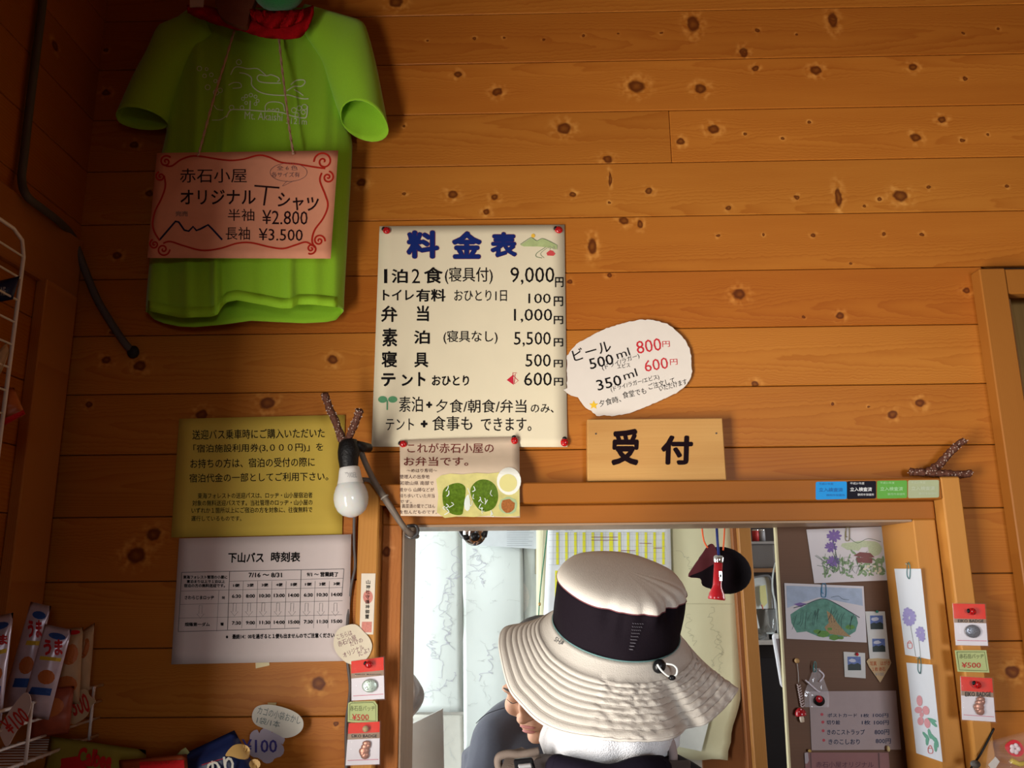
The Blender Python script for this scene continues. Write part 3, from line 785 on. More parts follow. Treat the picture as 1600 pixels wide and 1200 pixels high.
LL('bold_lettering', [('1', 178, 402, 200, 500, T), ('泊', 230, 402, 342, 500), ('2', 370, 400, 427, 500, T), ('食', 455, 388, 585, 502), ('9,000', 1055, 388, 1360, 512, T),
            ('トイレ', 170, 545, 385, 620), ('有料', 400, 540, 605, 628), ('100', 1180, 572, 1335, 640, T),
            ('弁', 158, 657, 270, 770), ('当', 405, 655, 490, 765), ('1,000', 1080, 678, 1345, 775, T),
            ('素', 165, 812, 270, 940), ('泊', 385, 828, 495, 922), ('5,500', 1080, 838, 1335, 942, T),
            ('寝', 160, 972, 268, 1085), ('具', 388, 982, 485, 1085), ('500', 1160, 992, 1335, 1080, T),
            ('円', 1365, 458, 1425, 528), ('円', 1356, 592, 1422, 660), ('円', 1356, 727, 1422, 785), ('円', 1356, 882, 1422, 940), ('円', 1356, 1032, 1420, 1085)], z3, 0.022)
LL('bold_lettering', [('テ', 158, 103, 258, 195, {'bold': 0.035}), ('ン', 300, 112, 378, 192, {'bold': 0.035}), ('ト', 415, 95, 465, 193, {'bold': 0.035}), ('おひとり', 510, 118, 768, 190, {'bold': 0.025}), ('600', 1150, 97, 1342, 190, T), ('円', 1357, 135, 1422, 190), ('+', 470, 300, 512, 345, {'bold': 0.06}), ('+', 432, 430, 480, 480, {'bold': 0.06})], z4, 0.022)
LL('fine_lettering', [('(寝具付)', 600, 388, 932, 506), ('おひとり1日', 665, 547, 1030, 625), ('(寝具なし)', 590, 828, 966, 922)], z3, 0.004)
LL('fine_lettering', [('素泊', 282, 265, 446, 372), ('夕食/朝食/弁当', 538, 285, 1166, 378), ('のみ、', 1196, 318, 1355, 378), ('テント', 190, 418, 385, 500), ('食事も', 512, 400, 790, 502), ('できます。', 850, 412, 1200, 505)], z4, 0.004)
bm = zs([(1045, 160), (1090, 108), (1080, 175)], 1.0, z4, Yc, bmesh.new(), smooth=False)
flat([z4(*p) for p in [(1030, 150), (1072, 115), (1075, 182)]], Yc, bm)
zs([(1072, 118), (1110, 155), (1075, 182), (1072, 100), (1100, 102)], 0.9, z4, Yc, bm, smooth=False)
obj('tent_mark', bm, mat('crimson_pen', (0.55, 0.015, 0.04), 0.5), pl_)
GL = mat('leaf_green_pen', (0.10, 0.30, 0.14), 0.6, var=0.3, scale=150)
bm = flat([z4(*p) for p in ell(168, 285, 32, 24, 14)], Yc); flat([z4(*p) for p in ell(238, 285, 32, 23, 14)], Yc, bm); zs([(200, 290), (200, 358)], 2.2, z4, Yc, bm)
obj('sprout_drawing', bm, GL, pl_)
bm = flat([z3(*p) for p in [(1125, 235), (1200, 185), (1240, 205), (1275, 190), (1320, 205), (1385, 240), (1380, 265), (1300, 250), (1240, 245), (1150, 245)]], Yc)
obj('hill_drawing', bm, mat('pale_green_crayon', (0.42, 0.50, 0.22), 0.7, var=0.3, scale=90), pl_)
bm = zs([(1125, 230), (1195, 184), (1215, 190), (1240, 205), (1275, 190), (1320, 205), (1382, 238)], 0.9, z3, Yc, bmesh.new()); zs([(1300, 250), (1240, 290), (1235, 315), (1275, 325)], 0.8, z3, Yc, bm); zs([(1310, 255), (1265, 295), (1290, 325)], 0.6, z3, Yc, bm)
obj('hill_outline', bm, mat('green_grey_pencil', (0.13, 0.20, 0.10), 0.7), pl_)
obj('hut_drawing', flat([z3(*p) for p in [(1305, 290), (1330, 270), (1350, 275), (1368, 295), (1355, 310), (1312, 308)]], Yc), mat('hut_red', (0.62, 0.07, 0.07), 0.6), pl_)
bm = flat([z3(*p) for p in ell(1213, 170, 14, 14, 10)], off(chartY, 0.0009))
obj('sun_drawing', bm, mat('sun_yellow', (0.85, 0.50, 0.05), 0.6), pl_)
bm = texts([('小屋', 1315, 240, 1385, 265)], z3, Yc); obj('small_caption', bm, mat('grey_violet_pen', (0.2, 0.16, 0.2), 0.6), pl_)
ladybird(604, 360, -0.003, 150, 'red ladybird pin at top left corner of cream price list')
ladybird(873, 359, -0.003, 150, 'red ladybird pin at top right corner of cream price list')
ladybird(882, 691, -0.003, 85, 'red ladybird pin at bottom right corner of cream price list')

# packed-lunch flyer
def fly(px, py):
    t = max(0.0, min(1.0, (py-690)/52.0)); t = t*t*(3-2*t)
    return -0.008-0.033*t-0.004*abs(sin((px-622)/190*pi))-0.005*max(0, (py-775)/34)-0.002*sin(py/14.0)*max(0, (650-px)/30)
FP = mat('lunch_flyer_paper', rgb(214, 192, 166), 0.75)
bm = sheet([(624.5, 687.5), (811.5, 682), (812.5, 808.5), (626, 806)], fly, 14, 12)
fl = paper_thing('lunch_flyer', 'beige packed lunch flyer with photo of green rice balls under price list', 'flyer', bm, FP, smooth=True)
Yf = off(fly, 0.0006)
obj('title', texts([('これが赤石小屋の', 340, 588, 940, 657), ('お弁当です。', 315, 683, 762, 747)], z4, Yf, bold=0.008), mat('maroon_pen', (0.17, 0.03, 0.025), 0.5), fl)
bm = texts([('〜めはり寿司〜', 335, 766, 545, 792), ('管理人の出身地', 288, 808, 492, 836), ('和歌山県 南部で', 288, 852, 522, 880), ('昔から 山師などが', 285, 898, 525, 926), ('持ち歩いていた弁当', 285, 940, 528, 968), ('です。', 285, 983, 370, 1006), ('高菜漬の葉でごはん', 302, 1012, 532, 1040), ('を包んだものです。', 285, 1053, 545, 1080)], z4, Yf)
lettering(fl, bm, BROWNINK)
bm = flat([z4(*p) for p in [(540, 838), (575, 812), (640, 800), (720, 806), (820, 795), (900, 800), (985, 790), (1118, 800), (1120, 1095), (1000, 1100), (900, 1092), (800, 1102), (700, 1096), (600, 1108), (545, 1070), (555, 950)]], off(fly, 0.0009))
obj('lunch_photo', bm, mat('lunch_yellow', (0.60, 0.54, 0.20), 0.4, var=0.3, scale=60), fl)
GO = mat('leaf_wrapped_rice', (0.09, 0.16, 0.012), 0.25, var=0.7, scale=220)
bm = flat([z4(*p) for p in spline([(585, 930), (620, 885), (690, 865), (740, 890), (742, 960), (730, 1040), (715, 1085), (650, 1080), (595, 1030)], 4, True)], off(fly, 0.0012))
flat([z4(*p) for p in spline([(780, 900), (830, 848), (900, 845), (955, 890), (970, 970), (940, 1040), (870, 1065), (820, 1030), (785, 960)], 4, True)], off(fly, 0.0012), bm)
obj('rice_ball_print', bm, GO, fl)
WL = mat('wrap_glint', (0.72, 0.76, 0.70), 0.3)
bm = bmesh.new(); rd = random.Random(3)
for i in range(26):
    x = rd.choice([rd.uniform(600, 650), rd.uniform(735, 775), rd.uniform(790, 950)]); y = rd.uniform(880, 1070)
    zs([(x, y), (x+rd.uniform(-18, 18), y+rd.uniform(8, 30)), (x+rd.uniform(-22, 22), y+rd.uniform(25, 45))], rd.uniform(0.5, 1.5), z4, off(fly, 0.0015), bm, n=2)
flat([z4(*p) for p in ell(755, 1010, 22, 60, 10, jit=0.2, rd=rd)], off(fly, 0.0013), bm)
obj('cling_film_print', bm, WL, fl)
bm = flat([z4(*p) for p in ell(1045, 852, 84, 96, 24)], off(fly, 0.0012)); obj('plate_print', bm, mat('plate_white', (0.78, 0.78, 0.70), 0.3), fl)
bm = flat([z4(*p) for p in ell(1040, 865, 62, 62, 20)], off(fly, 0.0015)); obj('omelette_print', bm, mat('omelette', (0.66, 0.60, 0.24), 0.4), fl)
bm = flat([z4(*p) for p in ell(1040, 1022, 66, 60, 18, jit=0.06, rd=rd)], off(fly, 0.0012)); obj('cup_print', bm, mat('cup_green', (0.38, 0.48, 0.25), 0.4), fl)
bm = flat([z4(*p) for p in ell(1038, 1025, 52, 46, 14, jit=0.12, rd=rd)], off(fly, 0.0015)); obj('side_dish_print', bm, mat('side_dish', (0.35, 0.12, 0.03), 0.4, var=0.7, scale=500), fl)
ladybird(630, 693.5, -0.0075, 165, 'red ladybird pin at top left corner of beige lunch flyer', 0.0062)
ladybird(804, 688, -0.0085, 100, 'red ladybird pin at top right corner of beige lunch flyer', 0.0062)

# beer price cloud
z5 = Z(860, 480, 5.0)
out = [(100, 645), (130, 630), (130, 380), (160, 335), (200, 290), (290, 240), (380, 190), (480, 150), (600, 115), (700, 98), (780, 98), (850, 110), (910, 130), (960, 160), (1010, 210), (1055, 260), (1085, 320), (1100, 380), (1100, 440), (1107, 500), (1095, 560), (1050, 620), (980, 670), (900, 710), (800, 755), (700, 800), (600, 832), (500, 850), (420, 845), (360, 850), (320, 810), (275, 785), (240, 745), (215, 705), (160, 690)]
rd = random.Random(5); oo = []
for i, p in enumerate(out):
    q = out[(i+1) % len(out)]; n = max(1, int(sqrt((p[0]-q[0])**2+(p[1]-q[1])**2)/18))
    for k in range(n): oo.append((p[0]+(q[0]-p[0])*k/n+rd.uniform(-3, 3), p[1]+(q[1]-p[1])*k/n+rd.uniform(-3, 3)))
bt = paper_thing('beer_price_cloud', 'white cloud-shaped handwritten beer price note beside cream price list', 'sign', card([z5(*p) for p in oo], -0.007, 0.0012), mat('white_card', rgb(222, 212, 200), 0.75, var=0.03))
Y5 = -0.0075
bm = textc([('ビール', 322, 338, 305, 92, 16), ('500', 397, 425, 190, 84, 13), ('350', 457, 590, 195, 84, 14)], z5, Y5, 0.006)
textc([('ml', 566, 360, 105, 62, 18), ('ml', 622, 523, 108, 62, 18), ('(ドライ/ラガー)', 548, 428, 305, 46, 19), ('エビス', 572, 457, 100, 34, 8), ('(ドライ/ラガー/エビス)', 660, 595, 390, 46, 15), ('夕食時、', 465, 735, 172, 52, 14), ('食堂でも', 655, 670, 186, 52, 12), ('ご注文して', 868, 596, 212, 48, 15), ('いただけます。', 965, 607, 238, 44, 15)], z5, Y5, 0.0, bm)
lettering(bt, bm, INK)
bm = textc([('800', 768, 302, 195, 100, 9), ('円', 903, 288, 58, 46, 3), ('600', 826, 448, 185, 90, 9), ('円', 963, 428, 58, 46, 4)], z5, Y5, 0.0)
obj('red_prices', bm, mat('red_pen', (0.55, 0.02, 0.03), 0.5), bt, label='red handwritten prices')
bm = flat([z5(338+38*(1 if k % 2 == 0 else 0.45)*sin(k*pi/5), 765-36*(1 if k % 2 == 0 else 0.45)*cos(k*pi/5)) for k in range(10)], Y5)
obj('star_mark', bm, mat('star_yellow', (0.80, 0.50, 0.03), 0.6), bt)

# reception board
z6 = Z(880, 640, 5.333)
SW = wood('reception_cedar', light=(0.62, 0.36, 0.12), dark=(0.40, 0.17, 0.04), axis='X', seed=88, cath=(0, 18, 1800), contrast=1.5)
rb = thing('reception_board', 'wooden board with two large black brush characters resting on window casing', 'sign', at(1025, 751, -0.01))
obj('board', pxboard([(917.5, 655), (1129, 653), (1135.5, 750), (918, 752)], -0.026, -0.0005, 0.0015), SW, rb)
for e_ in (('受', 405, 160, 632, 465, {'shear': 0.04}), ('付', 815, 215, 1080, 460, {'shear': 0.03})): obj('brush_character', texts([e_], z6, -0.0265, bold=0.04), mat('sumi_ink', (0.010, 0.004, 0.006), 0.7, spec=0.05), rb)
for x, y in ((272, 202), (1275, 198)):
    obj('nail', lathe([(0, -0.001), (0.0016, -0.0008), (0.0016, 0.001)], at(*z6(x, y), -0.026), (0, 1, 0), 10), mat('dark_steel', (0.12, 0.09, 0.07), 0.5, metal=0.8), rb)

# yellow notice and bus timetable
z7 = Z(240, 620, 4.21); z8 = Z(240, 820, 4.21)
def yY(px, py): return -0.003-0.003*sin((px-270)/270*pi)
yn = paper_thing('yellow_notice', 'mustard yellow printed notice sheet above bus timetable', 'notice', sheet([z7(168, 145), z7(1260, 118), z7(1240, 905), z7(115, 925)], yY, 12, 10), mat('mustard_paper', rgb(205, 176, 74), 0.75, var=0.03), smooth=True)
bm = texts([('送迎バス乗車時にご購入いただいた', 255, 212, 1125, 276, {'a': 0.8}), ('「宿泊施設利用券(3,０００円)」を', 262, 308, 1115, 370, {'a': 0.8}), ('お持ちの方は、宿泊の受付の際に', 242, 403, 1060, 465, {'a': 0.8}), ('宿泊代金の一部としてご利用下さい。', 235, 500, 1148, 558, {'a': 0.8}),
            ('東海フォレストの送迎バスは、ロッヂ・山小屋宿泊者', 290, 630, 1045, 668, {'a': 0.4}), ('対象の無料送迎バスです。当社管理のロッヂ・山小屋の', 255, 678, 1045, 716, {'a': 0.4}), ('いずれか１箇所以上にご宿泊の方を対象に、往復無料で', 250, 726, 1043, 764, {'a': 0.4}), ('運行しているものです。', 248, 783, 578, 818)], z7, off(yY, 0.0006), bold=0.006)
lettering(yn, bm, INK)
def tY(px, py): return -0.006-0.004*sin((px-270)/280*pi)-0.006*max(0, (px-500)/50)*max(0, (py-880)/160)
tt = paper_thing('bus_timetable', 'white printed bus timetable sheet below mustard yellow notice', 'timetable', sheet([z8(168, 90), z8(1300, 63), z8(1283, 895), z8(116, 918)], tY, 14, 12), mat('white_paper', rgb(214, 200, 196), 0.75, var=0.03), smooth=True)
Yt = off(tY, 0.0006)
bm = texts([('下山バス', 490, 182, 725, 250, {'shear': 0.05}), ('時刻表', 772, 178, 965, 245, {'shear': 0.05})], z8, Yt, bold=0.03)
texts([('東海フォレスト管理の小屋に', 195, 332, 485, 356), ('素泊まり以上で１泊以上', 218, 362, 470, 384), ('宿泊の方の無料送迎です。', 200, 388, 470, 412), ('7/16 〜 8/31', 625, 315, 845, 346), ('9/1 〜 営業終了', 1008, 310, 1215, 342),
       ('さわらじまロッヂ', 205, 466, 398, 492), ('発', 448, 470, 470, 490), ('畑薙第一ダム', 205, 642, 370, 668), ('着', 438, 642, 462, 664), ('※　最終14：00を過ぎると１便も出ませんのでご注意ください。', 475, 715, 1200, 748, {'a': 0.8})], z8, Yt, bold=0.035, bm=bm)
for i, (x, a, b) in enumerate(((545, '6:30', '7:30'), (637, '8:00', '9:00'), (732, '10:30', '11:30'), (827, '13:00', '14:00'), (922, '14:00', '15:00'), (1018, '6:30', '7:30'), (1110, '10:30', '11:30'), (1205, '14:00', '15:00'))):
    n = (i % 5)+1; w_ = 30 if len(a) == 4 else 36; dy = -i*1.6
    texts([('%d便' % n, x-22, 388+dy, x+22, 410+dy), (a, x-w_, 458+dy, x+w_, 482+dy), (b, x-w_, 634+dy, x+w_, 658+dy)], z8, Yt, bold=0.035, bm=bm)
lettering(tt, bm, INK)
bm = bmesh.new()
def ln(x0, y0, x1, y1, w_=0.9): zs([(x0, y0), (x1, y1)], w_, z8, Yt, bm, smooth=False)
ln(185, 313, 1252, 290, 0.9); ln(162, 703, 960, 680, 0.9); ln(185, 313, 162, 703, 0.9); ln(500, 306, 486, 690); ln(970, 296, 960, 660); ln(1252, 290, 1238, 470, 0.8)
ln(500, 372, 1250, 352, 0.5); ln(180, 436, 1245, 412, 0.5); ln(175, 524, 1243, 500, 0.5); ln(168, 614, 1240, 592, 0.5); ln(430, 432, 415, 700, 0.5)
for x in (590, 684, 778, 872, 1062, 1156): ln(x, 370, x-10, 680, 0.45)
for x in (308, 532, 627, 720, 817, 910, 1005, 1100, 1195):
    y = 515 if x > 400 else 530
    zs([(x-8, y), (x+12, y), (x+10, y+55), (x+24, y+55), (x, y+85), (x-24, y+55), (x-10, y+55), (x-8, y)], 0.45, z8, Yt, bm, smooth=False)
obj('table_lines', bm, mat('grey_print', (0.10, 0.09, 0.09), 0.6), tt)
obj('adhesive_tape', card([z8(670, 905), z8(760, 903), z8(762, 925), z8(672, 945)], -0.002, 0.0004), mat('yellowed_tape', (0.75, 0.62, 0.30), 0.25, alpha=0.7), tt)

# narrow shrine slip, leaf note and badge packs on the left post
zl = Z(500, 880, 3.75)
Yp_ = YF-0.0012
sl = paper_thing('shrine_slip', 'narrow white paper slip with vertical writing and red seals on left casing', 'talisman', sheet([zl(243, 60), zl(325, 60), zl(312, 418), zl(231, 415)], Yp_, 3, 8), mat('washi_white', rgb(226, 214, 196), 0.8))
bm = bmesh.new()
for i, ch in enumerate('山神社守護神御璽'):
    x = 282-i*0.9; texts([(ch, x-12, 98+i*29, x+12, 122+i*29)], zl, Yp_-0.0004, bm=bm, bold=0.01)
lettering(sl, bm, INK)
SEAL = mat('faded_red_seal', (0.62, 0.24, 0.19), 0.7, var=0.3, scale=400)
for pts_ in (ell(281, 198, 29, 38, 20), [(246, 343), (304, 343), (302, 405), (242, 405)]): obj('red_seal', flat([zl(*p) for p in pts_], Yp_-0.0002), SEAL, sl)
# leaf-shaped note
YN = YF-0.003
nt_ = paper_thing('leaf_note', 'round cream handwritten note with pointed tail above left badge pack', 'note', card([zl(*p) for p in spline([(85, 430), (110, 385), (170, 360), (215, 362), (250, 395), (290, 440), (305, 490), (285, 545), (252, 580), (235, 612), (200, 598), (150, 580), (100, 530), (80, 480)], 4, True)], YN, 0.001), mat('cream_card', rgb(216, 204, 180), 0.75))
bm = textc([('こちらは', 142, 420, 92, 30, 18), ('赤石小屋', 158, 455, 115, 34, 22), ('だけの', 212, 462, 78, 28, 20), ('オリジナル', 195, 515, 130, 30, 24), ('だよ!', 255, 520, 70, 30, 22)], zl, YN-0.0004)
lettering(nt_, bm, mat('faded_purple_pen', (0.22, 0.10, 0.12), 0.6))

RC = mat('badge_card_red', (0.70, 0.030, 0.012), 0.6, spec=0.1); WC = mat('badge_card_white', (0.72, 0.68, 0.72), 0.5); BC = mat('badge_card_band', (0.30, 0.19, 0.12), 0.5)
FILM = mat('clear_film', (0.95, 0.95, 0.97), 0.08, alpha=0.05, coat=0.4, var=0.0)
def badge_pack(label, q, Y, fig, red_f, band_f, grp=None, hole=False):
    """q: TL TR BR BL pixels"""
    def uv(u, v): return ((q[0][0]*(1-u)+q[1][0]*u)*(1-v)+(q[3][0]*(1-u)+q[2][0]*u)*v, (q[0][1]*(1-u)+q[1][1]*u)*(1-v)+(q[3][1]*(1-u)+q[2][1]*u)*v)
    bm = card([uv(0, 0), uv(1, 0), uv(1, 1), uv(0, 1)], Y, 0.0008)
    t = thing('badge_pack', label, 'badge', base_of(bm), grp)
    obj('card', bm, WC, t)
    obj('red_header', flat([uv(0, 0), uv(1, 0), uv(1, red_f), uv(0, red_f)], Y-0.0003), RC, t)
    obj('brown_band', flat([uv(0, red_f), uv(1, red_f), uv(1, band_f), uv(0, band_f)], Y-0.0003), BC, t)
    a, b = uv(0.12, red_f+0.02), uv(0.92, band_f-0.02)
    bm = text('EIKO BADGE', a[0], a[1], b[0], b[1], Y-0.0006, bold=0.02)
    lettering(t, bm, INK)
    bm = stroke([uv(0.05, 0.885), uv(0.97, 0.885)], 0.9, Y-0.0003, smooth=False); obj('red_line', bm, mat('rose_line', (0.55, 0.10, 0.16), 0.5), t)
    bm = bmesh.new(); rd = random.Random(len(label))
    if fig == 'round':
        c = uv(0.56, 0.66); r = (q[1][0]-q[0][0])*0.20
        for k in range(5):
            a = 2*pi*k/5; ellipsoid(at(c[0]+r*0.5*cos(a), c[1]+r*0.4*sin(a), Y-0.003), r*0.6*0.0011, 0.002, r*0.5*0.0011, 10, 6, bm)
        ellipsoid(at(c[0], c[1], Y-0.003), r*1.15*0.0011, 0.0022, r*0.95*0.0011, 20, 8, bm)
        for k in range(14):
            a = rd.uniform(0, 6.28); rr = rd.uniform(0.2, 0.95)*r
            ellipsoid(at(c[0]+rr*cos(a), c[1]+rr*0.8*sin(a), Y-0.0048), 0.0014, 0.0008, 0.001, 6, 4, bm)
        obj('badge', bm, mat('badge_enamel_%s' % ('grey' if hole else 'pale'), (0.16, 0.17, 0.20) if hole else (0.45, 0.55, 0.48), 0.3, metal=0.5, var=0.8, scale=900), t, smooth=True)
    else:
        for (u, v, ru, rv) in ((0.6, 0.50, 0.13, 0.06), (0.57, 0.58, 0.14, 0.07), (0.53, 0.68, 0.16, 0.09), (0.56, 0.78, 0.13, 0.08), (0.66, 0.55, 0.07, 0.05), (0.5, 0.74, 0.1, 0.06)):
            c = uv(u, v); ellipsoid(at(c[0], c[1], Y-0.003), ru*(q[1][0]-q[0][0])*0.0011, 0.0022, rv*(q[2][1]-q[1][1])*0.0011, 12, 6, bm)
        obj('badge', bm, mat('badge_copper', (0.42, 0.19, 0.13), 0.35, metal=0.5, var=0.5, scale=800), t, smooth=True)
    # clear bag, a little bigger than the card and crinkled
    bm = bmesh.new(); n = 10; g = []
    for j in range(n+1):
        row = []
        for i in range(n+1):
            u, v = i/n*1.07-0.03, j/n*1.05-0.02
            c = uv(u, v); row.append(bm.verts.new(at(c[0], c[1], Y-0.0055-0.0015*mnoise.noise(Vector((u*5, v*5, len(label)*1.7)))-(0.002 if 0 < i < n and 0 < j < n else -0.004))))
        g.append(row)
    for j in range(n):
        for i in range(n): bm.faces.new((g[j][i], g[j+1][i], g[j+1][i+1], g[j][i+1]))
    obj('clear_bag', bm, FILM, t, smooth=True)
    return t
badge_pack('clear pack with pale round badge under cream leaf note on left casing', [zl(183, 575), zl(372, 550), zl(377, 795), zl(185, 805)], YF-0.005, 'round', 0.31, 0.44)
ladybird(575.5, 1038.5, YF-0.011, 155, 'dark red ladybird pin above pale round badge on left casing', 0.0055)
badge_pack('clear pack with brown copper badge below green price tag on left casing', [zl(168, 938), zl(350, 928), zl(348, 1178), zl(150, 1185)], YF-0.005, 'tall', 0.25, 0.39)
def green_tag(label, pts, tx, px_, Y):
    t = paper_thing('price_tag', label, 'price tag', card(pts, Y, 0.0007), mat('pale_green_card', rgb(176, 186, 128), 0.75))
    (a, b, c, d) = (pts[0], pts[1], pts[2], pts[-1])
    bm = bmesh.new()
    cx = sum(p[0] for p in pts)/len(pts); cy = sum(p[1] for p in pts)/len(pts)
    stroke([(cx+(p[0]-cx)*0.88, cy+(p[1]-cy)*0.84) for p in pts], 0.9, Y-0.0003, bm, smooth=False, closed=True)
    text('赤石岳バッヂ', *tx, Y-0.0004, bm)
    obj('green_lettering', bm, mat('dark_green_pen', (0.09, 0.10, 0.04), 0.6), t)
    obj('red_price', text('¥500', *px_, Y-0.0004, bold=0.01), mat('red_brown_pen', (0.48, 0.035, 0.03), 0.6), t)
green_tag('pale green 500 yen price tag between two badge packs on left casing', [zl(178, 812), zl(320, 808), zl(337, 830), zl(338, 938), zl(162, 930), zl(165, 820)], (*zl(175, 835), *zl(322, 866)), (*zl(188, 884), *zl(286, 920)), YF-0.0035)
obj_knob = thing('wooden_pin', 'pale wooden push pin through hole of copper badge pack on left casing', 'pin', at(571, 1139, YF-0.006))
obj('knob', ellipsoid(at(571, 1139, YF-0.011), 0.005, 0.004, 0.005, 14, 8), mat('birch_knob', (0.45, 0.33, 0.18), 0.5), obj_knob, smooth=True)
# right casing
zr = Z(1440, 900, 4.0)
badge_pack('clear pack with dark grey round badge at top of right casing', [zr(195, 172), zr(395, 176), zr(415, 436), zr(215, 432)], YF-0.005, 'round', 0.36, 0.46, hole=True)
ladybird(1519, 955.5, YF-0.008, 170, 'dark ladybird pin above grey round badge on right casing', 0.0058)
badge_pack('clear pack with copper badge below green price tag on right casing', [zr(244, 628), zr(440, 640), zr(462, 912), zr(254, 898)], YF-0.005, 'tall', 0.33, 0.44)
ladybird(1527, 1070, YF-0.008, 150, 'red ladybird pin above copper badge on right casing', 0.0058)
bm = card([zr(*p) for p in [(258, 215), (275, 205), (290, 188), (300, 205), (325, 215), (335, 245), (310, 250), (265, 245)]], YF-0.0062, 0.0006)
green_tag('pale green 500 yen price tag between two badge packs on right casing', [zr(208, 464), zr(404, 464), zr(424, 604), zr(226, 598)], (*zr(236, 486), *zr(388, 516)), (*zr(250, 540), *zr(370, 574)), YF-0.0035)
bm.free()
# inspection stickers on the head casing
zk = Z(1180, 640, 3.75)
for (x0, x1, c, lab, tc, ink) in ((355, 537, (0.02, 0.28, 0.68), 'bright blue inspection sticker, leftmost of four on head casing', (0.01, 0.13, 0.4), 1), (538, 708, (0.008, 0.006, 0.012), 'black inspection sticker with white writing on head casing', (0.75, 0.75, 0.75), 1), (714, 890, (0.12, 0.36, 0.06), 'green inspection sticker between black and grey-green ones on head casing', (0.35, 0.6, 0.3), 1), (896, 1077, (0.38, 0.42, 0.25), 'grey-green inspection sticker, rightmost of four on head casing', (0.5, 0.55, 0.4), 1)):
    yo = -(x0-355)/722*12
    pts = []
    for (cx, cy, a0) in ((x1-9, 430+yo, -90), (x1-9, 515+yo, 0), (x0+9, 519+yo, 90), (x0+9, 432+yo, 180)):
        for k in range(4): a = radians(a0+30*k); pts.append(zk(cx+9*cos(a), cy+9*sin(a)))
    t = paper_thing('inspection_sticker', lab, 'sticker', card(pts, YF-0.0006, 0.0005), mat('sticker_%d' % x0, c, 0.45, spec=0.1))
    bm = texts([('平成21年度', x0+18, 428+yo, x0+102, 442+yo), ('立入検査済', x0+18, 458+yo, x1-24, 482+yo, {'bold': 0.02}), ('静岡市保健所', x0+62, 494+yo, x1-12, 508+yo)], zk, YF-0.0009)
    lettering(t, bm, mat('sticker_ink_%d' % x0, tc, 0.5))
# ------------------------------------------------------------------ lamp, branches, cables
BARK = mat('bark', (0.10, 0.035, 0.02), 0.7, var=0.8, scale=260, bump=1.0, bscale=260)
LICHEN = mat('bark_flecks', (0.42, 0.30, 0.24), 0.8, var=0.4, scale=300)
def branch(bm, fl, pts, r0, r1, seed):
    rd = random.Random(seed); P = [Vector(p) for p in spline(pts, 8)]; n = len(P)
    for i in range(1, n-1): P[i] += Vector((rd.uniform(-1, 1), rd.uniform(-1, 1), rd.uniform(-1, 1)))*0.0007
    rs = [(r0+(r1-r0)*i/(n-1))*(1+rd.uniform(-0.12, 0.12)) for i in range(n)]
    rs[0] *= 0.7; rs[-1] *= 0.75
    tube(P, rs, 9, bm)
    for k in range(int(n*2.2)):
        i = rd.randrange(1, n-1); a = rd.uniform(pi, 2*pi); q = P[i]+Vector((cos(a)*rs[i], sin(a)*rs[i]*0.98, rd.uniform(-0.003, 0.003)))
        ellipsoid(q, rd.uniform(0.0006, 0.0016), 0.0007, rd.uniform(0.0006, 0.0015), 6, 4, fl)
YL = -0.085
lf = thing('lamp_branch', 'forked dark bark branch above white bulb holding black lamp socket', 'branch', at(540, 690, YL))
bm = bmesh.new(); fk = bmesh.new()
branch(bm, fk, [at(507, 614, YL-0.01), at(514, 635, YL-0.008), at(523, 655, YL-0.006), at(533, 682, YL), at(538, 697, YL)], 0.0062, 0.0072, 1)
branch(bm, fk, [at(562, 640, YL-0.03), at(557, 655, YL-0.022), at(550, 672, YL-0.012), at(543, 690, YL)], 0.0065, 0.0060, 2)
obj('bark', bm, BARK, lf, smooth=True); fk2 = obj('bark_flecks', fk, LICHEN, lf); fk2['kind'] = 'stuff'
lamp = thing('bulb_lamp', 'unlit white frosted bulb in black taped socket left of counter window', 'lamp', at(549, 735, YL))
TAPE = mat('black_tape', (0.008, 0.007, 0.007), 0.45, bump=0.5, bscale=300)
top = at(545, 689, YL); bot = at(545, 739, YL)
ax = (bot-top).normalized()
bm = lathe([(0, -0.003), (0.012, -0.002), (0.0165, 0.004), (0.0180, 0.018), (0.0172, 0.030), (0.0160, 0.040), (0.0155, 0.050), (0, 0.051)], top, ax, 20)
for v in bm.verts: v.co += Vector((0.0012*sin(v.co.z*700), 0, 0.0))
tube([at(552, 696, YL), at(566, 698, YL+0.01), at(576, 700, YL+0.035)], [0.0095, 0.0085, 0.008], 12, bm)
obj('taped_socket', bm, TAPE, lamp, smooth=True)
c0 = at(546, 729, YL); axb = (at(550, 806, YL)-c0).normalized()
obj('bulb_collar', lathe([(0.0135, 0.0), (0.0165, 0.002), (0.0178, 0.008), (0.0195, 0.020), (0.0215, 0.0285)], c0, axb, 28), mat('white_plastic', (0.74, 0.72, 0.68), 0.3), lamp, smooth=True)
bmx = texts([('EFD10EL', 0, 0, 100, 100)], lambda x, y: (534+x*0.24, 738+y*0.08), lambda px, py: YL-sqrt(max(0.0, 0.0192**2-((px-547)/1300*1.38)**2))-0.0006)
obj('bulb_marking', bmx, mat('grey_marking', (0.3, 0.3, 0.3), 0.5), lamp)
obj('bulb_globe', lathe([(0.0205, 0.0275), (0.0245, 0.034), (0.0280, 0.045), (0.0287, 0.054), (0.0272, 0.064), (0.0225, 0.074), (0.0150, 0.0805), (0.0070, 0.0835), (0.0045, 0.0842), (0, 0.085)], c0, axb, 32), mat('frosted_glass', (0.70, 0.71, 0.68), 0.12, coat=0.5, sss=0.3, var=0.02), lamp, smooth=True)
GC = mat('grey_cable', (0.19, 0.15, 0.115), 0.5); GC2 = mat('grey_cable_dark', (0.14, 0.11, 0.09), 0.5)
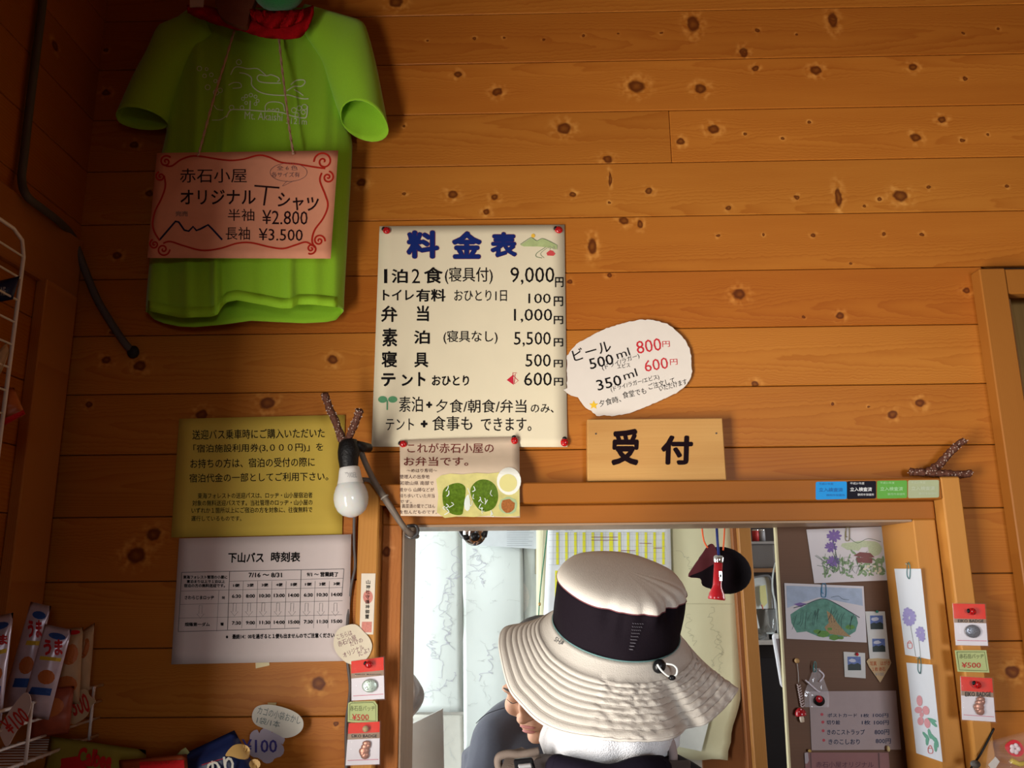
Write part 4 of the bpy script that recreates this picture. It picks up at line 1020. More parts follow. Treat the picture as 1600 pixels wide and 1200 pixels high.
cb = thing('lamp_cable', 'pair of grey cables tied together running from black socket to window corner', 'cable', at(640, 832, -0.03))
bm = tube([Vector(p) for p in spline([at(564, 706, YL+0.02), at(572, 726, -0.06), at(585, 752, -0.05), at(600, 775, -0.046), at(616, 800, -0.043), at(630, 822, -0.042), at(641, 833, -0.03), at(648, 834, 0.0), at(646, 826, 0.02)], 8)], 0.0050, 10)
obj('cable', bm, GC, cb, smooth=True)
bm = tube([Vector(p) for p in spline([at(566, 749, -0.05), at(580, 752, -0.045), at(592, 768, -0.045), at(604, 786, -0.044), at(622, 813, -0.043), at(634, 828, -0.04), at(644, 838, -0.02), at(652, 838, 0.01)], 8)], 0.0040, 10)
obj('cable', bm, GC2, cb, smooth=True)
q = at(601, 777, -0.046); dd = (at(610, 791, -0.046)-q).normalized()
obj('cable_tie', lathe([(0.0072, -0.0012), (0.0078, -0.0012), (0.0078, 0.0012), (0.0072, 0.0012)], q, dd, 14), mat('cable_tie_grey', (0.4, 0.36, 0.3), 0.4), cb)
bm = bmesh.new()
tube([Vector(p) for p in spline([at(636, 822, -0.02), at(650, 822, -0.02), at(652, 834, -0.022), at(642, 840, -0.022), at(634, 836, -0.02)], 6)], 0.003, 8, bm)
obj('cable_clip', bm, mat('grey_clip', (0.12, 0.12, 0.12), 0.3, metal=0.5), cb, smooth=True)
pc = thing('post_cable', 'grey cable running down beside left window casing behind paper notes', 'cable', at(545, 1200, -0.012))
obj('cable', tube([Vector(p) for p in spline([at(570, 749, -0.05), at(560, 765, -0.03), at(554, 800, -0.012), at(553.5, 850, -0.006), at(555, 885, -0.006), at(549, 915, -0.006), at(545, 950, -0.006), at(542.5, 985, -0.013), at(543, 1030, -0.014), at(547, 1070, -0.012), at(545, 1100, -0.006), at(541, 1130, -0.006), at(541, 1200, -0.006), at(540, 1330, -0.006)], 8)], 0.0026, 8), mat('grey_violet_cable', (0.12, 0.105, 0.10), 0.5), pc, smooth=True)
rbn = thing('forked_branch', 'forked flecked bark branch lying on right end of window casing', 'branch', at(1465, 750, -0.02))
bm = bmesh.new(); fk = bmesh.new(); YB = -0.020
branch(bm, fk, [at(1421, 737, YB), at(1438, 738, YB), at(1458, 739, YB), at(1480, 740, YB), at(1500, 741, YB), at(1518, 739, YB)], 0.0070, 0.0060, 4)
branch(bm, fk, [at(1446, 740, YB), at(1463, 729, YB-0.002), at(1480, 712, YB-0.006), at(1494, 697, YB-0.01), at(1508, 688, YB-0.014)], 0.0075, 0.0055, 5)
obj('bark', bm, BARK, rbn, smooth=True); obj('bark_flecks', fk, LICHEN, rbn, kind='stuff')

xh = xb+0.012
co = thing('grey_conduit', 'thick grey flexible conduit running down from ceiling in dark left corner', 'conduit', at(206, 549, -0.01))
cp = [atx(72, -60, XL+0.012), atx(67, 0, XL+0.012), atx(57, 80, XL+0.012), atx(47, 160, XL+0.012), atx(38, 240, XL+0.012), atx(34, 280, XL+0.014), atx(42, 306, xh), atx(66, 326, xh), atx(92, 346, xh), at(112, 368, -0.035), at(124, 398, -0.022), at(136, 430, -0.012), at(152, 468, -0.011), at(174, 505, -0.011), at(195, 536, -0.011), at(207, 549, -0.008)]
obj('conduit_tube', tube([Vector(p) for p in spline(cp, 8)], 0.0068, 12), mat('grey_conduit', (0.085, 0.075, 0.075), 0.55), co, smooth=True)
obj('end_cap', ellipsoid(at(208, 550, -0.008), 0.011, 0.008, 0.012, 14, 8), mat('black_rubber', (0.015, 0.013, 0.012), 0.6), co, smooth=True)
bc = thing('black_cable', 'thin black cable hanging down corner between dark left wall and back wall', 'cable', at(72, 310, -0.01))
obj('cable', tube([Vector(p) for p in spline([at(110, -40, -0.006), at(105, 30, -0.006), at(97, 90, -0.006), at(85, 160, -0.006), at(77, 220, -0.006), at(72, 300, -0.006), at(70, 318, -0.006)], 6)], 0.0022, 8), TAPE, bc, smooth=True)

# ------------------------------------------------------------------ white wire display panel and basket with snacks
WW = mat('white_coated_wire', (0.66, 0.60, 0.58), 0.35)
xw = -0.695
dr_ = thing('wire_grid_shading_rack', 'added wooden rack shading the corner behind white wire grid at left edge of photo', 'rack', (XL, -0.62, 0.0))  # wire grid is real; its wooden boards are added to shade the corner
wp = obj('wire_panel', tube([Vector((xw, -0.78, 1.25)), Vector((xw, -0.78, 1.27))], 0.002, 6), WW, dr_)
wp.location = (0, 0, 0)
def yz(px, py): p = atx(px, py, xw); return p.y, p.z
ye, _ = yz(24, 500)
ztop = atx(14, 352, xw).z; zbot = atx(2, 905, xw).z-0.12
fr_ = [Vector((xw, -0.78, ztop)), Vector((xw, ye-0.03, ztop)), Vector((xw, ye-0.008, ztop-0.008)), Vector((xw, ye, ztop-0.03)), Vector((xw, ye, zbot))]
obj('frame', tube(fr_, 0.0027, 8), WW, wp, smooth=True)
k = 0; z_ = atx(25, 394, xw).z
while z_ > zbot:
    obj('wire', tube([Vector((xw, -0.78, z_)), Vector((xw, ye, z_))], 0.0016, 6), WW, wp, smooth=True); z_ -= 0.0318; k += 1
for i in range(5):
    y = ye-0.075*(i+1)
    obj('upright_wire', tube([Vector((xw-0.0025, y, ztop)), Vector((xw-0.0025, y, zbot))], 0.0016, 6), WW, wp, smooth=True)
for z_ in (ztop-0.1, zbot+0.1): obj('wall_hook', tube([Vector((xw, -0.50, z_)), Vector((XL+0.137, -0.50, z_))], 0.002, 6), WW, wp, smooth=True)

xk = at(160, 1070, -0.012).x
bk_ = thing('wire_basket', 'white wire basket holding snack packets at lower left corner', 'basket', at(100, 1190, -0.2))
zs4 = [at(160, 1070, -0.012).z, at(155, 1095, -0.012).z, at(150, 1121, -0.012).z, at(145, 1149, -0.012).z]
for i, z_ in enumerate(zs4):
    pts = [Vector((xk, -0.012, z_)), Vector((xk, -0.41, z_)), Vector((XL+0.004, -0.41, z_))]
    obj('wire', tube(pts, 0.0026 if i in (0, 3) else 0.002, 8), WW, bk_, smooth=True)
for y in (-0.045, -0.22, -0.40):
    obj('upright_wire', tube([Vector((xk+0.003, y, zs4[0]+0.001)), Vector((xk+0.003, y, zs4[3]-0.002))], 0.0026, 8), WW, bk_, smooth=True)
for i in range(19):
    y = -0.03-0.02*i
    obj('floor_wire', tube([Vector((xk, y, zs4[3]-0.003)), Vector((XL+0.004, y, zs4[3]-0.003))], 0.0012, 5), WW, bk_, smooth=True)
for zz in (zs4[1], zs4[0]):
    obj('cross_wire', tube([Vector((XL+0.004, -0.045, zz)), Vector((xk, -0.045, zz))], 0.0022, 6), WW, bk_, smooth=True)

def pillow(t, name, pts4, Y, depth, m, nu=12, nv=16, crimp=0.07, lean=0.0):
    """puffed packet with flat crimped ends; corner pixels TL TR BR BL"""
    a, b, c, d = pts4
    def uv(u, v): return ((a[0]*(1-u)+b[0]*u)*(1-v)+(d[0]*(1-u)+c[0]*u)*v, (a[1]*(1-u)+b[1]*u)*(1-v)+(d[1]*(1-u)+c[1]*u)*v)
    def puff(u, v):
        vv = max(0.0, min(1.0, (v-crimp)/(1-2*crimp))); return depth*(max(0, sin(pi*u))**0.6)*(max(0, sin(pi*vv))**0.45)
    bm = bmesh.new(); F = []; B = []; sd = hash_name(name, pts4)
    for j in range(nv+1):
        rf = []; rb = []
        for i in range(nu+1):
            u, v = i/nu, j/nv; q = uv(u, v); w_ = puff(u, v); nn = mnoise.noise(Vector((u*4, v*6, sd)))*depth*0.18
            p = at(q[0], q[1], Y-lean*(1-v)); edge = i in (0, nu) or j in (0, nv)
            rf.append(bm.verts.new(p+Vector((0, -w_-nn*(w_ > 1e-6), 0)))); rb.append(rf[-1] if edge else bm.verts.new(p+Vector((0, w_+0.0003, 0))))
        F.append(rf); B.append(rb)
    for j in range(nv):
        for i in range(nu):
            bm.faces.new((F[j][i], F[j+1][i], F[j+1][i+1], F[j][i+1]))
            try: bm.faces.new((B[j][i], B[j][i+1], B[j+1][i+1], B[j+1][i]))
            except ValueError: pass
    bmesh.ops.recalc_face_normals(bm, faces=bm.faces)
    o = obj(name, bm, m, t, smooth=True)
    def surf(px, py):   # invert the bilinear map coarsely
        u = v = 0.5
        for _ in range(8):
            q = uv(u, v); e = 1e-3; qu = uv(u+e, v); qv = uv(u, v+e)
            ux, uy = (qu[0]-q[0])/e, (qu[1]-q[1])/e; vx, vy = (qv[0]-q[0])/e, (qv[1]-q[1])/e; D = ux*vy-uy*vx or 1e-9
            dx, dy = px-q[0], py-q[1]; u += (dx*vy-dy*vx)/D; v += (ux*dy-uy*dx)/D
        u = max(0, min(1, u)); v = max(0, min(1, v))
        return Y-lean*(1-v)-puff(u, v)-depth*0.10-0.0008
    return o, surf, uv
def hash_name(n, p): return (sum(ord(c) for c in n)+p[0][0]*1.3+p[0][1]*0.7) % 50
SURF = {}
def snack(label, cat, pts4, Y, depth, m, prints=(), group=None, name='snack_packet', lean=0.0, rough=None):
    c = [sum(p[i] for p in pts4)/4 for i in (0, 1)]
    t = thing(name, label, cat, at(c[0], max(p[1] for p in pts4), Y), group)
    o, s, uv = pillow(t, 'packet', pts4, Y, depth, m, lean=lean)
    for pr in prints:
        kind = pr[0]
        if kind == 'poly': obj(pr[1], flat([uv(*p) for p in pr[3]], s), pr[2], t)
        if kind == 'ell':
            bm = bmesh.new(); (cu, cv, ru, rv) = pr[3]
            n = 12; P = [uv(cu+ru*cos(2*pi*k/n), cv+rv*sin(2*pi*k/n)) for k in range(n)]; flat(P, s, bm); obj(pr[1], bm, pr[2], t)
        if kind == 'text':
            (u0, v0, u1, v1) = pr[4]; p0 = uv(u0, v0); p1 = uv(u1, v1); pm = uv(u0, v1)
            bm = text(pr[3], p0[0], p0[1], p1[0], p1[1], s, bold=0.05, a=pr[5] if len(pr) > 5 else 0); obj(pr[1], bm, pr[2], t)
    SURF[label] = s
    return t
SNW = mat('snack_foil', (0.50, 0.42, 0.50), 0.28, metal=0.2, var=0.3, scale=60); REDP = mat('print_red', (0.45, 0.01, 0.015), 0.4); BLUP = mat('print_blue', (0.02, 0.07, 0.28), 0.4); YELP = mat('print_yellow', (0.55, 0.38, 0.03), 0.4); ORP = mat('print_orange', (0.42, 0.12, 0.03), 0.45)
BEI = mat('beige_packet', (0.42, 0.27, 0.15), 0.45, var=0.15)
pr1 = [('ell', 'blue_band', BLUP, (0.55, 0.10, 0.32, 0.035)), ('text', 'red_title', REDP, 'うま', (0.1, 0.16, 0.92, 0.29)), ('poly', 'yellow_band', YELP, [(0.15, 0.34), (0.9, 0.32), (0.9, 0.36), (0.15, 0.38)]), ('ell', 'food_print', ORP, (0.55, 0.55, 0.3, 0.08)), ('poly', 'blue_panel', BLUP, [(0.1, 0.68), (0.85, 0.66), (0.85, 0.74), (0.1, 0.76)])]
snack('silver snack stick packet with red writing, cut by left photo edge', 'snack', [(-22, 966), (21, 957), (2, 1130), (-44, 1130)], -0.24, 0.012, SNW, pr1, 'snack sticks in the wire basket')
snack('silver snack stick packet with red writing, tallest, behind the others in basket', 'snack', [(48, 940), (80, 947), (40, 1120), (-2, 1115)], -0.13, 0.011, SNW, pr1, 'snack sticks in the wire basket')
snack('silver snack stick packet with red writing, nearest to beige packets', 'snack', [(70, 975), (112, 984), (76, 1125), (30, 1118)], -0.20, 0.012, SNW, pr1, 'snack sticks in the wire basket')
snack('beige packet with brown nut print beside silver snack stick', 'snack', [(104, 982), (130, 980), (124, 1100), (70, 1100)], -0.14, 0.012, BEI, [('ell', 'red_top', REDP, (0.5, 0.06, 0.35, 0.03)), ('ell', 'nut_print', ORP, (0.5, 0.35, 0.34, 0.14)), ('ell', 'lower_print', ORP, (0.5, 0.75, 0.4, 0.12))], 'beige packets in the wire basket')
snack('tall narrow beige packet at right end of wire basket', 'snack', [(129, 985), (148, 973), (139, 1085), (108, 1095)], -0.085, 0.011, BEI, [('ell', 'nut_print', ORP, (0.45, 0.30, 0.3, 0.14))], 'beige packets in the wire basket')
snack('orange brown packet standing low behind basket wires', 'snack', [(52, 1078), (116, 1072), (108, 1146), (44, 1156)], -0.17, 0.012, mat('brown_red_packet', (0.28, 0.06, 0.03), 0.4, var=0.4, scale=80), [('ell', 'food_print', ORP, (0.5, 0.4, 0.3, 0.2))])
# tags on the basket
yt_ = atx(118, 1088, xk).y-0.012
tg = paper_thing('price_tag', 'beige fruit-shaped 300 yen price tag on wire basket', 'price tag', card([(x, y) for x, y in spline([(88, 1102), (95, 1097), (105, 1088), (125, 1078), (135, 1077), (140, 1087), (150, 1096), (142, 1103), (136, 1118), (122, 1129), (110, 1131), (99, 1122), (95, 1107)], 4, True)], yt_, 0.0012), BEI if False else mat('tan_card', (0.48, 0.33, 0.19), 0.7))
obj('red_price', text('¥300', 99, 1086, 139, 1118, yt_-0.0008, bold=0.02, a=16), mat('tag_red_ink', (0.45, 0.02, 0.01), 0.5), tg)
tg = paper_thing('price_tag', 'pale pink 100 yen price tag at bottom left corner', 'price tag', card(spline([(4, 1158), (0, 1140), (14, 1112), (36, 1084), (46, 1086), (48, 1102), (40, 1126), (26, 1142), (12, 1166)], 4, True), -0.28, 0.0012), mat('pink_card', (0.5, 0.38, 0.36), 0.7))
obj('red_price', text('¥100', 4, 1112, 44, 1140, -0.2807, bold=0.02, a=38), MATS['tag_red_ink'], tg)
# left wire panel snacks
snack('dark navy packet clipped on white wire panel', 'snack', [(-30, 446), (31, 431), (20, 468), (-34, 478)], -0.40, 0.010, mat('navy_packet', (0.01, 0.015, 0.06), 0.35), [('text', 'pale_writing', mat('dim_white', (0.4, 0.4, 0.45), 0.5), 'NE', (0.55, 0.3, 0.75, 0.75))])
snack('orange red snack packet hanging on white wire panel', 'snack', [(-30, 600), (22, 606), (40, 648), (-26, 684)], -0.36, 0.014, mat('orange_packet', (0.42, 0.11, 0.03), 0.35, var=0.3, scale=60), [('poly', 'red_strip', REDP, [(0.0, 0.82), (1.0, 0.82), (1.0, 0.97), (0.0, 0.97)])])
snack('pale brown stick packet hanging above orange red packet', 'snack', [(-12, 560), (10, 535), (14, 548), (-6, 600)], -0.40, 0.008, BEI)

# shelf below the frame that carries the crisps, and the crisps
zsh = at(300, 1300, -0.12).z
sh = thing('snack_shelf', 'wooden shelf under crisp packets below bottom left of photo', 'shelf', (-0.5, -0.15, zsh-0.02))
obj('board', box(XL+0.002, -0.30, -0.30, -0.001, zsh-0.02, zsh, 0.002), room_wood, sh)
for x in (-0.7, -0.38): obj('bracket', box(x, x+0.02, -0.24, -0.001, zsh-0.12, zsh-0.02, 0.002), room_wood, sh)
YE = mat('olive_yellow_bag', (0.23, 0.19, 0.03), 0.4, var=0.12, scale=40)
snack('dull yellow crisp bag with red writing under wire basket', 'snack', [(78, 1150), (228, 1172), (232, 1290), (50, 1298)], -0.12, 0.03, YE, [('text', 'brand_writing', REDP, 'Calbee', (0.30, 0.10, 0.66, 0.27), -9), ('poly', 'red_blob', REDP, [(0.02, 0.26), (0.3, 0.18), (0.42, 0.3), (0.36, 0.42), (0.05, 0.44)])])
snack('orange and red crisp bag between yellow and navy bags', 'snack', [(186, 1188), (292, 1178), (300, 1290), (190, 1292)], -0.17, 0.025, mat('orange_red_bag', (0.22, 0.04, 0.012), 0.4, var=0.15), [('poly', 'red_panel', REDP, [(0.3, 0.05), (0.95, 0.08), (0.95, 0.5), (0.3, 0.5)])])
nb = snack('navy crisp bag with potato chips printed on it', 'snack', [(270, 1186), (366, 1141), (420, 1236), (312, 1300)], -0.13, 0.028, mat('navy_bag', (0.008, 0.014, 0.055), 0.3), [('text', 'brand_writing', REDP, 'Calbee', (0.36, 0.20, 0.66, 0.33), 16)])
s_ = SURF['navy crisp bag with potato chips printed on it']
bm = flat(spline([(352, 1180), (364, 1165), (380, 1163), (390, 1170), (388, 1185), (375, 1186), (362, 1182)], 4, True), s_); obj('chip_print', bm, mat('crisp_print', (0.46, 0.28, 0.09), 0.5), nb)
bm = flat(ell(398, 1194, 9, 8, 12), s_); obj('chip_print', bm, MATS['crisp_print'], nb)
obj('outlined_writing', text('のり', 322, 1184, 366, 1212, s_, bold=0.03, a=12), mat('off_white_ink', (0.5, 0.48, 0.42), 0.5), nb)
obj('corner_flap', card([(270, 1186), (283, 1172), (290, 1168), (296, 1176), (281, 1190)], -0.131, 0.001), mat('olive_flap', (0.22, 0.20, 0.07), 0.5), nb)
# 100 yen cloud and oval note
pts = []
for (cx, cy, r, a0, a1) in ((402, 1152, 12, 150, 270), (416, 1148, 11, 190, 330), (432, 1155, 13, 230, 400), (432, 1172, 12, 300, 450), (418, 1182, 11, 20, 150), (400, 1172, 12, 80, 220)):
    for k in range(6): a = radians(a0+(a1-a0)*k/5); pts.append((cx+r*cos(a), cy+r*sin(a)))
tg = paper_thing('price_tag', 'lilac cloud-shaped 100 yen price tag behind navy crisp bag', 'price tag', card(pts, -0.020, 0.001), mat('lilac_card', (0.42, 0.36, 0.42), 0.7))
obj('violet_price', text('¥100', 378, 1155, 433, 1176, -0.0206, bold=0.015), mat('violet_ink', (0.05, 0.04, 0.20), 0.5), tg)
tg = paper_thing('oval_note', 'white oval handwritten snack price note on boards above lilac tag', 'note', card(spline([(394, 1116), (400, 1105), (414, 1101), (434, 1103), (460, 1112), (473, 1125), (472, 1140), (460, 1150), (445, 1153), (436, 1149), (420, 1141), (402, 1134), (395, 1126)], 5, True), -0.022, 0.001), mat('white_card2', (0.58, 0.54, 0.46), 0.7))
bm = text('カゴの小袋おかし', 402, 1111, 471, 1124, -0.0226, a=-14); text('1袋/1本', 401, 1123, 438, 1134, -0.0226, bm, a=-12)
lettering(tg, bm, mat('slate_pen', (0.10, 0.13, 0.13), 0.5))
obj('tape_tab', card([(418, 1098), (432, 1098), (430, 1104), (419, 1103)], -0.003, 0.02), MATS['yellowed_tape'], tg)

# lower right: clear bag of small goods and dark string
bg = thing('goods_bag', 'clear bag with red and white flower trinket at bottom right corner', 'bag', at(1580, 1200, -0.06))
o, s, uv = pillow(bg, 'clear_bag', [(1545, 1158), (1612, 1140), (1640, 1280), (1530, 1280)], -0.06, 0.02, FILM)
obj('flower_card', card(spline([(1571, 1166), (1584, 1156), (1596, 1162), (1600, 1174), (1594, 1182), (1580, 1180)], 3, True), -0.066, 0.002), mat('trinket_red', (0.6, 0.02, 0.03), 0.4), bg)
bm = bmesh.new()
for a in range(5): ellipsoid(at(1586+5*cos(a*1.257), 1170+5*sin(a*1.257), -0.068), 0.004, 0.002, 0.004, 8, 6, bm)
obj('white_flower', bm, mat('trinket_white', (0.75, 0.6, 0.62), 0.4), bg, smooth=True)
obj('yellow_trinket', tube([at(1580, 1188, -0.07), at(1592, 1194, -0.07), at(1606, 1192, -0.07)], 0.004, 8), YELP, bg, smooth=True)
obj('header_strip', card([(1545, 1195), (1556, 1183), (1562, 1190), (1552, 1206)], -0.085, 0.002), mat('pale_foil', (0.6, 0.55, 0.5), 0.3), bg)
sg_ = thing('dark_string', 'dark string running diagonally below right badge packs', 'string', at(1530, 1190, -0.04))
obj('cord', tube([Vector(p) for p in spline([at(1553, 1138, -0.036), at(1543, 1158, -0.038), at(1531, 1180, -0.04), at(1520, 1196, -0.045), at(1505, 1220, -0.05)], 6)], 0.0017, 8), TAPE, sg_, smooth=True)
obj('cord_end', ellipsoid(at(1524, 1194, -0.045), 0.008, 0.006, 0.006, 12, 8), mat('grey_lump', (0.12, 0.11, 0.10), 0.5), sg_, smooth=True)

# rack boards and overhead cupboard, added out of view to shade the left corner
RKW = plain_wood('shading_wood', light=(0.20, 0.08, 0.025), dark=(0.12, 0.045, 0.014), axis='ZY', seed=66, cath=(0, 4, 120))
for (y0, y1) in ((-0.765, -0.745), (-0.452, -0.432)): obj('side_panel', box(XL+0.001, XL+0.137, y0, y1, 0.0, 1.98, 0.001), RKW, dr_)
for z_ in (0.3, 0.7, 1.05, 1.35, 1.65, 1.96): obj('shelf_board', box(XL+0.001, XL+0.137, -0.745, -0.452, z_, z_+0.018, 0.001), RKW, dr_)
cb_ = thing('shading_cupboard', 'unseen dark wooden cupboard added at upper left to shade the corner', 'cupboard', (XL, -0.6, 2.02))
obj('body', box(XL+0.001, XL+0.13, -0.80, -0.50, 2.09, 2.80, 0.002), RKW, cb_)
obj('door', box(XL+0.131, XL+0.145, -0.795, -0.505, 2.10, 2.79, 0.002), RKW, cb_)
obj('handle', tube([Vector((XL+0.146, -0.74, 2.2)), Vector((XL+0.16, -0.74, 2.2)), Vector((XL+0.16, -0.74, 2.3)), Vector((XL+0.146, -0.74, 2.3))], 0.004, 8), mat('dark_steel', (0.12, 0.09, 0.07), 0.5, metal=0.8), cb_)
# ------------------------------------------------------------------ office behind the window
YM = 0.95
OXL, OXR, OYB, OZT = -1.30, 1.75, 1.35, 2.75
plaster = mat('office_plaster', (0.62, 0.61, 0.56), 0.85, var=0.04, scale=8)
wo = struct('wall_office_back'); obj('panel', box(OXL, 0.60, YM, YM+0.03, 0, OZT), plaster, wo)
obj('panel', box(0.60, OXR, OYB, OYB+0.03, 0, OZT), mat('office_dim_panel', (0.30, 0.22, 0.15), 0.8), wo)
obj('panel', box(0.60, 0.615, YM+0.03, OYB, 0, OZT), mat('office_dim_panel', (0.3, 0.2, 0.12), 0.8), wo)
wo = struct('wall_office_left')
for (y0, y1, z0, z1) in ((0.03, 0.2, 0, OZT), (1.04, YM+0.03, 0, OZT), (0.2, 1.04, 0, 0.88), (0.2, 1.04, 2.22, OZT)):
    if y1 > y0: obj('panel', box(OXL-0.03, OXL, y0, y1, z0, z1), plaster, wo)
wo = struct('wall_office_right'); obj('panel', box(OXR, OXR+0.03, 0.03, OYB+0.03, 0, OZT), plaster, wo)
wo = struct('ceiling_office'); obj('panel', box(OXL-0.03, OXR+0.03, 0.03, OYB+0.03, OZT, OZT+0.03), plaster, wo)
# inner face of the boarded wall
wo = struct('wall_office_front')
for (a, b, z0, z1) in ((OXL-0.03, OL, 0, OZT), (OR, DL, 0, OZT), (OL, OR, OT+0.02, OZT), (DL, OXR+0.03, DT+0.02, OZT), (OL, OR, 0, 0.9)):
    obj('panel', box(a, b, 0.031, 0.045, z0, z1), plaster, wo)

CH = mat('chrome', (0.75, 0.76, 0.78), 0.12, metal=1.0, var=0.0)
# maps
MAPP = mat('map_paper_cool', (0.66, 0.72, 0.70), 0.6, var=0.05, scale=7)
MLINE = mat('map_river_ink', (0.48, 0.49, 0.56), 0.7)
MLINE2 = mat('map_grey_ink', (0.50, 0.53, 0.53), 0.7)
def river(bm, p0, p1, Y, w, seed, amp=7, n=26):
    rd = random.Random(seed); P = []; ox = oy = 0
    for i in range(n+1):
        t = i/n; ox = ox*0.7+rd.uniform(-amp, amp); oy = oy*0.7+rd.uniform(-amp, amp)*0.6
        P.append((p0[0]+(p1[0]-p0[0])*t+ox, p0[1]+(p1[1]-p0[1])*t+oy))
    stroke(P, w, Y, bm, n=3)
def mapsheet(label, q, Y, rivers, m, seed, box_, group=None):
    rd = random.Random(seed)
    f = lambda px, py: Y-0.003*sin(px/19.0+seed)-0.003*sin(py/31.0+seed)
    t = paper_thing('wall_map', label, 'map', sheet(q, f, 16, 30, 0.0006), m, group, smooth=True)
    bm = bmesh.new()
    for i, (a, b) in enumerate(rivers): river(bm, a, b, off(f, 0.001), 0.7, seed*10+i)
    obj('river_lines', bm, MLINE, t)
    bm = bmesh.new()
    for i in range(34):
        x, y = rd.uniform(box_[0], box_[2]), rd.uniform(box_[1], box_[3])
        river(bm, (x, y), (x+rd.uniform(-22, 22), y+rd.uniform(-26, 26)), off(f, 0.0009), 0.35, seed*100+i, 3, 9)
    o = obj('contour_lines', bm, MLINE2, t); o['kind'] = 'stuff'
    return t
mapsheet('large pale map sheet at left edge of counter window', [(560, 770), (721, 770), (724, 1112), (556, 1114)], YM-0.006, [((716, 855), (690, 960)), ((705, 910), (700, 1010)), ((700, 970), (692, 1060)), ((708, 1050), (670, 1094)), ((670, 1000), (676, 1030)), ((712, 890), (700, 930))], MAPP, 3, (600, 830, 718, 1100))
mapsheet('pale map sheet with upright seams between left map and calendar', [(722, 770), (816, 770), (820, 1175), (725, 1175)], YM-0.009, [((745, 855), (735, 905)), ((750, 870), (762, 915)), ((772, 1010), (755, 1065))], MAPP, 4, (726, 830, 812, 1100))
mapsheet('plain pale sheet low under large left map', [(556, 1116), (728, 1117), (732, 1290), (552, 1290)], YM-0.006, [], mat('map_paper_warm', (0.62, 0.62, 0.56), 0.6), 5, (600, 1150, 720, 1280))
mapsheet('narrow grey sheet between pale map and calendar', [(817, 770), (842, 770), (838, 1100), (820, 1175)], YM-0.005, [], mat('map_paper_grey', (0.52, 0.56, 0.52), 0.6), 6, (820, 830, 836, 1000))
CRM = mat('map_paper_cream', (0.60, 0.58, 0.40), 0.6, var=0.06, scale=8)
dp = thing('cream_map', 'large cream map sheet with torn bottom hanging right of calendar', 'map', at(1100, 1190, YM-0.05))
f2 = lambda px, py: YM-0.030-0.004*sin(px/21.0)-0.02*max(0, (py-1000)/190.0)*max(0, (px-1100)/50.0)
out = [(835, 780), (1143, 780), (1147, 880), (1152, 930), (1155, 1000), (1157, 1060), (1157, 1095), (1150, 1120), (1143, 1140), (1142, 1160), (1138, 1168), (1138, 1188), (1125, 1186), (1110, 1188), (1100, 1184), (1092, 1188), (1060, 1187), (1000, 1190), (850, 1190)]
bm = bmesh.new(); N_ = 30
def edge_r(py): return interp([(780, 1143), (880, 1147), (930, 1152), (1000, 1155), (1060, 1157), (1095, 1157), (1120, 1150), (1140, 1143), (1160, 1142), (1170, 1138), (1190, 1137)], py)
g = []
for j in range(N_+1):
    py = 780+(1187-780)*j/N_; g.append([bm.verts.new(at(838+(edge_r(py)-838)*i/24, py+(2.5*sin(i*1.9)+1.5*sin(i*4.1) if j == N_ else 0), f2)) for i in range(25)])
for j in range(N_):
    for i in range(24): bm.faces.new((g[j][i], g[j+1][i], g[j+1][i+1], g[j][i+1]))
obj('paper', bm, CRM, dp, smooth=True, solid=0.0008)
bm = bmesh.new()
for i, (a, b) in enumerate((((1108, 950), (1120, 1000)), ((1125, 990), (1130, 1050)), ((1060, 860), (1090, 900)), ((1128, 1000), (1118, 1040)), ((1075, 960), (1082, 1010)))): river(bm, a, b, off(f2, 0.001), 0.5, i+70, 5)
obj('river_lines', bm, mat('map_olive_ink', (0.38, 0.38, 0.27), 0.7), dp)
obj('fold_crease', stroke([(1042, 943), (1153, 944)], 0.9, off(f2, 0.001), smooth=False), mat('crease_shade', (0.44, 0.42, 0.28), 0.8), dp)
lo = paper_thing('loose_sheet', 'loose pale paper sheet poking out behind hat brim at lower right', 'paper', card([(1040, 1110), (1116, 1095), (1096, 1174), (1046, 1164), (1043, 1150), (1030, 1150)], YM-0.058, 0.001), mat('loose_paper', (0.60, 0.62, 0.60), 0.6))

# plan with yellow stripes
zc_ = Z(820, 815, 6.4)
f3 = lambda px, py: YM-0.045-0.004*abs(sin((px-848)/101.0*pi))
cal = paper_thing('year_plan', 'white year plan with yellow stripes above sun hat', 'calendar', sheet([(858, 778), (1046, 776), (1051, 960), (848, 985)], f3, 20, 14, 0.0006), mat('plan_paper', (0.68, 0.70, 0.72), 0.6), smooth=True)
bm = bmesh.new()
for x in (325, 415, 505, 592, 680, 768, 945, 1032, 1122, 1210, 1297, 1385): zs([(x, 108), (x+2, 432)], 4.0 if x != 592 else 4.6, zc_, off(f3, 0.0012), bm, smooth=False)
zs([(862, 108), (864, 410)], 6.0, zc_, off(f3, 0.0012), bm, smooth=False); zs([(316, 490), (314, 760)], 4.2, zc_, off(f3, 0.0012), bm, smooth=False); zs([(405, 492), (405, 520)], 4.0, zc_, off(f3, 0.0012), bm, smooth=False)
obj('yellow_stripes', bm, mat('highlighter_yellow', (0.68, 0.66, 0.04), 0.6), cal)
bm = bmesh.new()
for y in (108, 130, 188, 250, 312, 372, 432): zs([(240, y), (1408, y-3)], 0.35, zc_, off(f3, 0.0016), bm, smooth=False)
for x in range(13): zs([(282+x*88, 100), (284+x*88, 436)], 0.25, zc_, off(f3, 0.0016), bm, smooth=False)
texts([('年間予定表　平成23年度', 250, 68, 480, 92), ('東海', 1305, 66, 1365, 80)], zc_, off(f3, 0.0016), bm=bm)
obj('grid_lines', bm, mat('plan_grey_ink', (0.34, 0.36, 0.42), 0.7), cal)
bm = bmesh.new()
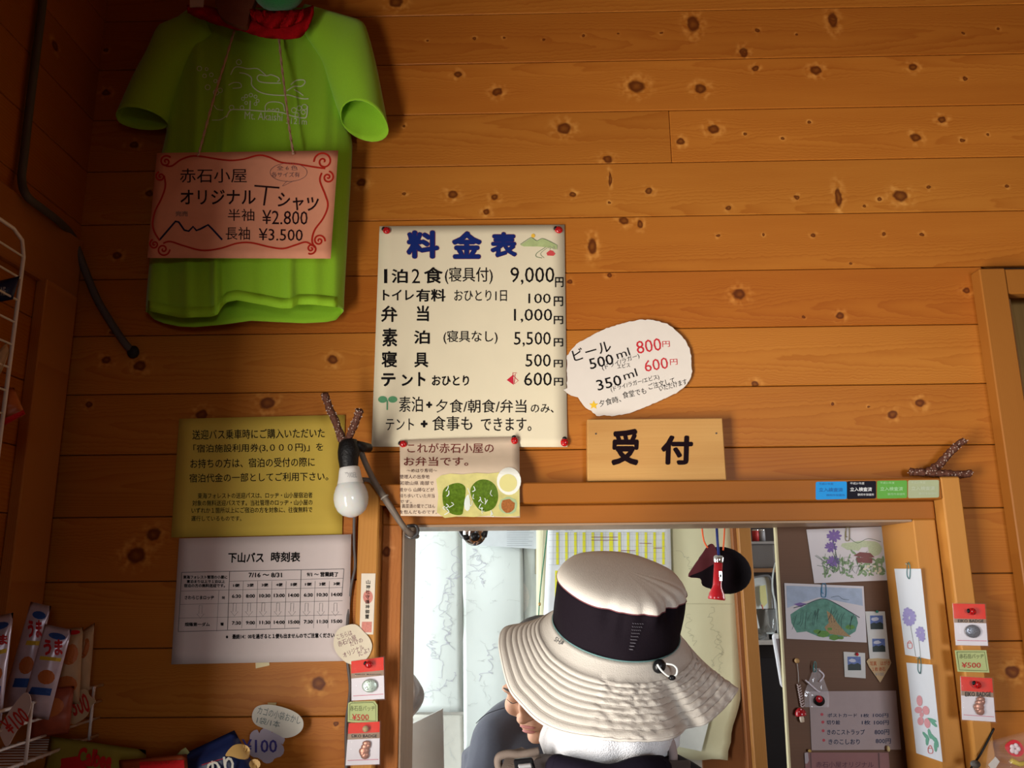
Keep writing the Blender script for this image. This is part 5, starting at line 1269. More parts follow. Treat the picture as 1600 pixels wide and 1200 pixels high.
for a in ([(665, 155), (930, 155)], [(665, 186), (930, 186)], [(1145, 217), (1268, 219)], [(1285, 264), (1372, 264)], [(958, 290), (1105, 291)]): zs(a, 0.9, zc_, off(f3, 0.0019), bm, smooth=False)
obj('booking_lines', bm, mat('plan_maroon_ink', (0.22, 0.06, 0.10), 0.6), cal)
pd = paper_thing('printed_sheet', 'white printed sheet behind chrome spotlight under window head', 'notice', sheet([(752, 778), (841, 778), (842, 858), (745, 852)], YM-0.03, 4, 4, 0.0006), mat('print_paper', (0.62, 0.67, 0.70), 0.6))
bm = bmesh.new()
for i in range(9): zs([(792, 826+i*3.3), (835-(i*7) % 13, 826+i*3.3)], 0.6, lambda x, y: (x, y), YM-0.032, bm, smooth=False)
obj('print_lines', bm, mat('print_grey', (0.36, 0.40, 0.44), 0.7), pd)
rl = paper_thing('template_ruler', 'small clear ruler with red ring hanging beside green cord', 'ruler', card([(836, 858), (856, 852), (858, 896), (836, 897)], YM-0.02, 0.002), mat('clear_amber', (0.60, 0.54, 0.40), 0.2, alpha=0.8))
obj('red_ring', stroke([(858, 855), (846, 852), (840, 862), (844, 873), (854, 877)], 2.0, YM-0.024), mat('ring_red', (0.5, 0.05, 0.06), 0.5), rl)
obj('outline', stroke([(836, 858), (836, 897), (856, 896)], 0.8, YM-0.023, smooth=False), mat('ruler_edge', (0.15, 0.17, 0.13), 0.5), rl)
gc = thing('green_cord', 'thin green cord hanging left of year plan', 'cord', at(842, 968, YM-0.06))
obj('cord', tube([Vector(p) for p in spline([at(857, 800, YM-0.06), at(854, 840, YM-0.06), at(849, 880, YM-0.06), at(844, 925, YM-0.06), at(841, 972, YM-0.06)], 5)], 0.0016, 6), mat('green_string', (0.03, 0.16, 0.09), 0.6), gc, smooth=True)
obj('cord', tube([Vector(p) for p in spline([at(849, 800, YM-0.05), at(848, 850, YM-0.05), at(843, 945, YM-0.05)], 5)], 0.0012, 6), mat('pale_string', (0.55, 0.5, 0.35), 0.6), gc, smooth=True)
obj('cord_knot', ellipsoid(at(843, 944, YM-0.06), 0.004, 0.004, 0.005, 10, 6), mat('brass_bead', (0.35, 0.25, 0.10), 0.4, metal=0.5), gc, smooth=True)

# binder and white boards leaning at the left reveal
wb_ = thing('leaning_board', 'white board leaning inside window at its lower left corner', 'board', at(660, 1330, 0.18))
bm = pxboard([(629, 1138), (692, 1107), (696, 1330), (640, 1330)], 0.22, 0.226, 0.0008); obj('panel', bm, mat('board_grey_white', (0.52, 0.52, 0.50), 0.5), wb_)
obj('edge_strip', pxboard([(621, 1136), (629, 1136), (643, 1330), (632, 1330)], 0.215, 0.23, 0.001), mat('board_edge', (0.40, 0.39, 0.40), 0.5), wb_)
obj('bent_corner', card([(629, 1137), (641, 1117), (647, 1126), (632, 1136)], 0.213, 0.001), mat('board_white', (0.75, 0.76, 0.74), 0.5), wb_)
hg = thing('hanging_cloth', 'dull grey cloth hanging against pale map by left window reveal', 'cloth', at(645, 1120, 0.16))
bm = bmesh.new(); g = []
for j in range(13):
    v = j/12; g.append([bm.verts.new(at(630+i*2.9*(0.6+0.8*sin(pi*v)), 1052+v*68, 0.162-0.006*sin(i*1.3+v*4))) for i in range(9)])
for j in range(12):
    for i in range(8): bm.faces.new((g[j][i], g[j+1][i], g[j+1][i+1], g[j][i+1]))
obj('cloth', bm, mat('grey_brown_cloth', (0.50, 0.48, 0.45), 0.9, bump=0.4, var=0.3), hg, smooth=True, solid=0.002)

# office door frame at the right of the cream map
df = struct('door_2')
dfm = plain_wood('office_frame', light=(0.30, 0.14, 0.045), dark=(0.21, 0.085, 0.02), axis='Z', seed=91, cath=(0, 4, 200)); dfd = plain_wood('office_frame_dark', light=(0.22, 0.085, 0.03), dark=(0.15, 0.05, 0.02), axis='Z', seed=92, cath=(0, 4, 200))
ya = YM-0.05
x1 = at(1143, 820, ya).x; x2 = at(1149, 820, ya).x; x3 = at(1168, 820, ya).x
obj('door_frame', box(x1-0.11, x2, ya+0.035, ya+0.05, 0, OZT), dfd, df)
obj('door_frame', box(x1, x2, ya-0.004, ya+0.04, 0, OZT, 0.001), dfd, df)
obj('door_frame', box(x2, x3, ya-0.03, ya+0.05, 0, OZT, 0.002), dfm, df)

zbeam = at(1100, 798, 0.36).z
obj('hanging_ledge', box(xi0-0.02, xi1+0.02, 0.136, 0.45, zbeam-0.02, zbeam, 0.001), plaster, win)
# flashlight and cap hanging on cords from inside of the window head
YH = 0.30
fl_ = thing('flashlight', 'red flashlight with chrome collar hanging on blue cord', 'flashlight', at(1122, 936, YH))
h0 = at(1119.5, 937, YH); hax = (at(1123, 868, YH)-h0).normalized(); L_ = (at(1123, 868, YH)-h0).length
RP = mat('red_plastic', (0.38, 0.008, 0.014), 0.3, coat=0.3)
obj('lens_rim', lathe([(0.0, 0.001), (0.0165, 0.0), (0.0175, 0.002), (0.0170, 0.006)], h0, hax, 24), RP, fl_, smooth=True)
obj('barrel', lathe([(0.0165, 0.004), (0.0155, 0.012), (0.0100, 0.024), (0.0090, 0.030), (0.0088, L_*0.86), (0.0, L_*0.86)], h0, hax, 24), RP, fl_, smooth=True)
obj('chrome_cap', lathe([(0.0092, L_*0.84), (0.0100, L_*0.87), (0.0102, L_*0.96), (0.008, L_), (0.0, L_*1.01)], h0, hax, 24), CH, fl_, smooth=True)
sq_ = at(1124, 900, YH); obj('switch_plate', box(sq_.x-0.003, sq_.x+0.003, YH-0.0115, YH-0.008, sq_.z-0.010, sq_.z+0.010, 0.0008), CH, fl_)
obj('switch', box(sq_.x-0.0018, sq_.x+0.0018, YH-0.013, YH-0.011, sq_.z-0.003, sq_.z+0.004, 0.0006), LB_K, fl_)
obj('blue_cord', tube([at(1123, 867, YH), at(1121, 845, YH), at(1118.5, 800, YH)], 0.0028, 8), mat('blue_cord', (0.01, 0.02, 0.12), 0.6), fl_, smooth=True)
cp_ = thing('cap', 'black cap with maroon brim hanging on orange cord behind flashlight', 'cap', at(1130, 925, 0.40))
bm = bmesh.new()
ellipsoid(at(1131, 891, 0.42), 0.060, 0.05, 0.050, 24, 14, bm, rot=Matrix.Rotation(radians(18), 3, 'Y'))
obj('crown', bm, mat('black_cloth', (0.008, 0.005, 0.007), 0.9, bump=0.2, spec=0.05), cp_, smooth=True)
obj('brim', card(spline([(1076, 901), (1084, 885), (1096, 868), (1106, 853), (1114, 850), (1120, 862), (1122, 885), (1118, 908), (1105, 915), (1097, 912), (1095, 904)], 3, True), 0.365, 0.006), mat('maroon_cloth', (0.07, 0.010, 0.014), 0.8), cp_)
obj('brim_underside', card(spline([(1077, 901), (1096, 893), (1122, 880), (1124, 905), (1116, 920), (1098, 915), (1095, 904)], 3, True), 0.362, 0.002), MATS['black_cloth'], cp_)
OC = mat('orange_cord', (0.60, 0.09, 0.02), 0.6)
for p in ([(1096, 800), (1097, 825), (1100, 845), (1106, 856)], [(1132, 800), (1132, 830), (1130, 860)]):
    obj('orange_cord', tube([Vector(q) for q in spline([at(x, y, 0.36) for x, y in p], 5)], 0.0018, 7), OC, cp_, smooth=True)

# chrome spotlight under the head of the window
sp_ = thing('clip_spotlight', 'chrome and black clip spotlight hanging under window head', 'lamp', at(738, 800, 0.20))
c = at(741, 834, 0.20); ax_ = Vector((0.15, -0.9, -0.35))
obj('chrome_shade', lathe([(0.0, -0.020), (0.012, -0.019), (0.020, -0.012), (0.0235, 0.0), (0.022, 0.008), (0.010, 0.013), (0.0, 0.014)], c, ax_, 24), CH, sp_, smooth=True)
obj('black_neck', lathe([(0.0, 0.015), (0.008, 0.0155), (0.009, 0.019), (0.0, 0.021)], c, ax_, 14), LB_K, sp_, smooth=True)
bm = tube([Vector(p) for p in spline([at(718, 812, 0.21), at(721, 832, 0.20), at(730, 840, 0.19), at(730, 826, 0.20)], 5)], [0.006]*16, 8); obj('clamp_arm', bm, LB_K, sp_, smooth=True)
obj('clamp_arm', tube([at(752, 812, 0.2), at(760, 826, 0.2), at(757, 838, 0.19)], 0.005, 8), LB_K, sp_, smooth=True)
obj('mount', box(at(726, 812, 0.2).x, at(752, 812, 0.2).x, 0.18, 0.22, at(738, 818, 0.2).z, zbeam-0.02, 0.001), LB_K, sp_)

# shelf seen through the gap
YS = 1.12
os_ = thing('office_shelf', 'dark office shelf seen in gap left of pin board', 'shelf', (at(1195, 1000, YS).x, YS+0.1, 0))
sx0 = 0.62; sx1 = 0.98
dk = mat('dark_shelf', (0.05, 0.032, 0.025), 0.6)
z1 = at(1190, 888, YS).z; z2_ = at(1190, 1001, YS-0.05).z
obj('shelf_board', box(sx0, sx1, YS, 1.33, z1-0.012, z1, 0.001), mat('shelf_wood', (0.22, 0.11, 0.05), 0.6), os_)
obj('shelf_board', box(sx0, sx1, YS-0.05, 1.33, z2_-0.012, z2_, 0.001), mat('shelf_pale', (0.45, 0.43, 0.42), 0.5), os_)
obj('back_panel', box(sx0, sx1, 1.325, 1.345, 0, 2.0, 0.001), mat('shelf_back', (0.04, 0.03, 0.028), 0.8), os_)
obj('lower_front', box(sx0, sx1, YS-0.02, YS-0.01, 0, z2_-0.05, 0.001), mat('near_black', (0.010, 0.008, 0.010), 0.6), os_)
wp2 = thing('framed_panel', 'white framed panel with yellow note standing on office shelf', 'panel', at(1190, 998, 1.20))
bm = pxboard([(1174, 903), (1200, 900), (1206, 912), (1209, 985), (1178, 992)], 1.20, 1.21, 0.002); obj('white_panel', bm, mat('white_panel', (0.70, 0.76, 0.78), 0.3), wp2)
obj('grey_frame', tube([Vector(p) for p in spline([at(1173, 903, 1.195), at(1197, 899, 1.195), at(1205, 908, 1.195), at(1209, 945, 1.195), at(1211, 985, 1.195)], 5)], 0.004, 8), mat('grey_frame', (0.25, 0.26, 0.28), 0.4), wp2, smooth=True)
obj('yellow_note', card([(1187, 916), (1196, 914), (1199, 942), (1192, 950), (1188, 938)], 1.192, 0.001), mat('note_yellow', (0.68, 0.66, 0.30), 0.6), wp2)
GLS = mat('clear_glass', (0.85, 0.88, 0.88), 0.03, trans=0.9, var=0.0, ior=1.3)
def vessel(name, label, cat, px, py, Y, prof, m=GLS):
    t = thing(name, label, cat, at(px, py, Y)); obj('body', lathe(prof, at(px, py, Y), (0, 0, 1), 20), m, t, smooth=True); return t
j = vessel('glass_cup', 'clear cup with red straw on office shelf', 'cup', 1200, 990, 1.10, [(0, 0.0), (0.020, 0.0), (0.021, 0.004), (0.030, 0.07), (0.029, 0.07), (0.019, 0.006), (0, 0.004)])
obj('straw', tube([at(1203, 985, 1.10), at(1190, 945, 1.09)], 0.0018, 6), mat('straw_red', (0.6, 0.12, 0.10), 0.4), j)
vessel('glass_bowl', 'small clear glass bowl at left of clear cup on office shelf', 'bowl', 1184, 999, 1.12, [(0, 0.0), (0.018, 0.0), (0.026, 0.008), (0.029, 0.030), (0.027, 0.030), (0.024, 0.010), (0, 0.004)])
vessel('black_lid_jar', 'black lidded jar at right of clear cup on office shelf', 'jar', 1211, 999, 1.12, [(0, 0), (0.017, 0), (0.018, 0.018), (0.016, 0.022), (0, 0.023)], LB_K)
bx = thing('clear_case', 'clear plastic case on upper office shelf in gap', 'case', at(1190, 888, 1.2))
b0 = at(1174, 885, 1.16); b1 = at(1208, 850, 1.16)
obj('case', box(b0.x, b1.x, 1.15, 1.25, z1+0.001, b1.z, 0.004), mat('smoky_clear', (0.35, 0.33, 0.33), 0.1, trans=0.5, alpha=0.6), bx)
obj('case_lid', box(b0.x-0.003, b1.x+0.003, 1.147, 1.253, b1.z, b1.z+0.008, 0.002), mat('smoky_lid', (0.30, 0.28, 0.28), 0.2), bx)
for (px, py, c, nm, lab) in ((1181, 842, (0.4, 0.03, 0.03), 'red_tin', 'small red tin on clear case in gap'), (1190, 838, (0.25, 0.24, 0.25), 'grey_tin', 'small grey tin beside red tin on clear case')):
    p = at(px, py, 1.18); t = thing(nm, lab, 'tin', (p.x, 1.18, b1.z+0.0085)); obj('can', lathe([(0, 0), (0.011, 0), (0.011, 0.035), (0.0095, 0.037), (0, 0.037)], (p.x, 1.18, b1.z+0.0085), (0, 0, 1), 16), mat(nm, c, 0.4), t, smooth=True)
    obj('rim', lathe([(0.0112, 0.033), (0.0118, 0.034), (0.0118, 0.036), (0.0112, 0.0365)], (p.x, 1.18, b1.z+0.0085), (0, 0, 1), 16), CH, t, smooth=True)
wt = thing('white_remote', 'long white rounded handset leaning in gap beside pin board', 'handset', at(1222, 1075, 0.15))
bm = pxboard([(1208, 994), (1211, 990), (1219, 990), (1222, 994), (1233, 1068), (1231, 1075), (1225, 1076), (1221, 1071)], 0.149, 0.160, 0.002); obj('shell', bm, mat('white_shell', (0.74, 0.74, 0.78), 0.35), wt)
obj('screen', card([(1213, 998), (1219, 998), (1229, 1064), (1225, 1066)], 0.1475, 0.001), mat('brown_screen', (0.10, 0.05, 0.05), 0.3), wt)
obj('hanging_cable', tube([Vector(p) for p in spline([at(1218, 865, 0.152), at(1209, 890, 0.152), at(1207, 920, 0.152), at(1212, 945, 0.152), at(1216, 990, 0.153)], 6)], 0.0014, 6), mat('pale_blue_cable', (0.5, 0.55, 0.56), 0.4), wt, smooth=True)

# ------------------------------------------------------------------ pin board with cards
YP = 0.138
pb = thing('pin_board', 'dark brown plywood pin board filling right part of counter window', 'pin board', at(1300, 1330, YP))
PB = wood('dark_plywood', light=(0.16, 0.085, 0.05), dark=(0.09, 0.045, 0.028), axis='X', seed=95, cath=(0, 2, 200), rough=0.5)
pbl = [(1211, 780), (1440, 780), (1480, 1330), (1243, 1330)]
obj('plywood', pxboard(pbl, YP, YP+0.010, 0.0006), PB, pb)
obj('pale_edge', pxboard([(1208.5, 780), (1211.5, 780), (1243.5, 1330), (1240.5, 1330)], YP-0.001, YP+0.011, 0.0003), mat('ply_edge', (0.62, 0.56, 0.34), 0.6), pb)
zq = Z(1180, 800, 3.0); YQ = YP-0.0025
LILP = mat('postcard_paper', (0.62, 0.59, 0.62), 0.5, var=0.02)
def wire(name, m, pts, Y, r, parent):
    return obj(name, tube([Vector(p) for p in spline([at(x, y, Y) for x, y in pts], 4)], r, 6), m, parent, smooth=True)
def paperclip(px, py, Y, m, parent, h=22, w_=5):
    wire('paper_clip', m, [(px-w_/2, py+h*0.25), (px-w_/2, py+h), (px, py+h+2), (px+w_/2, py+h), (px+w_/2, py), (px, py-2), (px-w_/2+1, py), (px-w_/2+1, py+h*0.7), (px, py+h*0.75)], Y, 0.0007, parent)
TEALM = mat('teal_wire', (0.05, 0.20, 0.20), 0.35, metal=0.4)
# flower postcard
pc1 = paper_thing('flower_postcard', 'postcard painting of purple flowers and red-roofed hut, topmost on pin board', 'postcard', card([zq(240, 82), zq(598, 68), zq(622, 320), zq(277, 334)], YQ, 0.0007), LILP)
rd = random.Random(11)
VI = mat('violet_paint', (0.20, 0.13, 0.36), 0.6, var=0.3, scale=900); GRP = mat('sage_paint', (0.22, 0.33, 0.18), 0.6, var=0.4, scale=700); DKP = mat('dark_green_paint', (0.06, 0.12, 0.07), 0.6); PGR = mat('pale_green_paint', (0.46, 0.53, 0.36), 0.6, var=0.2, scale=400)
bm = bmesh.new()
for (x, y, r) in ((370, 112, 38), (355, 165, 32), (365, 232, 34)):
    for k in range(11):
        a = 2*pi*k/11+rd.uniform(-0.2, 0.2); flat([zq(x+r*0.55*cos(a)+px_, y+r*0.42*sin(a)+py_) for px_, py_ in ell(0, 0, r*0.42, r*0.17, 8, -a)], YQ-0.0006-0.0001*(k % 3), bm)
obj('flower_print', bm, VI, pc1)
bm = bmesh.new()
for i in range(110):
    x = rd.uniform(320, 600); y = rd.uniform(215, 300) if x < 420 or x > 480 else rd.uniform(150, 305); a = rd.uniform(0, 3.1)
    flat([zq(x+q[0], y+q[1]) for q in ell(0, 0, rd.uniform(8, 20), rd.uniform(3, 6), 7, a)], YQ-0.0003-0.00005*(i % 5), bm)
obj('foliage_print', bm, GRP, pc1)
bm = bmesh.new()
for i in range(26):
    x = rd.uniform(300, 560); y = rd.uniform(235, 300); zs([(x, y), (x+rd.uniform(-22, 22), y-rd.uniform(10, 45)), (x+rd.uniform(-40, 40), y-rd.uniform(30, 70))], 0.5, zq, YQ-0.0007, bm, n=2)
for a in ([(365, 130), (380, 200), (400, 290)], [(360, 180), (385, 240)], [(280, 205), (330, 235), (380, 270)], [(290, 250), (340, 262), (370, 285)], [(440, 120), (480, 145), (530, 125), (590, 140)]): zs(a, 0.7, zq, YQ-0.0008, bm)
obj('stem_lines', bm, DKP, pc1)
bm = flat([zq(*p) for p in ell(560, 170, 34, 34, 12, jit=0.15, rd=rd)], YQ-0.00045); flat([zq(*p) for p in ell(455, 160, 50, 22, 12, jit=0.2, rd=rd)], YQ-0.00045, bm); flat([zq(*p) for p in ell(510, 150, 60, 18, 12, jit=0.2, rd=rd)], YQ-0.0004, bm)
obj('hill_print', bm, PGR, pc1)
bm = flat([zq(*p) for p in [(460, 205), (490, 188), (540, 192), (560, 212), (520, 216)]], YQ-0.0009); flat([zq(*p) for p in [(472, 212), (550, 216), (548, 240), (480, 238)]], YQ-0.0008, bm)
obj('hut_print', bm, mat('hut_maroon', (0.20, 0.08, 0.08), 0.6), pc1)
bm = bmesh.new()
for i in range(14): x, y = rd.uniform(470, 590), rd.uniform(240, 290); flat([zq(x+q[0], y+q[1]) for q in ell(0, 0, 6, 5, 7)], YQ-0.001, bm)
obj('white_blossom_print', bm, mat('blossom_cream', (0.72, 0.68, 0.52), 0.6), pc1)
paperclip(1324, 826, YQ-0.002, mat('olive_wire', (0.25, 0.22, 0.10), 0.4), pc1, 17, 6)
# mountain postcard
pc2 = paper_thing('mountain_postcard', 'postcard painting of green mountain below flower postcard on pin board', 'postcard', card([zq(137, 333), zq(508, 348), zq(523, 612), zq(148, 594)], YQ-0.001, 0.0007), LILP)
Y2 = YQ-0.001
obj('sky_print', flat([zq(*p) for p in [(145, 345), (500, 358), (505, 440), (400, 420), (300, 400), (200, 430), (150, 450)]], Y2-0.0002), mat('sky_wash', (0.38, 0.46, 0.60), 0.6, var=0.25, scale=60), pc2)
bm = flat([zq(*p) for p in [(165, 480), (210, 450), (260, 425), (300, 410), (330, 408), (380, 430), (430, 460), (475, 490), (482, 520), (470, 560), (430, 585), (300, 585), (240, 560), (195, 565), (170, 520)]], Y2-0.0003)
obj('mountain_print', bm, mat('teal_paint', (0.11, 0.27, 0.21), 0.6, var=0.45, scale=160), pc2)
bm = flat([zq(*p) for p in [(335, 462), (360, 480), (385, 520), (420, 560), (450, 586), (340, 570), (325, 540), (345, 520)]], Y2-0.0006); obj('rock_print', bm, mat('ochre_paint', (0.36, 0.24, 0.12), 0.6, var=0.6, scale=700), pc2)
bm = bmesh.new()
for (x, y, r) in ((320, 572, 30), (290, 560, 18), (370, 588, 24), (445, 540, 22), (400, 590, 14), (350, 548, 12)): flat([zq(x+q[0], y+q[1]) for q in ell(0, 0, r, r*0.55, 12, jit=0.12, rd=rd)], Y2-0.0008, bm)
obj('shrub_print', bm, mat('leaf_green_paint', (0.12, 0.27, 0.06), 0.6, var=0.4, scale=500), pc2)
bm = zs([(180, 450), (240, 432), (290, 412), (330, 408), (380, 430), (440, 465), (490, 495)], 1.1, zq, Y2-0.0009, bmesh.new())
for i in range(20): x = rd.uniform(190, 470); y0 = 430+abs(x-320)*0.3; zs([(x, y0+rd.uniform(5, 25)), (x-rd.uniform(2, 18), y0+rd.uniform(35, 60)), (x-rd.uniform(5, 25), y0+rd.uniform(60, 95))], 0.45, zq, Y2-0.0009, bm, n=3)
zs([(355, 400), (390, 395), (410, 408), (440, 412)], 0.6, zq, Y2-0.0009, bm)
obj('ink_lines', bm, mat('ink_green_black', (0.03, 0.05, 0.06), 0.6), pc2)
obj('far_ridge_print', flat([zq(*p) for p in [(180, 432), (210, 424), (240, 430), (215, 446)]], Y2-0.0005), VI, pc2)
paperclip(1287, 914, Y2-0.002, mat('blue_wire', (0.04, 0.22, 0.38), 0.35), pc2, 17, 7)
# small photographs
SKY_ = mat('photo_sky', (0.09, 0.14, 0.36), 0.4, var=0.5, scale=300); GND = mat('photo_ground', (0.012, 0.022, 0.020), 0.4); CLD = mat('photo_cloud', (0.5, 0.52, 0.62), 0.5)
def photo(parent, q, Y):
    """q: pixel box x0,y0,x1,y1 in zq units"""
    x0, y0, x1, y1 = q; h = y1-y0
    obj('photo_sky', flat([zq(*p) for p in [(x0, y0), (x1, y0), (x1+3, y1), (x0+3, y1)]], Y-0.0002), SKY_, parent)
    obj('photo_cloud', flat([zq(*p) for p in ell((x0+x1)/2-6, y0+h*0.27, (x1-x0)*0.28, h*0.13, 10, jit=0.25, rd=rd)], Y-0.0004), CLD, parent)
    obj('photo_mountain', flat([zq(*p) for p in [(x0+2, y0+h*0.62), (x0+(x1-x0)*0.3, y0+h*0.5), (x0+(x1-x0)*0.5, y0+h*0.56), (x0+(x1-x0)*0.8, y0+h*0.46), (x1+2, y0+h*0.6), (x1+3, y1), (x0+3, y1)]], Y-0.0006), GND, parent)
ps = paper_thing('photo_strip', 'white strip with two small mountain photographs on pin board', 'photograph', card([zq(516, 466), zq(608, 466), zq(630, 692), zq(537, 690)], YQ, 0.0006), mat('photo_card', (0.58, 0.58, 0.56), 0.5))
photo(ps, (538, 485, 598, 550), YQ); photo(ps, (548, 594, 608, 656), YQ)
obj('push_pin', ellipsoid(at(*zq(571, 467), YQ-0.004), 0.0028, 0.003, 0.0025, 10, 6), mat('pin_teal', (0.03, 0.22, 0.16), 0.4), ps, smooth=True)
pq = paper_thing('pinned_photo', 'single small mountain photograph in white border left of heart tag', 'photograph', card([zq(414, 655), zq(515, 661), zq(518, 780), zq(420, 773)], YQ, 0.0006), MATS['photo_card'])
photo(pq, (432, 678, 494, 742), YQ)
obj('push_pin', ellipsoid(at(*zq(478, 667), YQ-0.004), 0.0030, 0.003, 0.0030, 10, 6), mat('pin_red', (0.5, 0.015, 0.03), 0.3), pq, smooth=True)
ht = paper_thing('heart_tag', 'tan pointed heart-shaped price tag under photo strip', 'price tag', card([zq(*p) for p in [(522, 700), (532, 688), (575, 685), (632, 690), (638, 706), (630, 725), (586, 800), (535, 728)]], YQ-0.001, 0.0008), mat('tan_card2', (0.50, 0.36, 0.20), 0.7))
bm = texts([('写真　はがき', 538, 698, 632, 720, {'a': 2}), ('１枚 赤石', 548, 726, 610, 746, {'a': 2})], zq, YQ-0.0014, bold=0.02)
obj('orange_lettering', bm, mat('orange_brown_ink', (0.40, 0.10, 0.03), 0.6), ht)
obj('grey_lettering', texts([('¥100', 562, 752, 604, 768)], zq, YQ-0.0014), mat('grey_ink', (0.25, 0.24, 0.25), 0.6), ht)
# price sheet on the board
zw = Z(1235, 1010, 7.057)
pr_ = paper_thing('goods_price_sheet', 'mauve grey handwritten price list sheet low on pin board', 'price list', card([zw(205, 497), zw(1165, 488), zw(1222, 1138), zw(235, 1145)], YQ+0.0005, 0.0007), mat('mauve_paper', (0.36, 0.29, 0.29), 0.7))
bm = texts([('ポストカード', 410, 738, 735, 780), ('1枚', 780, 742, 868, 782), ('100円', 910, 738, 1080, 782), ('切り絵', 400, 812, 548, 862), ('1枚', 788, 815, 882, 862), ('100円', 922, 815, 1085, 865), ('きのこストラップ', 405, 915, 820, 975), ('800円', 928, 915, 1090, 975), ('きのこしおり', 420, 1022, 765, 1080), ('800円', 940, 1015, 1108, 1072)], zw, YQ, bold=0.015)
lettering(pr_, bm, mat('blue_black_pen', (0.04, 0.045, 0.09), 0.6))
bm = bmesh.new()
for (x, y) in ((348, 750), (358, 835), (362, 930), (368, 1035)): flat([zw(x+q[0], y+q[1]) for q in ell(0, 0, 17, 17, 8)], YQ, bm)
obj('red_bullets', bm, mat('pink_red_pen', (0.42, 0.06, 0.08), 0.6), pr_)
obj('yellow_pin', ellipsoid(at(*zw(1078, 1128), YQ-0.006), 0.0030, 0.004, 0.0052, 10, 8), mat('pin_cream', (0.62, 0.50, 0.24), 0.4), pr_, smooth=True)
# lower mauve notice in plastic sleeve
zx = Z(1225, 1120, 8.205)
pn = paper_thing('sleeved_notice', 'dark pink notice in clear sleeve at bottom of pin board', 'notice', card([zx(265, 458), zx(1340, 458), zx(1420, 1500), zx(300, 1500)], YQ, 0.0008), mat('dark_pink_paper', (0.26, 0.13, 0.13), 0.7))
bm = texts([('赤石小屋オリジナル', 410, 575, 1150, 650)], zx, YQ-0.0006); lettering(pn, bm, mat('dark_mauve_ink', (0.10, 0.04, 0.06), 0.6))
for x in (340, 1215): obj('sleeve_edge', stroke([zx(x, 465), zx(x+18, 900)], 2.0, YQ-0.0007, smooth=False), mat('sleeve_dark', (0.12, 0.06, 0.06), 0.4), pn)
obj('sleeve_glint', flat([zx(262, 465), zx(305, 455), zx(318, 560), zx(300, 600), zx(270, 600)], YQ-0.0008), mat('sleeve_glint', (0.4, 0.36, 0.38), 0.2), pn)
obj('yellow_pin', ellipsoid(at(*zx(330, 438), YQ-0.006), 0.0030, 0.004, 0.0026, 10, 8), mat('pin_ochre', (0.45, 0.30, 0.08), 0.4), pn, smooth=True)
# mushroom strap
ms = thing('mushroom_strap', 'red and white mushroom charm on twisted strap hanging from wooden pin', 'charm', at(1248, 1130, YQ))
p = at(*zw(72, 158), YQ-0.006); obj('wooden_pin', ellipsoid(p, 0.0045, 0.005, 0.0045, 12, 8), mat('pin_wood', (0.50, 0.30, 0.12), 0.5), ms, smooth=True)
wire('loop', mat('thin_silver', (0.4, 0.38, 0.36), 0.3, metal=0.8), [zw(75, 180), zw(88, 300), zw(92, 410)], YQ-0.004, 0.0005, ms)
bm = bmesh.new()
for i in range(9):
    x, y = 90+i*5, 420+i*28; tube([Vector(q) for q in spline([at(*zw(x-16, y), YQ-0.004), at(*zw(x, y+22), YQ-0.007), at(*zw(x+22, y+6), YQ-0.004)], 4)], 0.0011, 6, bm)
obj('twisted_strap', bm, mat('white_red_strap', (0.55, 0.45, 0.44), 0.6, var=0.4, scale=900), ms, smooth=True)
pcp = at(*zw(112, 735), YQ-0.008); ax2 = Vector((-0.15, 0, 1))
obj('mushroom_cap', lathe([(0.0095, -0.004), (0.0098, 0.0), (0.0075, 0.005), (0.003, 0.0085), (0, 0.009)], pcp, ax2, 18), RP, ms, smooth=True)
obj('mushroom_stem', lathe([(0, -0.016), (0.0035, -0.015), (0.0042, -0.010), (0.003, -0.003), (0, -0.002)], pcp, ax2, 12), mat('mushroom_cream', (0.62, 0.52, 0.40), 0.5), ms, smooth=True)
bm = bmesh.new()
for (dx, dz) in ((-0.004, 0.003), (0.003, 0.004), (0.0, 0.0065), (0.006, 0.0)): ellipsoid(pcp+Vector((dx, -0.0075+dz*0.3, dz)), 0.0011, 0.0008, 0.0011, 6, 5, bm)
obj('white_dots', bm, mat('dot_white', (0.7, 0.66, 0.62), 0.5), ms)
# packet with black and red charm
pk = thing('charm_packet', 'small clear packet with black and red round charm hanging on pin board', 'packet', at(1280, 1105, YQ))
bm = bmesh.new(); g = []
for j in range(11):
    v = j/10; w0 = 0.25+0.75*min(1, v*1.6); g.append([bm.verts.new(at(*zw(290+(i/8-0.5)*270*w0, 240+v*430), YQ-0.006-0.003*mnoise.noise(Vector((i*0.9, v*6, 3))))) for i in range(9)])
for j in range(10):
    for i in range(8): bm.faces.new((g[j][i], g[j+1][i], g[j+1][i+1], g[j][i+1]))
obj('clear_bag', bm, mat('clear_film2', (0.85, 0.82, 0.86), 0.06, alpha=0.28, coat=1.0), pk, smooth=True)
obj('black_charm', ellipsoid(at(*zw(320, 600), YQ-0.008), 0.0100, 0.004, 0.0092, 20, 10), LB_K, pk, smooth=True)
obj('red_centre', ellipsoid(at(*zw(318, 580), YQ-0.011), 0.0062, 0.0025, 0.0062, 16, 8), RP, pk, smooth=True)
paperclip(1273, 1036, YQ-0.009, TEALM, pk, 12, 4)
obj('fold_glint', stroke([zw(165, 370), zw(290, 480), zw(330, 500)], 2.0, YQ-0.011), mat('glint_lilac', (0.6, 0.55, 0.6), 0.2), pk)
obj('fold_glint', stroke([zw(315, 260), zw(370, 320), zw(325, 390)], 2.2, YQ-0.011), MATS['glint_lilac'], pk)

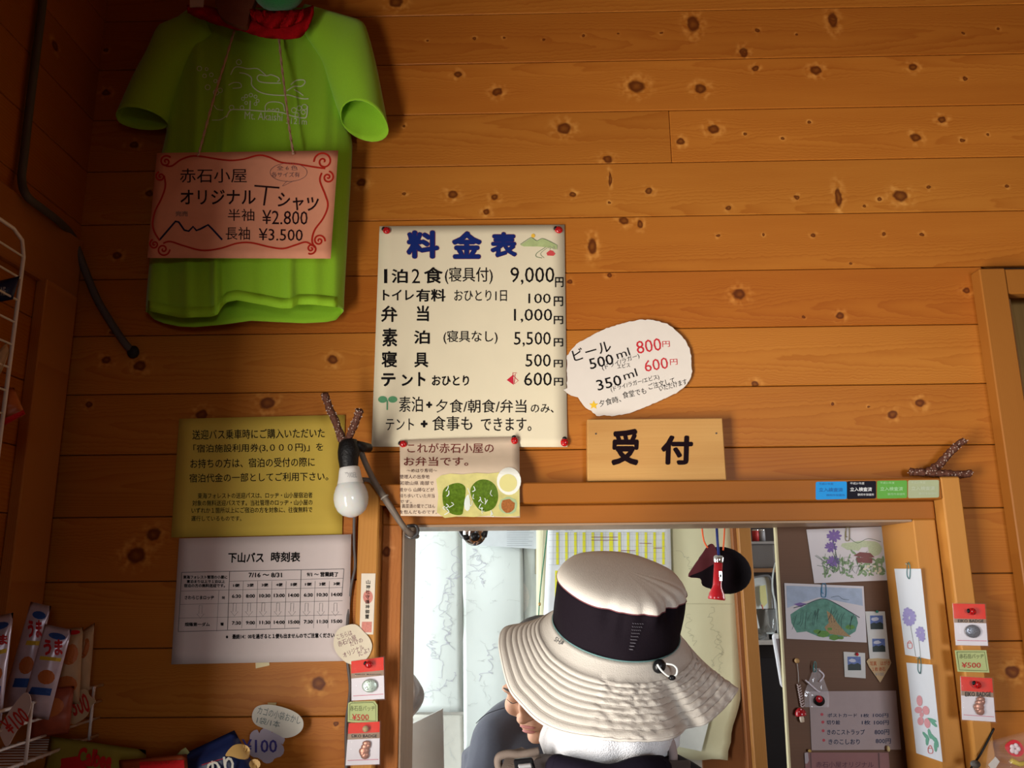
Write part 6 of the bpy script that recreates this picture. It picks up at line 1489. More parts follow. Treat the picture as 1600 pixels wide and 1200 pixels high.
# ------------------------------------------------------------------ two bookmark cards on the right reveal
XRV = xi1-0.0012
def rvY(px, py): return atx(px, py, XRV).y
BMK = mat('bookmark_paper', (0.66, 0.68, 0.72), 0.5, var=0.02)
def bookmark(label, q):
    bm = bmesh.new(); fr = [atx(x, y, XRV) for x, y in q]; add_prism(bm, fr, [p+Vector((0.0006, 0, 0)) for p in fr]); bmesh.ops.recalc_face_normals(bm, faces=bm.faces)
    return paper_thing('bookmark_card', label, 'bookmark', bm, BMK)
def rflat(pts, d, bm=None):
    bm = bm or bmesh.new(); bm.faces.new([bm.verts.new(atx(x, y, XRV-d)) for x, y in pts]); return bm
def rstroke(pts, w_, d, bm=None):
    bm = bm or bmesh.new(); P = spline(pts, 5); L = []
    for i, p in enumerate(P):
        a = P[max(i-1, 0)]; b = P[min(i+1, len(P)-1)]; dx, dy = b[0]-a[0], b[1]-a[1]; l = sqrt(dx*dx+dy*dy) or 1; nx, ny = -dy/l*w_/2, dx/l*w_/2
        L.append((bm.verts.new(atx(p[0]+nx, p[1]+ny, XRV-d)), bm.verts.new(atx(p[0]-nx, p[1]-ny, XRV-d))))
    for a, b in zip(L, L[1:]): bm.faces.new((a[0], b[0], b[1], a[1]))
    return bm
def petals(c, r, n, rx, ry, bm, d):
    for k in range(n):
        a = 2*pi*k/n+0.3; cx, cy = c[0]+r*cos(a)*0.7, c[1]+r*sin(a); rflat([zq(cx+q[0], cy+q[1]) for q in ell(0, 0, rx, ry, 8, -a)], d+0.00008*(k % 4), bm)
b1_ = bookmark('tall white bookmark with purple flowers, upper of two on right reveal', [zq(652, 266), zq(775, 266), zq(820, 691), zq(703, 669)])
bm = bmesh.new(); petals((722, 495), 26, 12, 16, 9, bm, 0.0004); petals((712, 470), 12, 7, 12, 8, bm, 0.0006); petals((773, 565), 18, 9, 12, 7, bm, 0.0004); petals((782, 590), 10, 6, 10, 6, bm, 0.0006)
obj('purple_flower_print', bm, mat('lilac_paint', (0.30, 0.26, 0.50), 0.6, var=0.3, scale=800), b1_)
bm = rstroke([zq(725, 520), zq(738, 590), zq(752, 675)], 0.8, 0.0003); rstroke([zq(765, 585), zq(770, 630), zq(775, 680)], 0.7, 0.0003, bm); obj('stem_print', bm, mat('grey_stem', (0.25, 0.24, 0.24), 0.6), b1_)
SL = mat('seal_pink_red', (0.55, 0.16, 0.15), 0.6)
obj('seal_print', rstroke([zq(714, 612), zq(716, 636), zq(734, 638), zq(734, 616), zq(716, 614), zq(724, 604), zq(732, 614)], 1.2, 0.0003), SL, b1_)
b2_ = bookmark('tall white bookmark with pink flower, lower of two on right reveal', [zq(708, 706), zq(829, 716), zq(877, 1172), zq(755, 1130)])
bm = bmesh.new()
for (x, y, rx, ry, a) in ((770, 885, 14, 26, 0.1), (800, 930, 16, 22, 0.3), (765, 928, 18, 16, 0), (775, 980, 15, 20, 0), (806, 990, 14, 24, 0.2), (780, 950, 10, 12, 0)): rflat([zq(x+q[0], y+q[1]) for q in ell(0, 0, rx, ry, 12, a)], 0.0004+0.00001*(x % 7), bm)
obj('pink_flower_print', bm, mat('pink_paint', (0.62, 0.28, 0.30), 0.6, var=0.2, scale=600), b2_)
bm = bmesh.new()
for (x, y, a) in ((800, 1050, 0.9), (818, 1040, 1.3), (835, 1060, 1.0), (850, 1080, 1.3), (826, 975, 0.3), (835, 990, 0.8), (806, 1070, 1.6), (845, 1100, 1.5)): rflat([zq(x+q[0], y+q[1]) for q in ell(0, 0, 26, 8, 8, -a)], 0.0003+0.00001*(y % 9), bm)
obj('green_leaf_print', bm, mat('blue_green_paint', (0.13, 0.34, 0.24), 0.6, var=0.3, scale=500), b2_)
obj('seal_print', rstroke([zq(810, 1105), zq(812, 1128), zq(830, 1130), zq(830, 1110), zq(812, 1106), zq(820, 1094), zq(828, 1106)], 1.2, 0.0005), SL, b2_)
for (par, px, py) in ((b1_, 1419, 884), (b2_, 1436, 1032)):
    bm = tube([Vector(q) for q in spline([atx(px-1, py-4, XRV-0.003), atx(px-2, py+14, XRV-0.0015), atx(px+2, py+20, XRV-0.0015), atx(px+3, py+2, XRV-0.002), atx(px, py-6, XRV-0.004)], 4)], 0.0007, 6); obj('paper_clip', bm, TEALM, par, smooth=True)
    obj('push_pin', ellipsoid(atx(px-2, py-3, XRV-0.003), 0.003, 0.003, 0.0022, 10, 6), mat('pin_brass', (0.45, 0.36, 0.22), 0.3, metal=0.6), par, smooth=True)
# ------------------------------------------------------------------ people
SKIN = mat('skin', (0.50, 0.27, 0.17), 0.55, var=0.10, scale=120, sss=0.12, bump=0.15, bscale=500)
HAIR = mat('dark_hair', (0.03, 0.02, 0.016), 0.6, var=0.5, scale=600, bump=0.8, bscale=700)
LIPS = mat('lips', (0.40, 0.15, 0.13), 0.4)
def etube(bm, rings, n=20):
    """rings: (centre, rx, ry) stacked upright ellipses"""
    R2 = []
    for c, rx, ry in rings: R2.append([bm.verts.new(Vector(c)+Vector((rx*cos(2*pi*k/n), ry*sin(2*pi*k/n), 0))) for k in range(n)])
    for a, b in zip(R2, R2[1:]):
        for k in range(n): bm.faces.new((a[k], a[(k+1) % n], b[(k+1) % n], b[k]))
    bm.faces.new(R2[0][::-1]); bm.faces.new(R2[-1])
def remeshed(name, bm, m, parent, voxel=0.005, smooth=4):
    bmesh.ops.recalc_face_normals(bm, faces=bm.faces)
    org = ORG[parent.name]
    for v in bm.verts: v.co -= org
    me = bpy.data.meshes.new('raw'); bm.to_mesh(me); bm.free()
    o = bpy.data.objects.new('raw', me); COL.objects.link(o)
    r = o.modifiers.new('r', 'REMESH'); r.mode = 'VOXEL'; r.voxel_size = voxel
    s = o.modifiers.new('s', 'SMOOTH'); s.iterations = smooth; s.factor = 0.5
    dg = bpy.context.evaluated_depsgraph_get(); dg.update()
    me2 = bpy.data.meshes.new_from_object(o.evaluated_get(dg)); me2.name = name
    bpy.data.objects.remove(o); bpy.data.meshes.remove(me)
    for p in me2.polygons: p.use_smooth = True
    me2.materials.clear(); me2.materials.append(m)
    q = bpy.data.objects.new(name, me2); link(q, parent); ORG[q.name] = org
    return q
def limb(bm, pts, rs):
    P = spline([tuple(p)+(r,) for p, r in zip(pts, rs)], 6); tube([Vector(p[:3]) for p in P], [p[3] for p in P], 14, bm)
    ellipsoid(P[0][:3], rs[0], rs[0], rs[0], 12, 8, bm); ellipsoid(P[-1][:3], rs[-1], rs[-1], rs[-1], 12, 8, bm)
def hand(bm, w, d, side, palm_n):
    """wrist w, pointing d, thumb on the side given, palm normal"""
    d = d.normalized(); nn = palm_n.normalized(); sd = d.cross(nn).normalized()*side
    q = d.to_track_quat('Z', 'Y').to_matrix()
    for t in (0.02, 0.045, 0.07):
        for s_ in (-0.025, 0.0, 0.025): ellipsoid(w+d*t+sd*s_*(0.7+t*4), 0.017, 0.017, 0.017, 10, 6, bm)
    for s_, L in ((0.032, 0.068), (0.011, 0.076), (-0.011, 0.070), (-0.032, 0.054)):
        p0 = w+d*0.075+sd*s_; p1 = p0+d*L*0.5+nn*0.006; p2 = p0+d*L*0.8+nn*0.022; p3 = p0+d*L+nn*0.036
        limb(bm, [p0, p1, p2, p3], [0.0095, 0.009, 0.0082, 0.0075])
    p0 = w+d*0.022+sd*0.028; limb(bm, [p0, p0+sd*0.026+d*0.02+nn*0.008, p0+sd*0.038+d*0.048+nn*0.02], [0.013, 0.0105, 0.009])
def head(bm, c, r, f, u, s=1.0):
    B_ = Matrix((r, f, u)).transposed()
    def E_(x, y, z, a, b_, c_): ellipsoid(c+B_ @ (Vector((x, y, z))*s), a*s, b_*s, c_*s, 20, 14, bm, rot=B_)
    E_(0, -0.008, 0.030, 0.074, 0.094, 0.084); E_(0, 0.020, -0.030, 0.064, 0.066, 0.070); E_(0, 0.035, -0.068, 0.048, 0.050, 0.040); E_(0, 0.070, -0.100, 0.021, 0.018, 0.016)
    E_(0, 0.098, -0.008, 0.0085, 0.016, 0.030); E_(0, 0.110, -0.027, 0.014, 0.014, 0.011); E_(0.012, 0.098, -0.031, 0.009, 0.010, 0.008); E_(-0.012, 0.098, -0.031, 0.009, 0.010, 0.008)
    E_(0, 0.074, -0.060, 0.032, 0.022, 0.020)
    E_(0, 0.092, -0.055, 0.022, 0.008, 0.006); E_(0, 0.091, -0.069, 0.019, 0.008, 0.007)
    for q in (-1, 1):
        E_(q*0.030, 0.080, 0.020, 0.026, 0.013, 0.009); E_(q*0.031, 0.074, -0.002, 0.017, 0.014, 0.013); E_(q*0.042, 0.058, -0.035, 0.024, 0.026, 0.024)
        E_(q*0.076, -0.004, -0.010, 0.008, 0.018, 0.030); E_(q*0.080, -0.012, 0.004, 0.007, 0.012, 0.018)
    return B_
def face_bits(t, c, B_, s=1.0, hair=True, moustache=False):
    def P_(x, y, z): return c+B_ @ (Vector((x, y, z))*s)
    bm = bmesh.new(); ellipsoid(P_(0, 0.0975, -0.0562), 0.018*s, 0.0045*s, 0.0035*s, 16, 8, bm, rot=B_); ellipsoid(P_(0, 0.0965, -0.0675), 0.015*s, 0.0050*s, 0.0042*s, 16, 8, bm, rot=B_)
    obj('lips', bm, LIPS, t, smooth=True)
    for q in (-1, 1):
        bm = bmesh.new(); limb(bm, [P_(q*0.012, 0.0945, 0.021), P_(q*0.030, 0.0945, 0.027), P_(q*0.050, 0.082, 0.022)], [0.0018, 0.0022, 0.0012]); obj('eyebrow', bm, HAIR, t, smooth=True)
        bm = bmesh.new(); limb(bm, [P_(q*0.018, 0.0870, -0.005), P_(q*0.031, 0.0885, -0.009), P_(q*0.045, 0.0830, -0.005)], [0.0005, 0.0009, 0.0005]); obj('eyelid_line', bm, HAIR, t, smooth=True)
    if hair:
        bm = bmesh.new(); ellipsoid(P_(0, -0.014, 0.036), 0.080*s, 0.096*s, 0.086*s, 28, 18, bm, rot=B_)
        for v in list(bm.verts):
            l = B_.transposed() @ (v.co-c)
            if (l.y > 0.035*s and l.z < 0.075*s) or l.z < -0.045*s: bm.verts.remove(v)
        for v in bm.verts: v.co += (v.co-c).normalized()*0.003*mnoise.noise(v.co*70)
        obj('hair', bm, HAIR, t, smooth=True, solid=0.004)

def basis(f, up=Vector((0, 0, 1)), roll=0.0):
    f = f.normalized(); r = f.cross(up).normalized(); u = r.cross(f).normalized()
    if roll: q = Matrix.Rotation(roll, 3, f); r = q @ r; u = q @ u
    return r, f, u

# the clerk behind the window, bent forward and reading
cl = thing('person', 'person in dark slate shirt bending forward behind window, face half hidden by sun hat', 'person', (at(850, 1048, 0.47).x, 0.62, 0.0))
hc = at(845, 1056, 0.45)
r_, f_, u_ = basis(Vector((-0.42, -0.80, -0.50)), roll=radians(-4))
nx = hc.x+0.005
sh_l = at(780, 1160, 0.56); sh_r = Vector((2*nx-sh_l.x, 0.56, sh_l.z)); nb = Vector((nx, 0.585, sh_l.z+0.045))
bm = bmesh.new(); Bc = head(bm, hc, r_, f_, u_)
limb(bm, [hc+Bc @ Vector((0, -0.035, -0.03)), hc+Bc @ Vector((0, -0.055, -0.09)), nb], [0.058, 0.056, 0.062])
tz = [(nb.z-0.02, 0.10, 0.07, 0.585), (nb.z-0.07, 0.175, 0.10, 0.585), (nb.z-0.18, 0.18, 0.115, 0.60), (nb.z-0.32, 0.155, 0.105, 0.62), (0.93, 0.155, 0.11, 0.64), (0.84, 0.165, 0.115, 0.65)]
etube(bm, [((nx, y, z), rx, ry) for z, rx, ry, y in tz][::-1])
elb = {-1: Vector((sh_l.x-0.05, 0.50, 1.02)), 1: Vector((sh_r.x+0.05, 0.50, 1.02))}; wr = {-1: Vector((nx-0.10, 0.30, 0.99)), 1: Vector((nx+0.10, 0.30, 0.99))}
for q, s0 in ((-1, sh_l), (1, sh_r)):
    limb(bm, [s0, (s0+elb[q])/2, elb[q]], [0.052, 0.045, 0.038]); limb(bm, [elb[q], (elb[q]+wr[q])/2, wr[q]], [0.038, 0.035, 0.025]); hand(bm, wr[q], Vector((-q*0.25, -1, 0.02)), 1 if q < 0 else -1, Vector((0, 0, -1)))
    limb(bm, [Vector((nx+q*0.09, 0.65, 0.86)), Vector((nx+q*0.10, 0.64, 0.47)), Vector((nx+q*0.10, 0.67, 0.08))], [0.082, 0.055, 0.038])
    limb(bm, [Vector((nx+q*0.10, 0.68, 0.045)), Vector((nx+q*0.11, 0.55, 0.035))], [0.04, 0.032])
remeshed('body', bm, SKIN, cl, 0.005, 5)
face_bits(cl, hc, Bc)
SLATE = mat('slate_shirt', (0.048, 0.050, 0.068), 0.8, var=0.1, scale=200, sheen=0.15, bump=0.2, bscale=900)
bm = bmesh.new()
etube(bm, [((nx, y, z), rx+0.014, ry+0.014) for z, rx, ry, y in tz][::-1])
limb(bm, [sh_l+Vector((0, 0, 0.008)), nb+Vector((-0.05, 0, -0.01)), nb+Vector((0.05, 0, -0.01)), sh_r+Vector((0, 0, 0.008))], [0.062, 0.066, 0.066, 0.062])
for q, s0 in ((-1, sh_l), (1, sh_r)): limb(bm, [s0, s0.lerp(elb[q], 0.4), s0.lerp(elb[q], 0.8)], [0.066, 0.062, 0.060])
rd = random.Random(2)
o = remeshed('shirt', bm, SLATE, cl, 0.007, 6)
for v in o.data.vertices:
    w_ = v.co+ORG[cl.name]; v.co.y -= 0.006*mnoise.noise(Vector((w_.x*9+w_.z*5, w_.y*6, w_.z*3)))*1.6
bm = bmesh.new()
limb(bm, [at(744, 1130, 0.497), at(758, 1117, 0.490), at(775, 1110, 0.495), at(795, 1104, 0.50)], [0.0008]*4)
obj('shoulder_seam', bm, mat('slate_seam', (0.03, 0.03, 0.042), 0.8), cl, smooth=True)
bm = bmesh.new()
etube(bm, [((nx, 0.64, 0.93), 0.172, 0.128), ((nx, 0.65, 0.84), 0.182, 0.135), ((nx, 0.65, 0.78), 0.175, 0.125)][::-1])
for q in (-1, 1): limb(bm, [Vector((nx+q*0.09, 0.65, 0.86)), Vector((nx+q*0.10, 0.64, 0.47)), Vector((nx+q*0.10, 0.67, 0.10))], [0.096, 0.075, 0.062])
remeshed('trousers', bm, mat('dark_trousers', (0.04, 0.04, 0.045), 0.85), cl, 0.009, 4)
for q in (-1, 1):
    bm = bmesh.new(); limb(bm, [Vector((nx+q*0.10, 0.69, 0.052)), Vector((nx+q*0.105, 0.60, 0.050)), Vector((nx+q*0.11, 0.52, 0.044))], [0.052, 0.050, 0.043]); obj('shoe', bm, mat('shoe_black', (0.03, 0.03, 0.03), 0.5), cl, smooth=True)

# the hiker in front of the window, seen from behind
HX = at(962, 1010, -0.235).x
hk = thing('person', 'hiker seen from behind wearing wide-brimmed beige sun hat at counter window', 'person', (HX, -0.24, 0.0))
hh = at(962, 1022, -0.196)
r_, f_, u_ = basis(Vector((-0.05, 0.92, 0.38)))
nbh = Vector((HX-0.005, -0.262, 1.325))
bm = bmesh.new(); Bh = head(bm, hh, r_, f_, u_, 0.88)
limb(bm, [hh+Bh @ Vector((0, -0.03, -0.03)), hh+Bh @ Vector((0, -0.05, -0.09)), nbh], [0.056, 0.055, 0.062])
tz = [(nbh.z-0.02, 0.09, 0.07, -0.262), (nbh.z-0.09, 0.165, 0.095, -0.262), (nbh.z-0.18, 0.18, 0.11, -0.255), (nbh.z-0.34, 0.150, 0.10, -0.25), (0.90, 0.155, 0.105, -0.25), (0.82, 0.165, 0.115, -0.25)]
etube(bm, [((HX, y, z), rx, ry) for z, rx, ry, y in tz][::-1])
for q in (-1, 1):
    s0 = Vector((HX+q*0.175, -0.26, 1.215)); e0 = Vector((HX+q*0.215, -0.30, 0.96)); w0 = Vector((HX+q*0.13, -0.21, 1.00))
    limb(bm, [s0, (s0+e0)/2, e0], [0.052, 0.044, 0.037]); limb(bm, [e0, (e0+w0)/2, w0], [0.037, 0.033, 0.024]); hand(bm, w0, Vector((-q*1.1, 0.75, -0.05)), -1 if q < 0 else 1, Vector((0, 0, -1)))
    limb(bm, [Vector((HX+q*0.09, -0.25, 0.84)), Vector((HX+q*0.10, -0.24, 0.46)), Vector((HX+q*0.10, -0.27, 0.08))], [0.082, 0.055, 0.038]); limb(bm, [Vector((HX+q*0.10, -0.28, 0.045)), Vector((HX+q*0.11, -0.14, 0.035))], [0.04, 0.032])
remeshed('body', bm, SKIN, hk, 0.006, 4)
face_bits(hk, hh, Bh, 0.88, hair=False)
JK = mat('navy_jacket', (0.012, 0.011, 0.022), 0.7, bump=0.2)
bm = bmesh.new(); etube(bm, [((HX, y, z), rx+0.012, ry+0.012) for z, rx, ry, y in tz][::-1])
limb(bm, [Vector((HX-0.175, -0.26, 1.22)), nbh+Vector((-0.05, 0, -0.012)), nbh+Vector((0.05, 0, -0.012)), Vector((HX+0.175, -0.26, 1.22))], [0.064, 0.060, 0.060, 0.064])
for q in (-1, 1):
    s0 = Vector((HX+q*0.175, -0.26, 1.215)); e0 = Vector((HX+q*0.215, -0.30, 0.96)); w0 = Vector((HX+q*0.13, -0.21, 1.00)); limb(bm, [s0, (s0+e0)/2, e0], [0.065, 0.058, 0.052]); limb(bm, [e0, (e0+w0)/2, e0.lerp(w0, 0.85)], [0.052, 0.045, 0.040])
remeshed('jacket', bm, JK, hk, 0.008, 4)
bm = bmesh.new(); etube(bm, [((HX, -0.25, 0.93), 0.168, 0.118), ((HX, -0.25, 0.82), 0.182, 0.130), ((HX, -0.25, 0.77), 0.175, 0.122)][::-1])
for q in (-1, 1): limb(bm, [Vector((HX+q*0.09, -0.25, 0.84)), Vector((HX+q*0.10, -0.24, 0.46)), Vector((HX+q*0.10, -0.27, 0.10))], [0.094, 0.072, 0.058])
remeshed('trousers', bm, mat('hiking_trousers', (0.07, 0.065, 0.055), 0.85), hk, 0.009, 4)
for q in (-1, 1):
    bm = bmesh.new(); limb(bm, [Vector((HX+q*0.10, -0.29, 0.056)), Vector((HX+q*0.105, -0.20, 0.054)), Vector((HX+q*0.11, -0.11, 0.046))], [0.055, 0.053, 0.045]); obj('boot', bm, mat('boot_brown', (0.10, 0.06, 0.035), 0.6), hk, smooth=True)

# sun hat ---------------------------------------------------------
HB = mat('hat_beige', rgb(200, 193, 183), 0.75, var=0.04, scale=150, bump=0.25, bscale=700)
HBK = mat('hat_black_mesh', (0.008, 0.005, 0.008), 0.8, var=0.15, scale=300, bump=0.4, bscale=1500, spec=0.08)
hat = thing('sun_hat', 'beige sun hat with black mesh band and quilted brim on hiker', 'hat', at(965, 990, -0.22))
C0 = at(962, 979, -0.222)
av = Vector((0.115, -0.375, 0.92)).normalized()
er = Vector((1, 0, 0)); er = (er-av*er.dot(av)).normalized(); ef = av.cross(er).normalized()      # ef points to the wall
def hatp(ang, h, rx, ry): return C0+er*(rx*cos(ang))+ef*(ry*sin(ang))+av*h
NA = 120
def crown(rows, m, nm, fold):
    bm = bmesh.new(); RR = []
    for (h, rx, ry) in rows:
        row = []
        for k in range(NA):
            a = 2*pi*k/NA; d = fold(a, h); row.append(bm.verts.new(hatp(a, h, rx+d, ry+d)))
        RR.append(row)
    for a, b in zip(RR, RR[1:]):
        for k in range(NA): bm.faces.new((a[k], a[(k+1) % NA], b[(k+1) % NA], b[k]))
    return bm, RR
def hf(a, h):      # soft dents of the cloth; 1.5 pi is towards the camera
    d = 0.0
    for (a0, w_, amp, h0, hw) in ((1.72*pi, 0.10, -0.010, 0.066, 0.014), (1.62*pi, 0.06, 0.004, 0.07, 0.02), (1.56*pi, 0.04, -0.004, 0.068, 0.012), (1.66*pi, 0.03, -0.004, 0.070, 0.014), (1.80*pi, 0.07, -0.005, 0.085, 0.03), (1.86*pi, 0.06, 0.003, 0.09, 0.02), (1.40*pi, 0.10, -0.005, 0.060, 0.022), (1.47*pi, 0.05, -0.003, 0.05, 0.02), (1.9*pi, 0.05, -0.004, 0.08, 0.03)):
        d += amp*exp(-((a-a0)/w_)**2-((h-h0)/hw)**2)
    return d+0.0008*sin(a*7+h*60)
band_rows = [(0.000+0.066*i/10, 0.0895+0.0015*sin(pi*i/10), 0.101+0.001*sin(pi*i/10)) for i in range(11)]
bm, RR = crown(band_rows, HBK, 'b', hf)
obj('mesh_band', bm, HBK, hat, smooth=True, solid=0.0012)
dome = [(0.0655, 0.0908, 0.1022), (0.067, 0.0910, 0.1025), (0.0715, 0.0892, 0.1010), (0.0760, 0.0850, 0.0965), (0.0795, 0.0775, 0.0885), (0.0820, 0.0670, 0.0770), (0.0838, 0.0540, 0.0630), (0.0850, 0.0390, 0.0460), (0.0857, 0.0220, 0.0260), (0.0860, 0.0080, 0.0100)]
bm, RR = crown(dome, HB, 'd', hf); bm.faces.new(RR[-1])
obj('crown', bm, HB, hat, smooth=True, solid=0.001)
PIP = mat('teal_piping', (0.10, 0.20, 0.20), 0.6)
bm = tube([hatp(2*pi*k/NA, 0.0005, 0.0908, 0.1022) for k in range(NA+1)], 0.0009, 6); obj('lower_piping', bm, PIP, hat, smooth=True)
bm = tube([hatp(2*pi*k/NA, 0.0662, 0.0915+hf(2*pi*k/NA, 0.066), 0.1030+hf(2*pi*k/NA, 0.066)) for k in range(NA+1)], 0.0008, 6); obj('upper_piping', bm, mat('maroon_piping', (0.16, 0.05, 0.06), 0.6), hat, smooth=True)
# brim: outer edge read off the photograph, each point at its own distance
outer = [(781, 1000, -0.235), (784, 1030, -0.275), (796, 1075, -0.315), (815, 1100, -0.335), (843, 1127, -0.355), (881, 1144, -0.372), (936, 1153, -0.385), (993, 1157, -0.388), (1050, 1153, -0.375), (1094, 1136, -0.345), (1128, 1108, -0.305), (1150, 1080, -0.270), (1146, 1073, -0.245), (1108, 1047, -0.190), (1070, 1023, -0.135), (1040, 990, -0.085), (1000, 965, -0.055), (950, 958, -0.045), (900, 962, -0.065), (861, 970, -0.100), (821, 975, -0.150), (790, 981, -0.195)]
OP = spline([tuple(at(x, y, Y)) for x, y, Y in outer], 12, True)
def ang_of(p):
    d = Vector(p)-C0; return atan2(d.dot(ef)/1.1, d.dot(er)) % (2*pi)
OA = sorted((ang_of(p), p) for p in OP)
def outer_at(a):
    a %= 2*pi; L = len(OA)
    for i in range(L):
        a0, p0 = OA[i]; a1, p1 = OA[(i+1) % L]
        if i == L-1: a1 += 2*pi
        aa = a if a >= OA[0][0] or i != L-1 else a+2*pi
        if a0 <= aa <= a1: return Vector(p0).lerp(Vector(p1), (aa-a0)/max(1e-9, a1-a0))
    return Vector(OA[0][1])
NB = 200; RINGS = 8; SUB = 5
ts = [0.0, 0.09, 0.18, 0.28, 0.38]+[0.38+0.62*(i+1)/(RINGS*SUB) for i in range(RINGS*SUB)]
bm = bmesh.new(); rows = []
for it, t in enumerate(ts):
    row = []
    for k in range(NB):
        a = 2*pi*k/NB
        o_ = outer_at(a); i_ = hatp(a, -0.001, 0.0900, 0.1013)
        mid = hatp(a, -0.020, 0.106, 0.120)
        # quadratic curve from the crown out and down to the edge
        p = i_*(1-t)**2+mid*2*t*(1-t)*0.9+o_*t*t+(i_*0.5+o_*0.5)*2*t*(1-t)*0.1
        n_ = av
        if t > 0.38:
            ph = ((t-0.38)/0.62*RINGS) % 1.0; q_ = (sin(pi*ph))**0.55*0.0010
            wr_ = 0.0
            if 1.42*pi < a < 1.95*pi: wr_ = 0.0022*mnoise.noise(Vector((a*42, t*26, 1)))+0.0012*mnoise.noise(Vector((a*90, t*40, 5)))*min(1, (a-1.42*pi)*3)
            p = p+n_*(q_+wr_)+Vector((0, -1, 0))*(q_+wr_)*0.8
            fo = exp(-((a-(1.655*pi))/0.10)**2)*(t-0.38)/0.62
            p = p+Vector((0, 0.030, 0.0))*fo-Vector((0, 0, 0))
        row.append(bm.verts.new(p))
    rows.append(row)
for a, b in zip(rows, rows[1:]):
    for k in range(NB): bm.faces.new((a[k], a[(k+1) % NB], b[(k+1) % NB], b[k]))
bmesh.ops.recalc_face_normals(bm, faces=bm.faces)
edge_pts = [v.co.copy() for v in rows[-1]]; stitch_rows = [[v.co.copy() for v in rows[5+i*SUB-1]] for i in range(0, RINGS+1)]
brim_rows = [[v.co.copy() for v in r] for r in rows]
obj('brim', bm, HB, hat, smooth=True, solid=0.0022)
bm = tube(edge_pts+[edge_pts[0]], 0.0019, 7); obj('edge_binding', bm, mat('hat_binding', rgb(198, 191, 182), 0.7), hat, smooth=True)
bm = bmesh.new()
for row in stitch_rows[:-1]: tube([p+Vector((0, -0.0012, 0.0008)) for p in row]+[row[0]+Vector((0, -0.0012, 0.0008))], 0.00042, 4, bm)
o = obj('stitching', bm, mat('stitch_grey', rgb(158, 150, 142), 0.8), hat); o['kind'] = 'stuff'
# printed word on the sweat band side
def near_brim(px, py):
    """depth of the brim's plain inner zone under a pixel"""
    best = None; v = ray(px, py).normalized()
    for row in brim_rows[:8]:
        for q in row:
            d = q-CAM; e = (d-v*d.dot(v)).length
            if q.y < -0.15 and (best is None or e < best[0]): best = (e, d.dot(v)*v.y+CAM.y)
    return best[1]-0.004
yb = near_brim(877, 1004)
bm = text('SHADE', 865, 1001, 892, 1009, yb, bold=0.02, a=-33); obj('printed_word', bm, mat('print_grey_black', (0.06, 0.06, 0.06), 0.6), hat)
# cord lock with reflective cord
yc_ = near_brim(1030, 1042)-0.004
obj('cord_lock', ellipsoid(at(1030, 1041, yc_), 0.0085, 0.008, 0.0095, 16, 10, rot=Matrix.Rotation(0.6, 3, 'Y')), LB_K, hat, smooth=True)
obj('reflective_cord', tube([Vector(q) for q in spline([at(1027, 1038, yc_-0.008), at(1034, 1048, yc_-0.008), at(1046, 1057, yc_-0.006), at(1056, 1055, yc_-0.006), at(1058, 1046, yc_-0.006), at(1052, 1039, yc_-0.006), at(1041, 1037, yc_-0.006)], 6)], 0.0014, 7), mat('reflective_cord', (0.60, 0.62, 0.60), 0.3, var=0.5, scale=1500), hat, smooth=True)
obj('cord_end', ellipsoid(at(1050, 1059, yc_-0.006), 0.005, 0.004, 0.0035, 12, 8), LB_K, hat, smooth=True)
bm = bmesh.new()      # small vent logo of fine lines on the mesh band
vY = (C0+ef*-0.110).y
for i in range(9):
    y = 968+i*4.4; w_ = 20-i*2.0; zz = (y-981)/1040.0
    p0 = hatp(1.5*pi+0.16+0.04, 0, 0, 0)
    a0 = 1.5*pi+0.02; h = 0.055-0.0045*i
    for s_ in range(5):
        a1 = a0+0.02+s_*0.035*(1-i*0.09)
        tube([hatp(a1, h, 0.0922, 0.1040), hatp(a1+0.02, h-0.001, 0.0922, 0.1040)], 0.00035, 4, bm)
o = obj('woven_mark', bm, mat('grey_thread', (0.14, 0.13, 0.15), 0.6), hat); o['kind'] = 'stuff'

# towel round the neck
TW = mat('white_towel', (0.82, 0.82, 0.86), 0.95, var=0.05, scale=300, bump=1.0, bscale=600, sheen=0.5)
tw = thing('towel', 'white towel wrapped round hiker neck under hat brim', 'towel', at(945, 1190, -0.33))
P = spline([tuple(at(930, 1120, -0.14)), tuple(at(888, 1136, -0.18)), tuple(at(874, 1158, -0.25)), tuple(at(886, 1162, -0.315)), tuple(at(918, 1156, -0.345)), tuple(at(960, 1152, -0.35)), tuple(at(1000, 1146, -0.34)), tuple(at(1026, 1150, -0.30)), tuple(at(1030, 1150, -0.24)), tuple(at(1010, 1130, -0.18)), tuple(at(960, 1118, -0.14))], 8)
bm = bmesh.new(); n = 18; rr = []
for i, p in enumerate(P):
    p = Vector(p); t_ = (Vector(P[min(i+1, len(P)-1)])-Vector(P[max(i-1, 0)])).normalized(); up = Vector((0, 0, 1)); sd = t_.cross(up).normalized(); fr = i/len(P)
    px_ = 800+(p.x)/(p.y+1.464)*1300
    low = interp([(830, 0.024), (860, 0.026), (900, 0.033), (953, 0.038), (988, 0.026), (1016, 0.024), (1035, 0.028), (1060, 0.030)], px_)
    rr.append([bm.verts.new(p+sd*(0.026*cos(2*pi*k/n)*(1+0.08*sin(i*0.9)))+up*((0.030 if sin(2*pi*k/n) > 0 else low)*sin(2*pi*k/n))+sd*0.003*mnoise.noise(p*60+Vector((k, 0, 0)))) for k in range(n)])
for a, b in zip(rr, rr[1:]):
    for k in range(n): bm.faces.new((a[k], a[(k+1) % n], b[(k+1) % n], b[k]))
bm.faces.new(rr[0]); bm.faces.new(rr[-1][::-1]); bmesh.ops.recalc_face_normals(bm, faces=bm.faces)
obj('terry_cloth', bm, TW, tw, smooth=True)
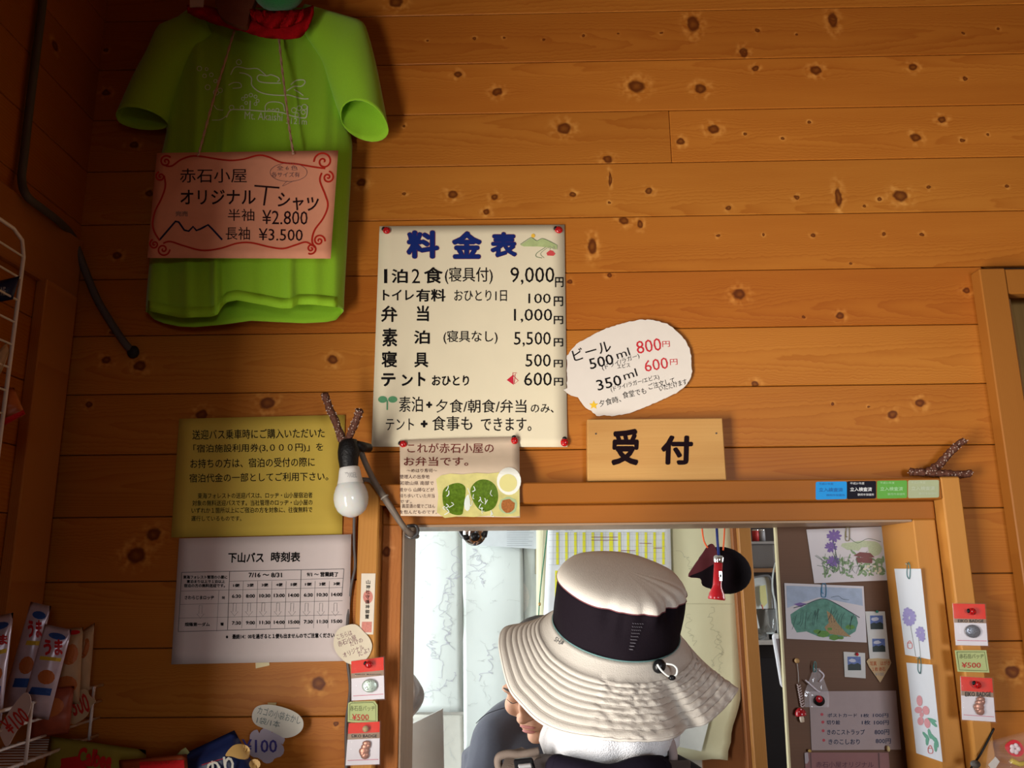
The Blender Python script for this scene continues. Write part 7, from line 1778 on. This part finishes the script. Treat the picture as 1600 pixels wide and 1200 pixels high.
bm = tube([Vector(q) for q in spline([at(1036, 1136, -0.30), at(1047, 1158, -0.315), at(1052, 1180, -0.315), at(1050, 1200, -0.31)], 6)], [0.006]*19, 8); obj('brown_hem', bm, mat('towel_hem', (0.36, 0.28, 0.27), 0.9), tw, smooth=True)

# backpack, only its shoulder straps and top edge reach into the photograph
bp_ = thing('backpack', 'dark backpack with grey shoulder straps and silver buckle at bottom of photo', 'backpack', (HX, -0.43, 0.95))
BPK = mat('pack_black', (0.008, 0.006, 0.012), 0.85, bump=0.2, spec=0.08); STR = mat('pack_strap_grey', (0.11, 0.09, 0.088), 0.8, bump=0.3, bscale=900); STB = mat('pack_strap_brown', (0.13, 0.098, 0.08), 0.8, bump=0.3, bscale=900)
zt_ = at(950, 1193, -0.42).z
bm = bev(box(HX-0.13, HX+0.13, -0.56, -0.385, 0.86, zt_-0.03), 0.035, 5)
obj('pack_body', bm, BPK, bp_, smooth=True)
bm = bmesh.new(); limb(bm, [at(872, 1200, -0.38), at(905, 1212, -0.395), at(955, 1222, -0.40), at(1000, 1208, -0.395), at(1030, 1202, -0.38)], [0.016, 0.019, 0.02, 0.019, 0.016]); obj('top_collar', bm, BPK, bp_, smooth=True)
def strap(pts, w_, m, nm='shoulder_strap', thick=0.006):
    P = [Vector(p) for p in spline(pts, 8)]; bm = bmesh.new(); L = []
    for i, p in enumerate(P):
        t_ = (P[min(i+1, len(P)-1)]-P[max(i-1, 0)]).normalized(); s_ = Vector((1, 0, 0)); s_ = (s_-t_*s_.dot(t_)).normalized(); n_ = s_.cross(t_)
        L.append([bm.verts.new(p+s_*a*w_/2+n_*b*thick/2) for a, b in ((-1, -1), (1, -1), (1, 1), (-1, 1))])
    for a, b in zip(L, L[1:]):
        for k in range(4): bm.faces.new((a[k], a[(k+1) % 4], b[(k+1) % 4], b[k]))
    bm.faces.new(L[0]); bm.faces.new(L[-1][::-1]); bmesh.ops.recalc_face_normals(bm, faces=bm.faces)
    return obj(nm, bm, m, bp_)
strap([at(852, 1236, -0.385), at(846, 1196, -0.365), at(838, 1183, -0.325), at(828, 1186, -0.26), at(820, 1215, -0.19), at(815, 1300, -0.13)], 0.050, STR)
strap([at(1045, 1236, -0.385), at(1048, 1204, -0.365), at(1046, 1192, -0.325), at(1052, 1198, -0.26), at(1066, 1225, -0.19), at(1070, 1300, -0.13)], 0.048, STR)
bm = bmesh.new(); tube([Vector(q) for q in spline([at(787, 1212, -0.352), at(779, 1196, -0.352), at(780, 1183, -0.352), at(794, 1178, -0.352), at(812, 1179, -0.352), at(826, 1177, -0.352), at(842, 1174, -0.350)], 6)], 0.0052, 8, bm); obj('webbing_loop', bm, STB, bp_, smooth=True)
strap([at(800, 1240, -0.385), at(806, 1205, -0.370), at(815, 1184, -0.352), at(830, 1176, -0.340)], 0.036, STB, 'webbing', 0.003)
SVB = mat('silver_buckle', (0.55, 0.55, 0.56), 0.3, metal=0.7)
obj('buckle_frame', pxboard([(802, 1187), (832, 1184), (838, 1206), (806, 1210)], -0.392, -0.386, 0.0015), LB_K, bp_)
obj('buckle_bar', pxboard([(809, 1195), (830, 1193), (832, 1200), (811, 1202)], -0.397, -0.391, 0.0012), SVB, bp_)

# repeated things belong together
for names, grp in ((('ladybird_pin',), 'ladybird push pins'), (('badge_pack',), 'badge packs on the window casings'), (('inspection_sticker',), 'inspection stickers on the head casing'),
                   (('wall_map',), 'map sheets on the office wall'), (('bookmark_card',), 'bookmarks on the right reveal'), (('price_tag',), 'small price tags'), (('flower_postcard', 'mountain_postcard'), 'postcards on the pin board'),
                   (('photo_strip', 'pinned_photo'), 'small photographs on the pin board'), (('person',), 'people at the counter window')):
    for o in SC.objects:
        if o.parent is None and 'label' in o and not o.get('group') and o.name.split('.')[0] in names: o['group'] = grp
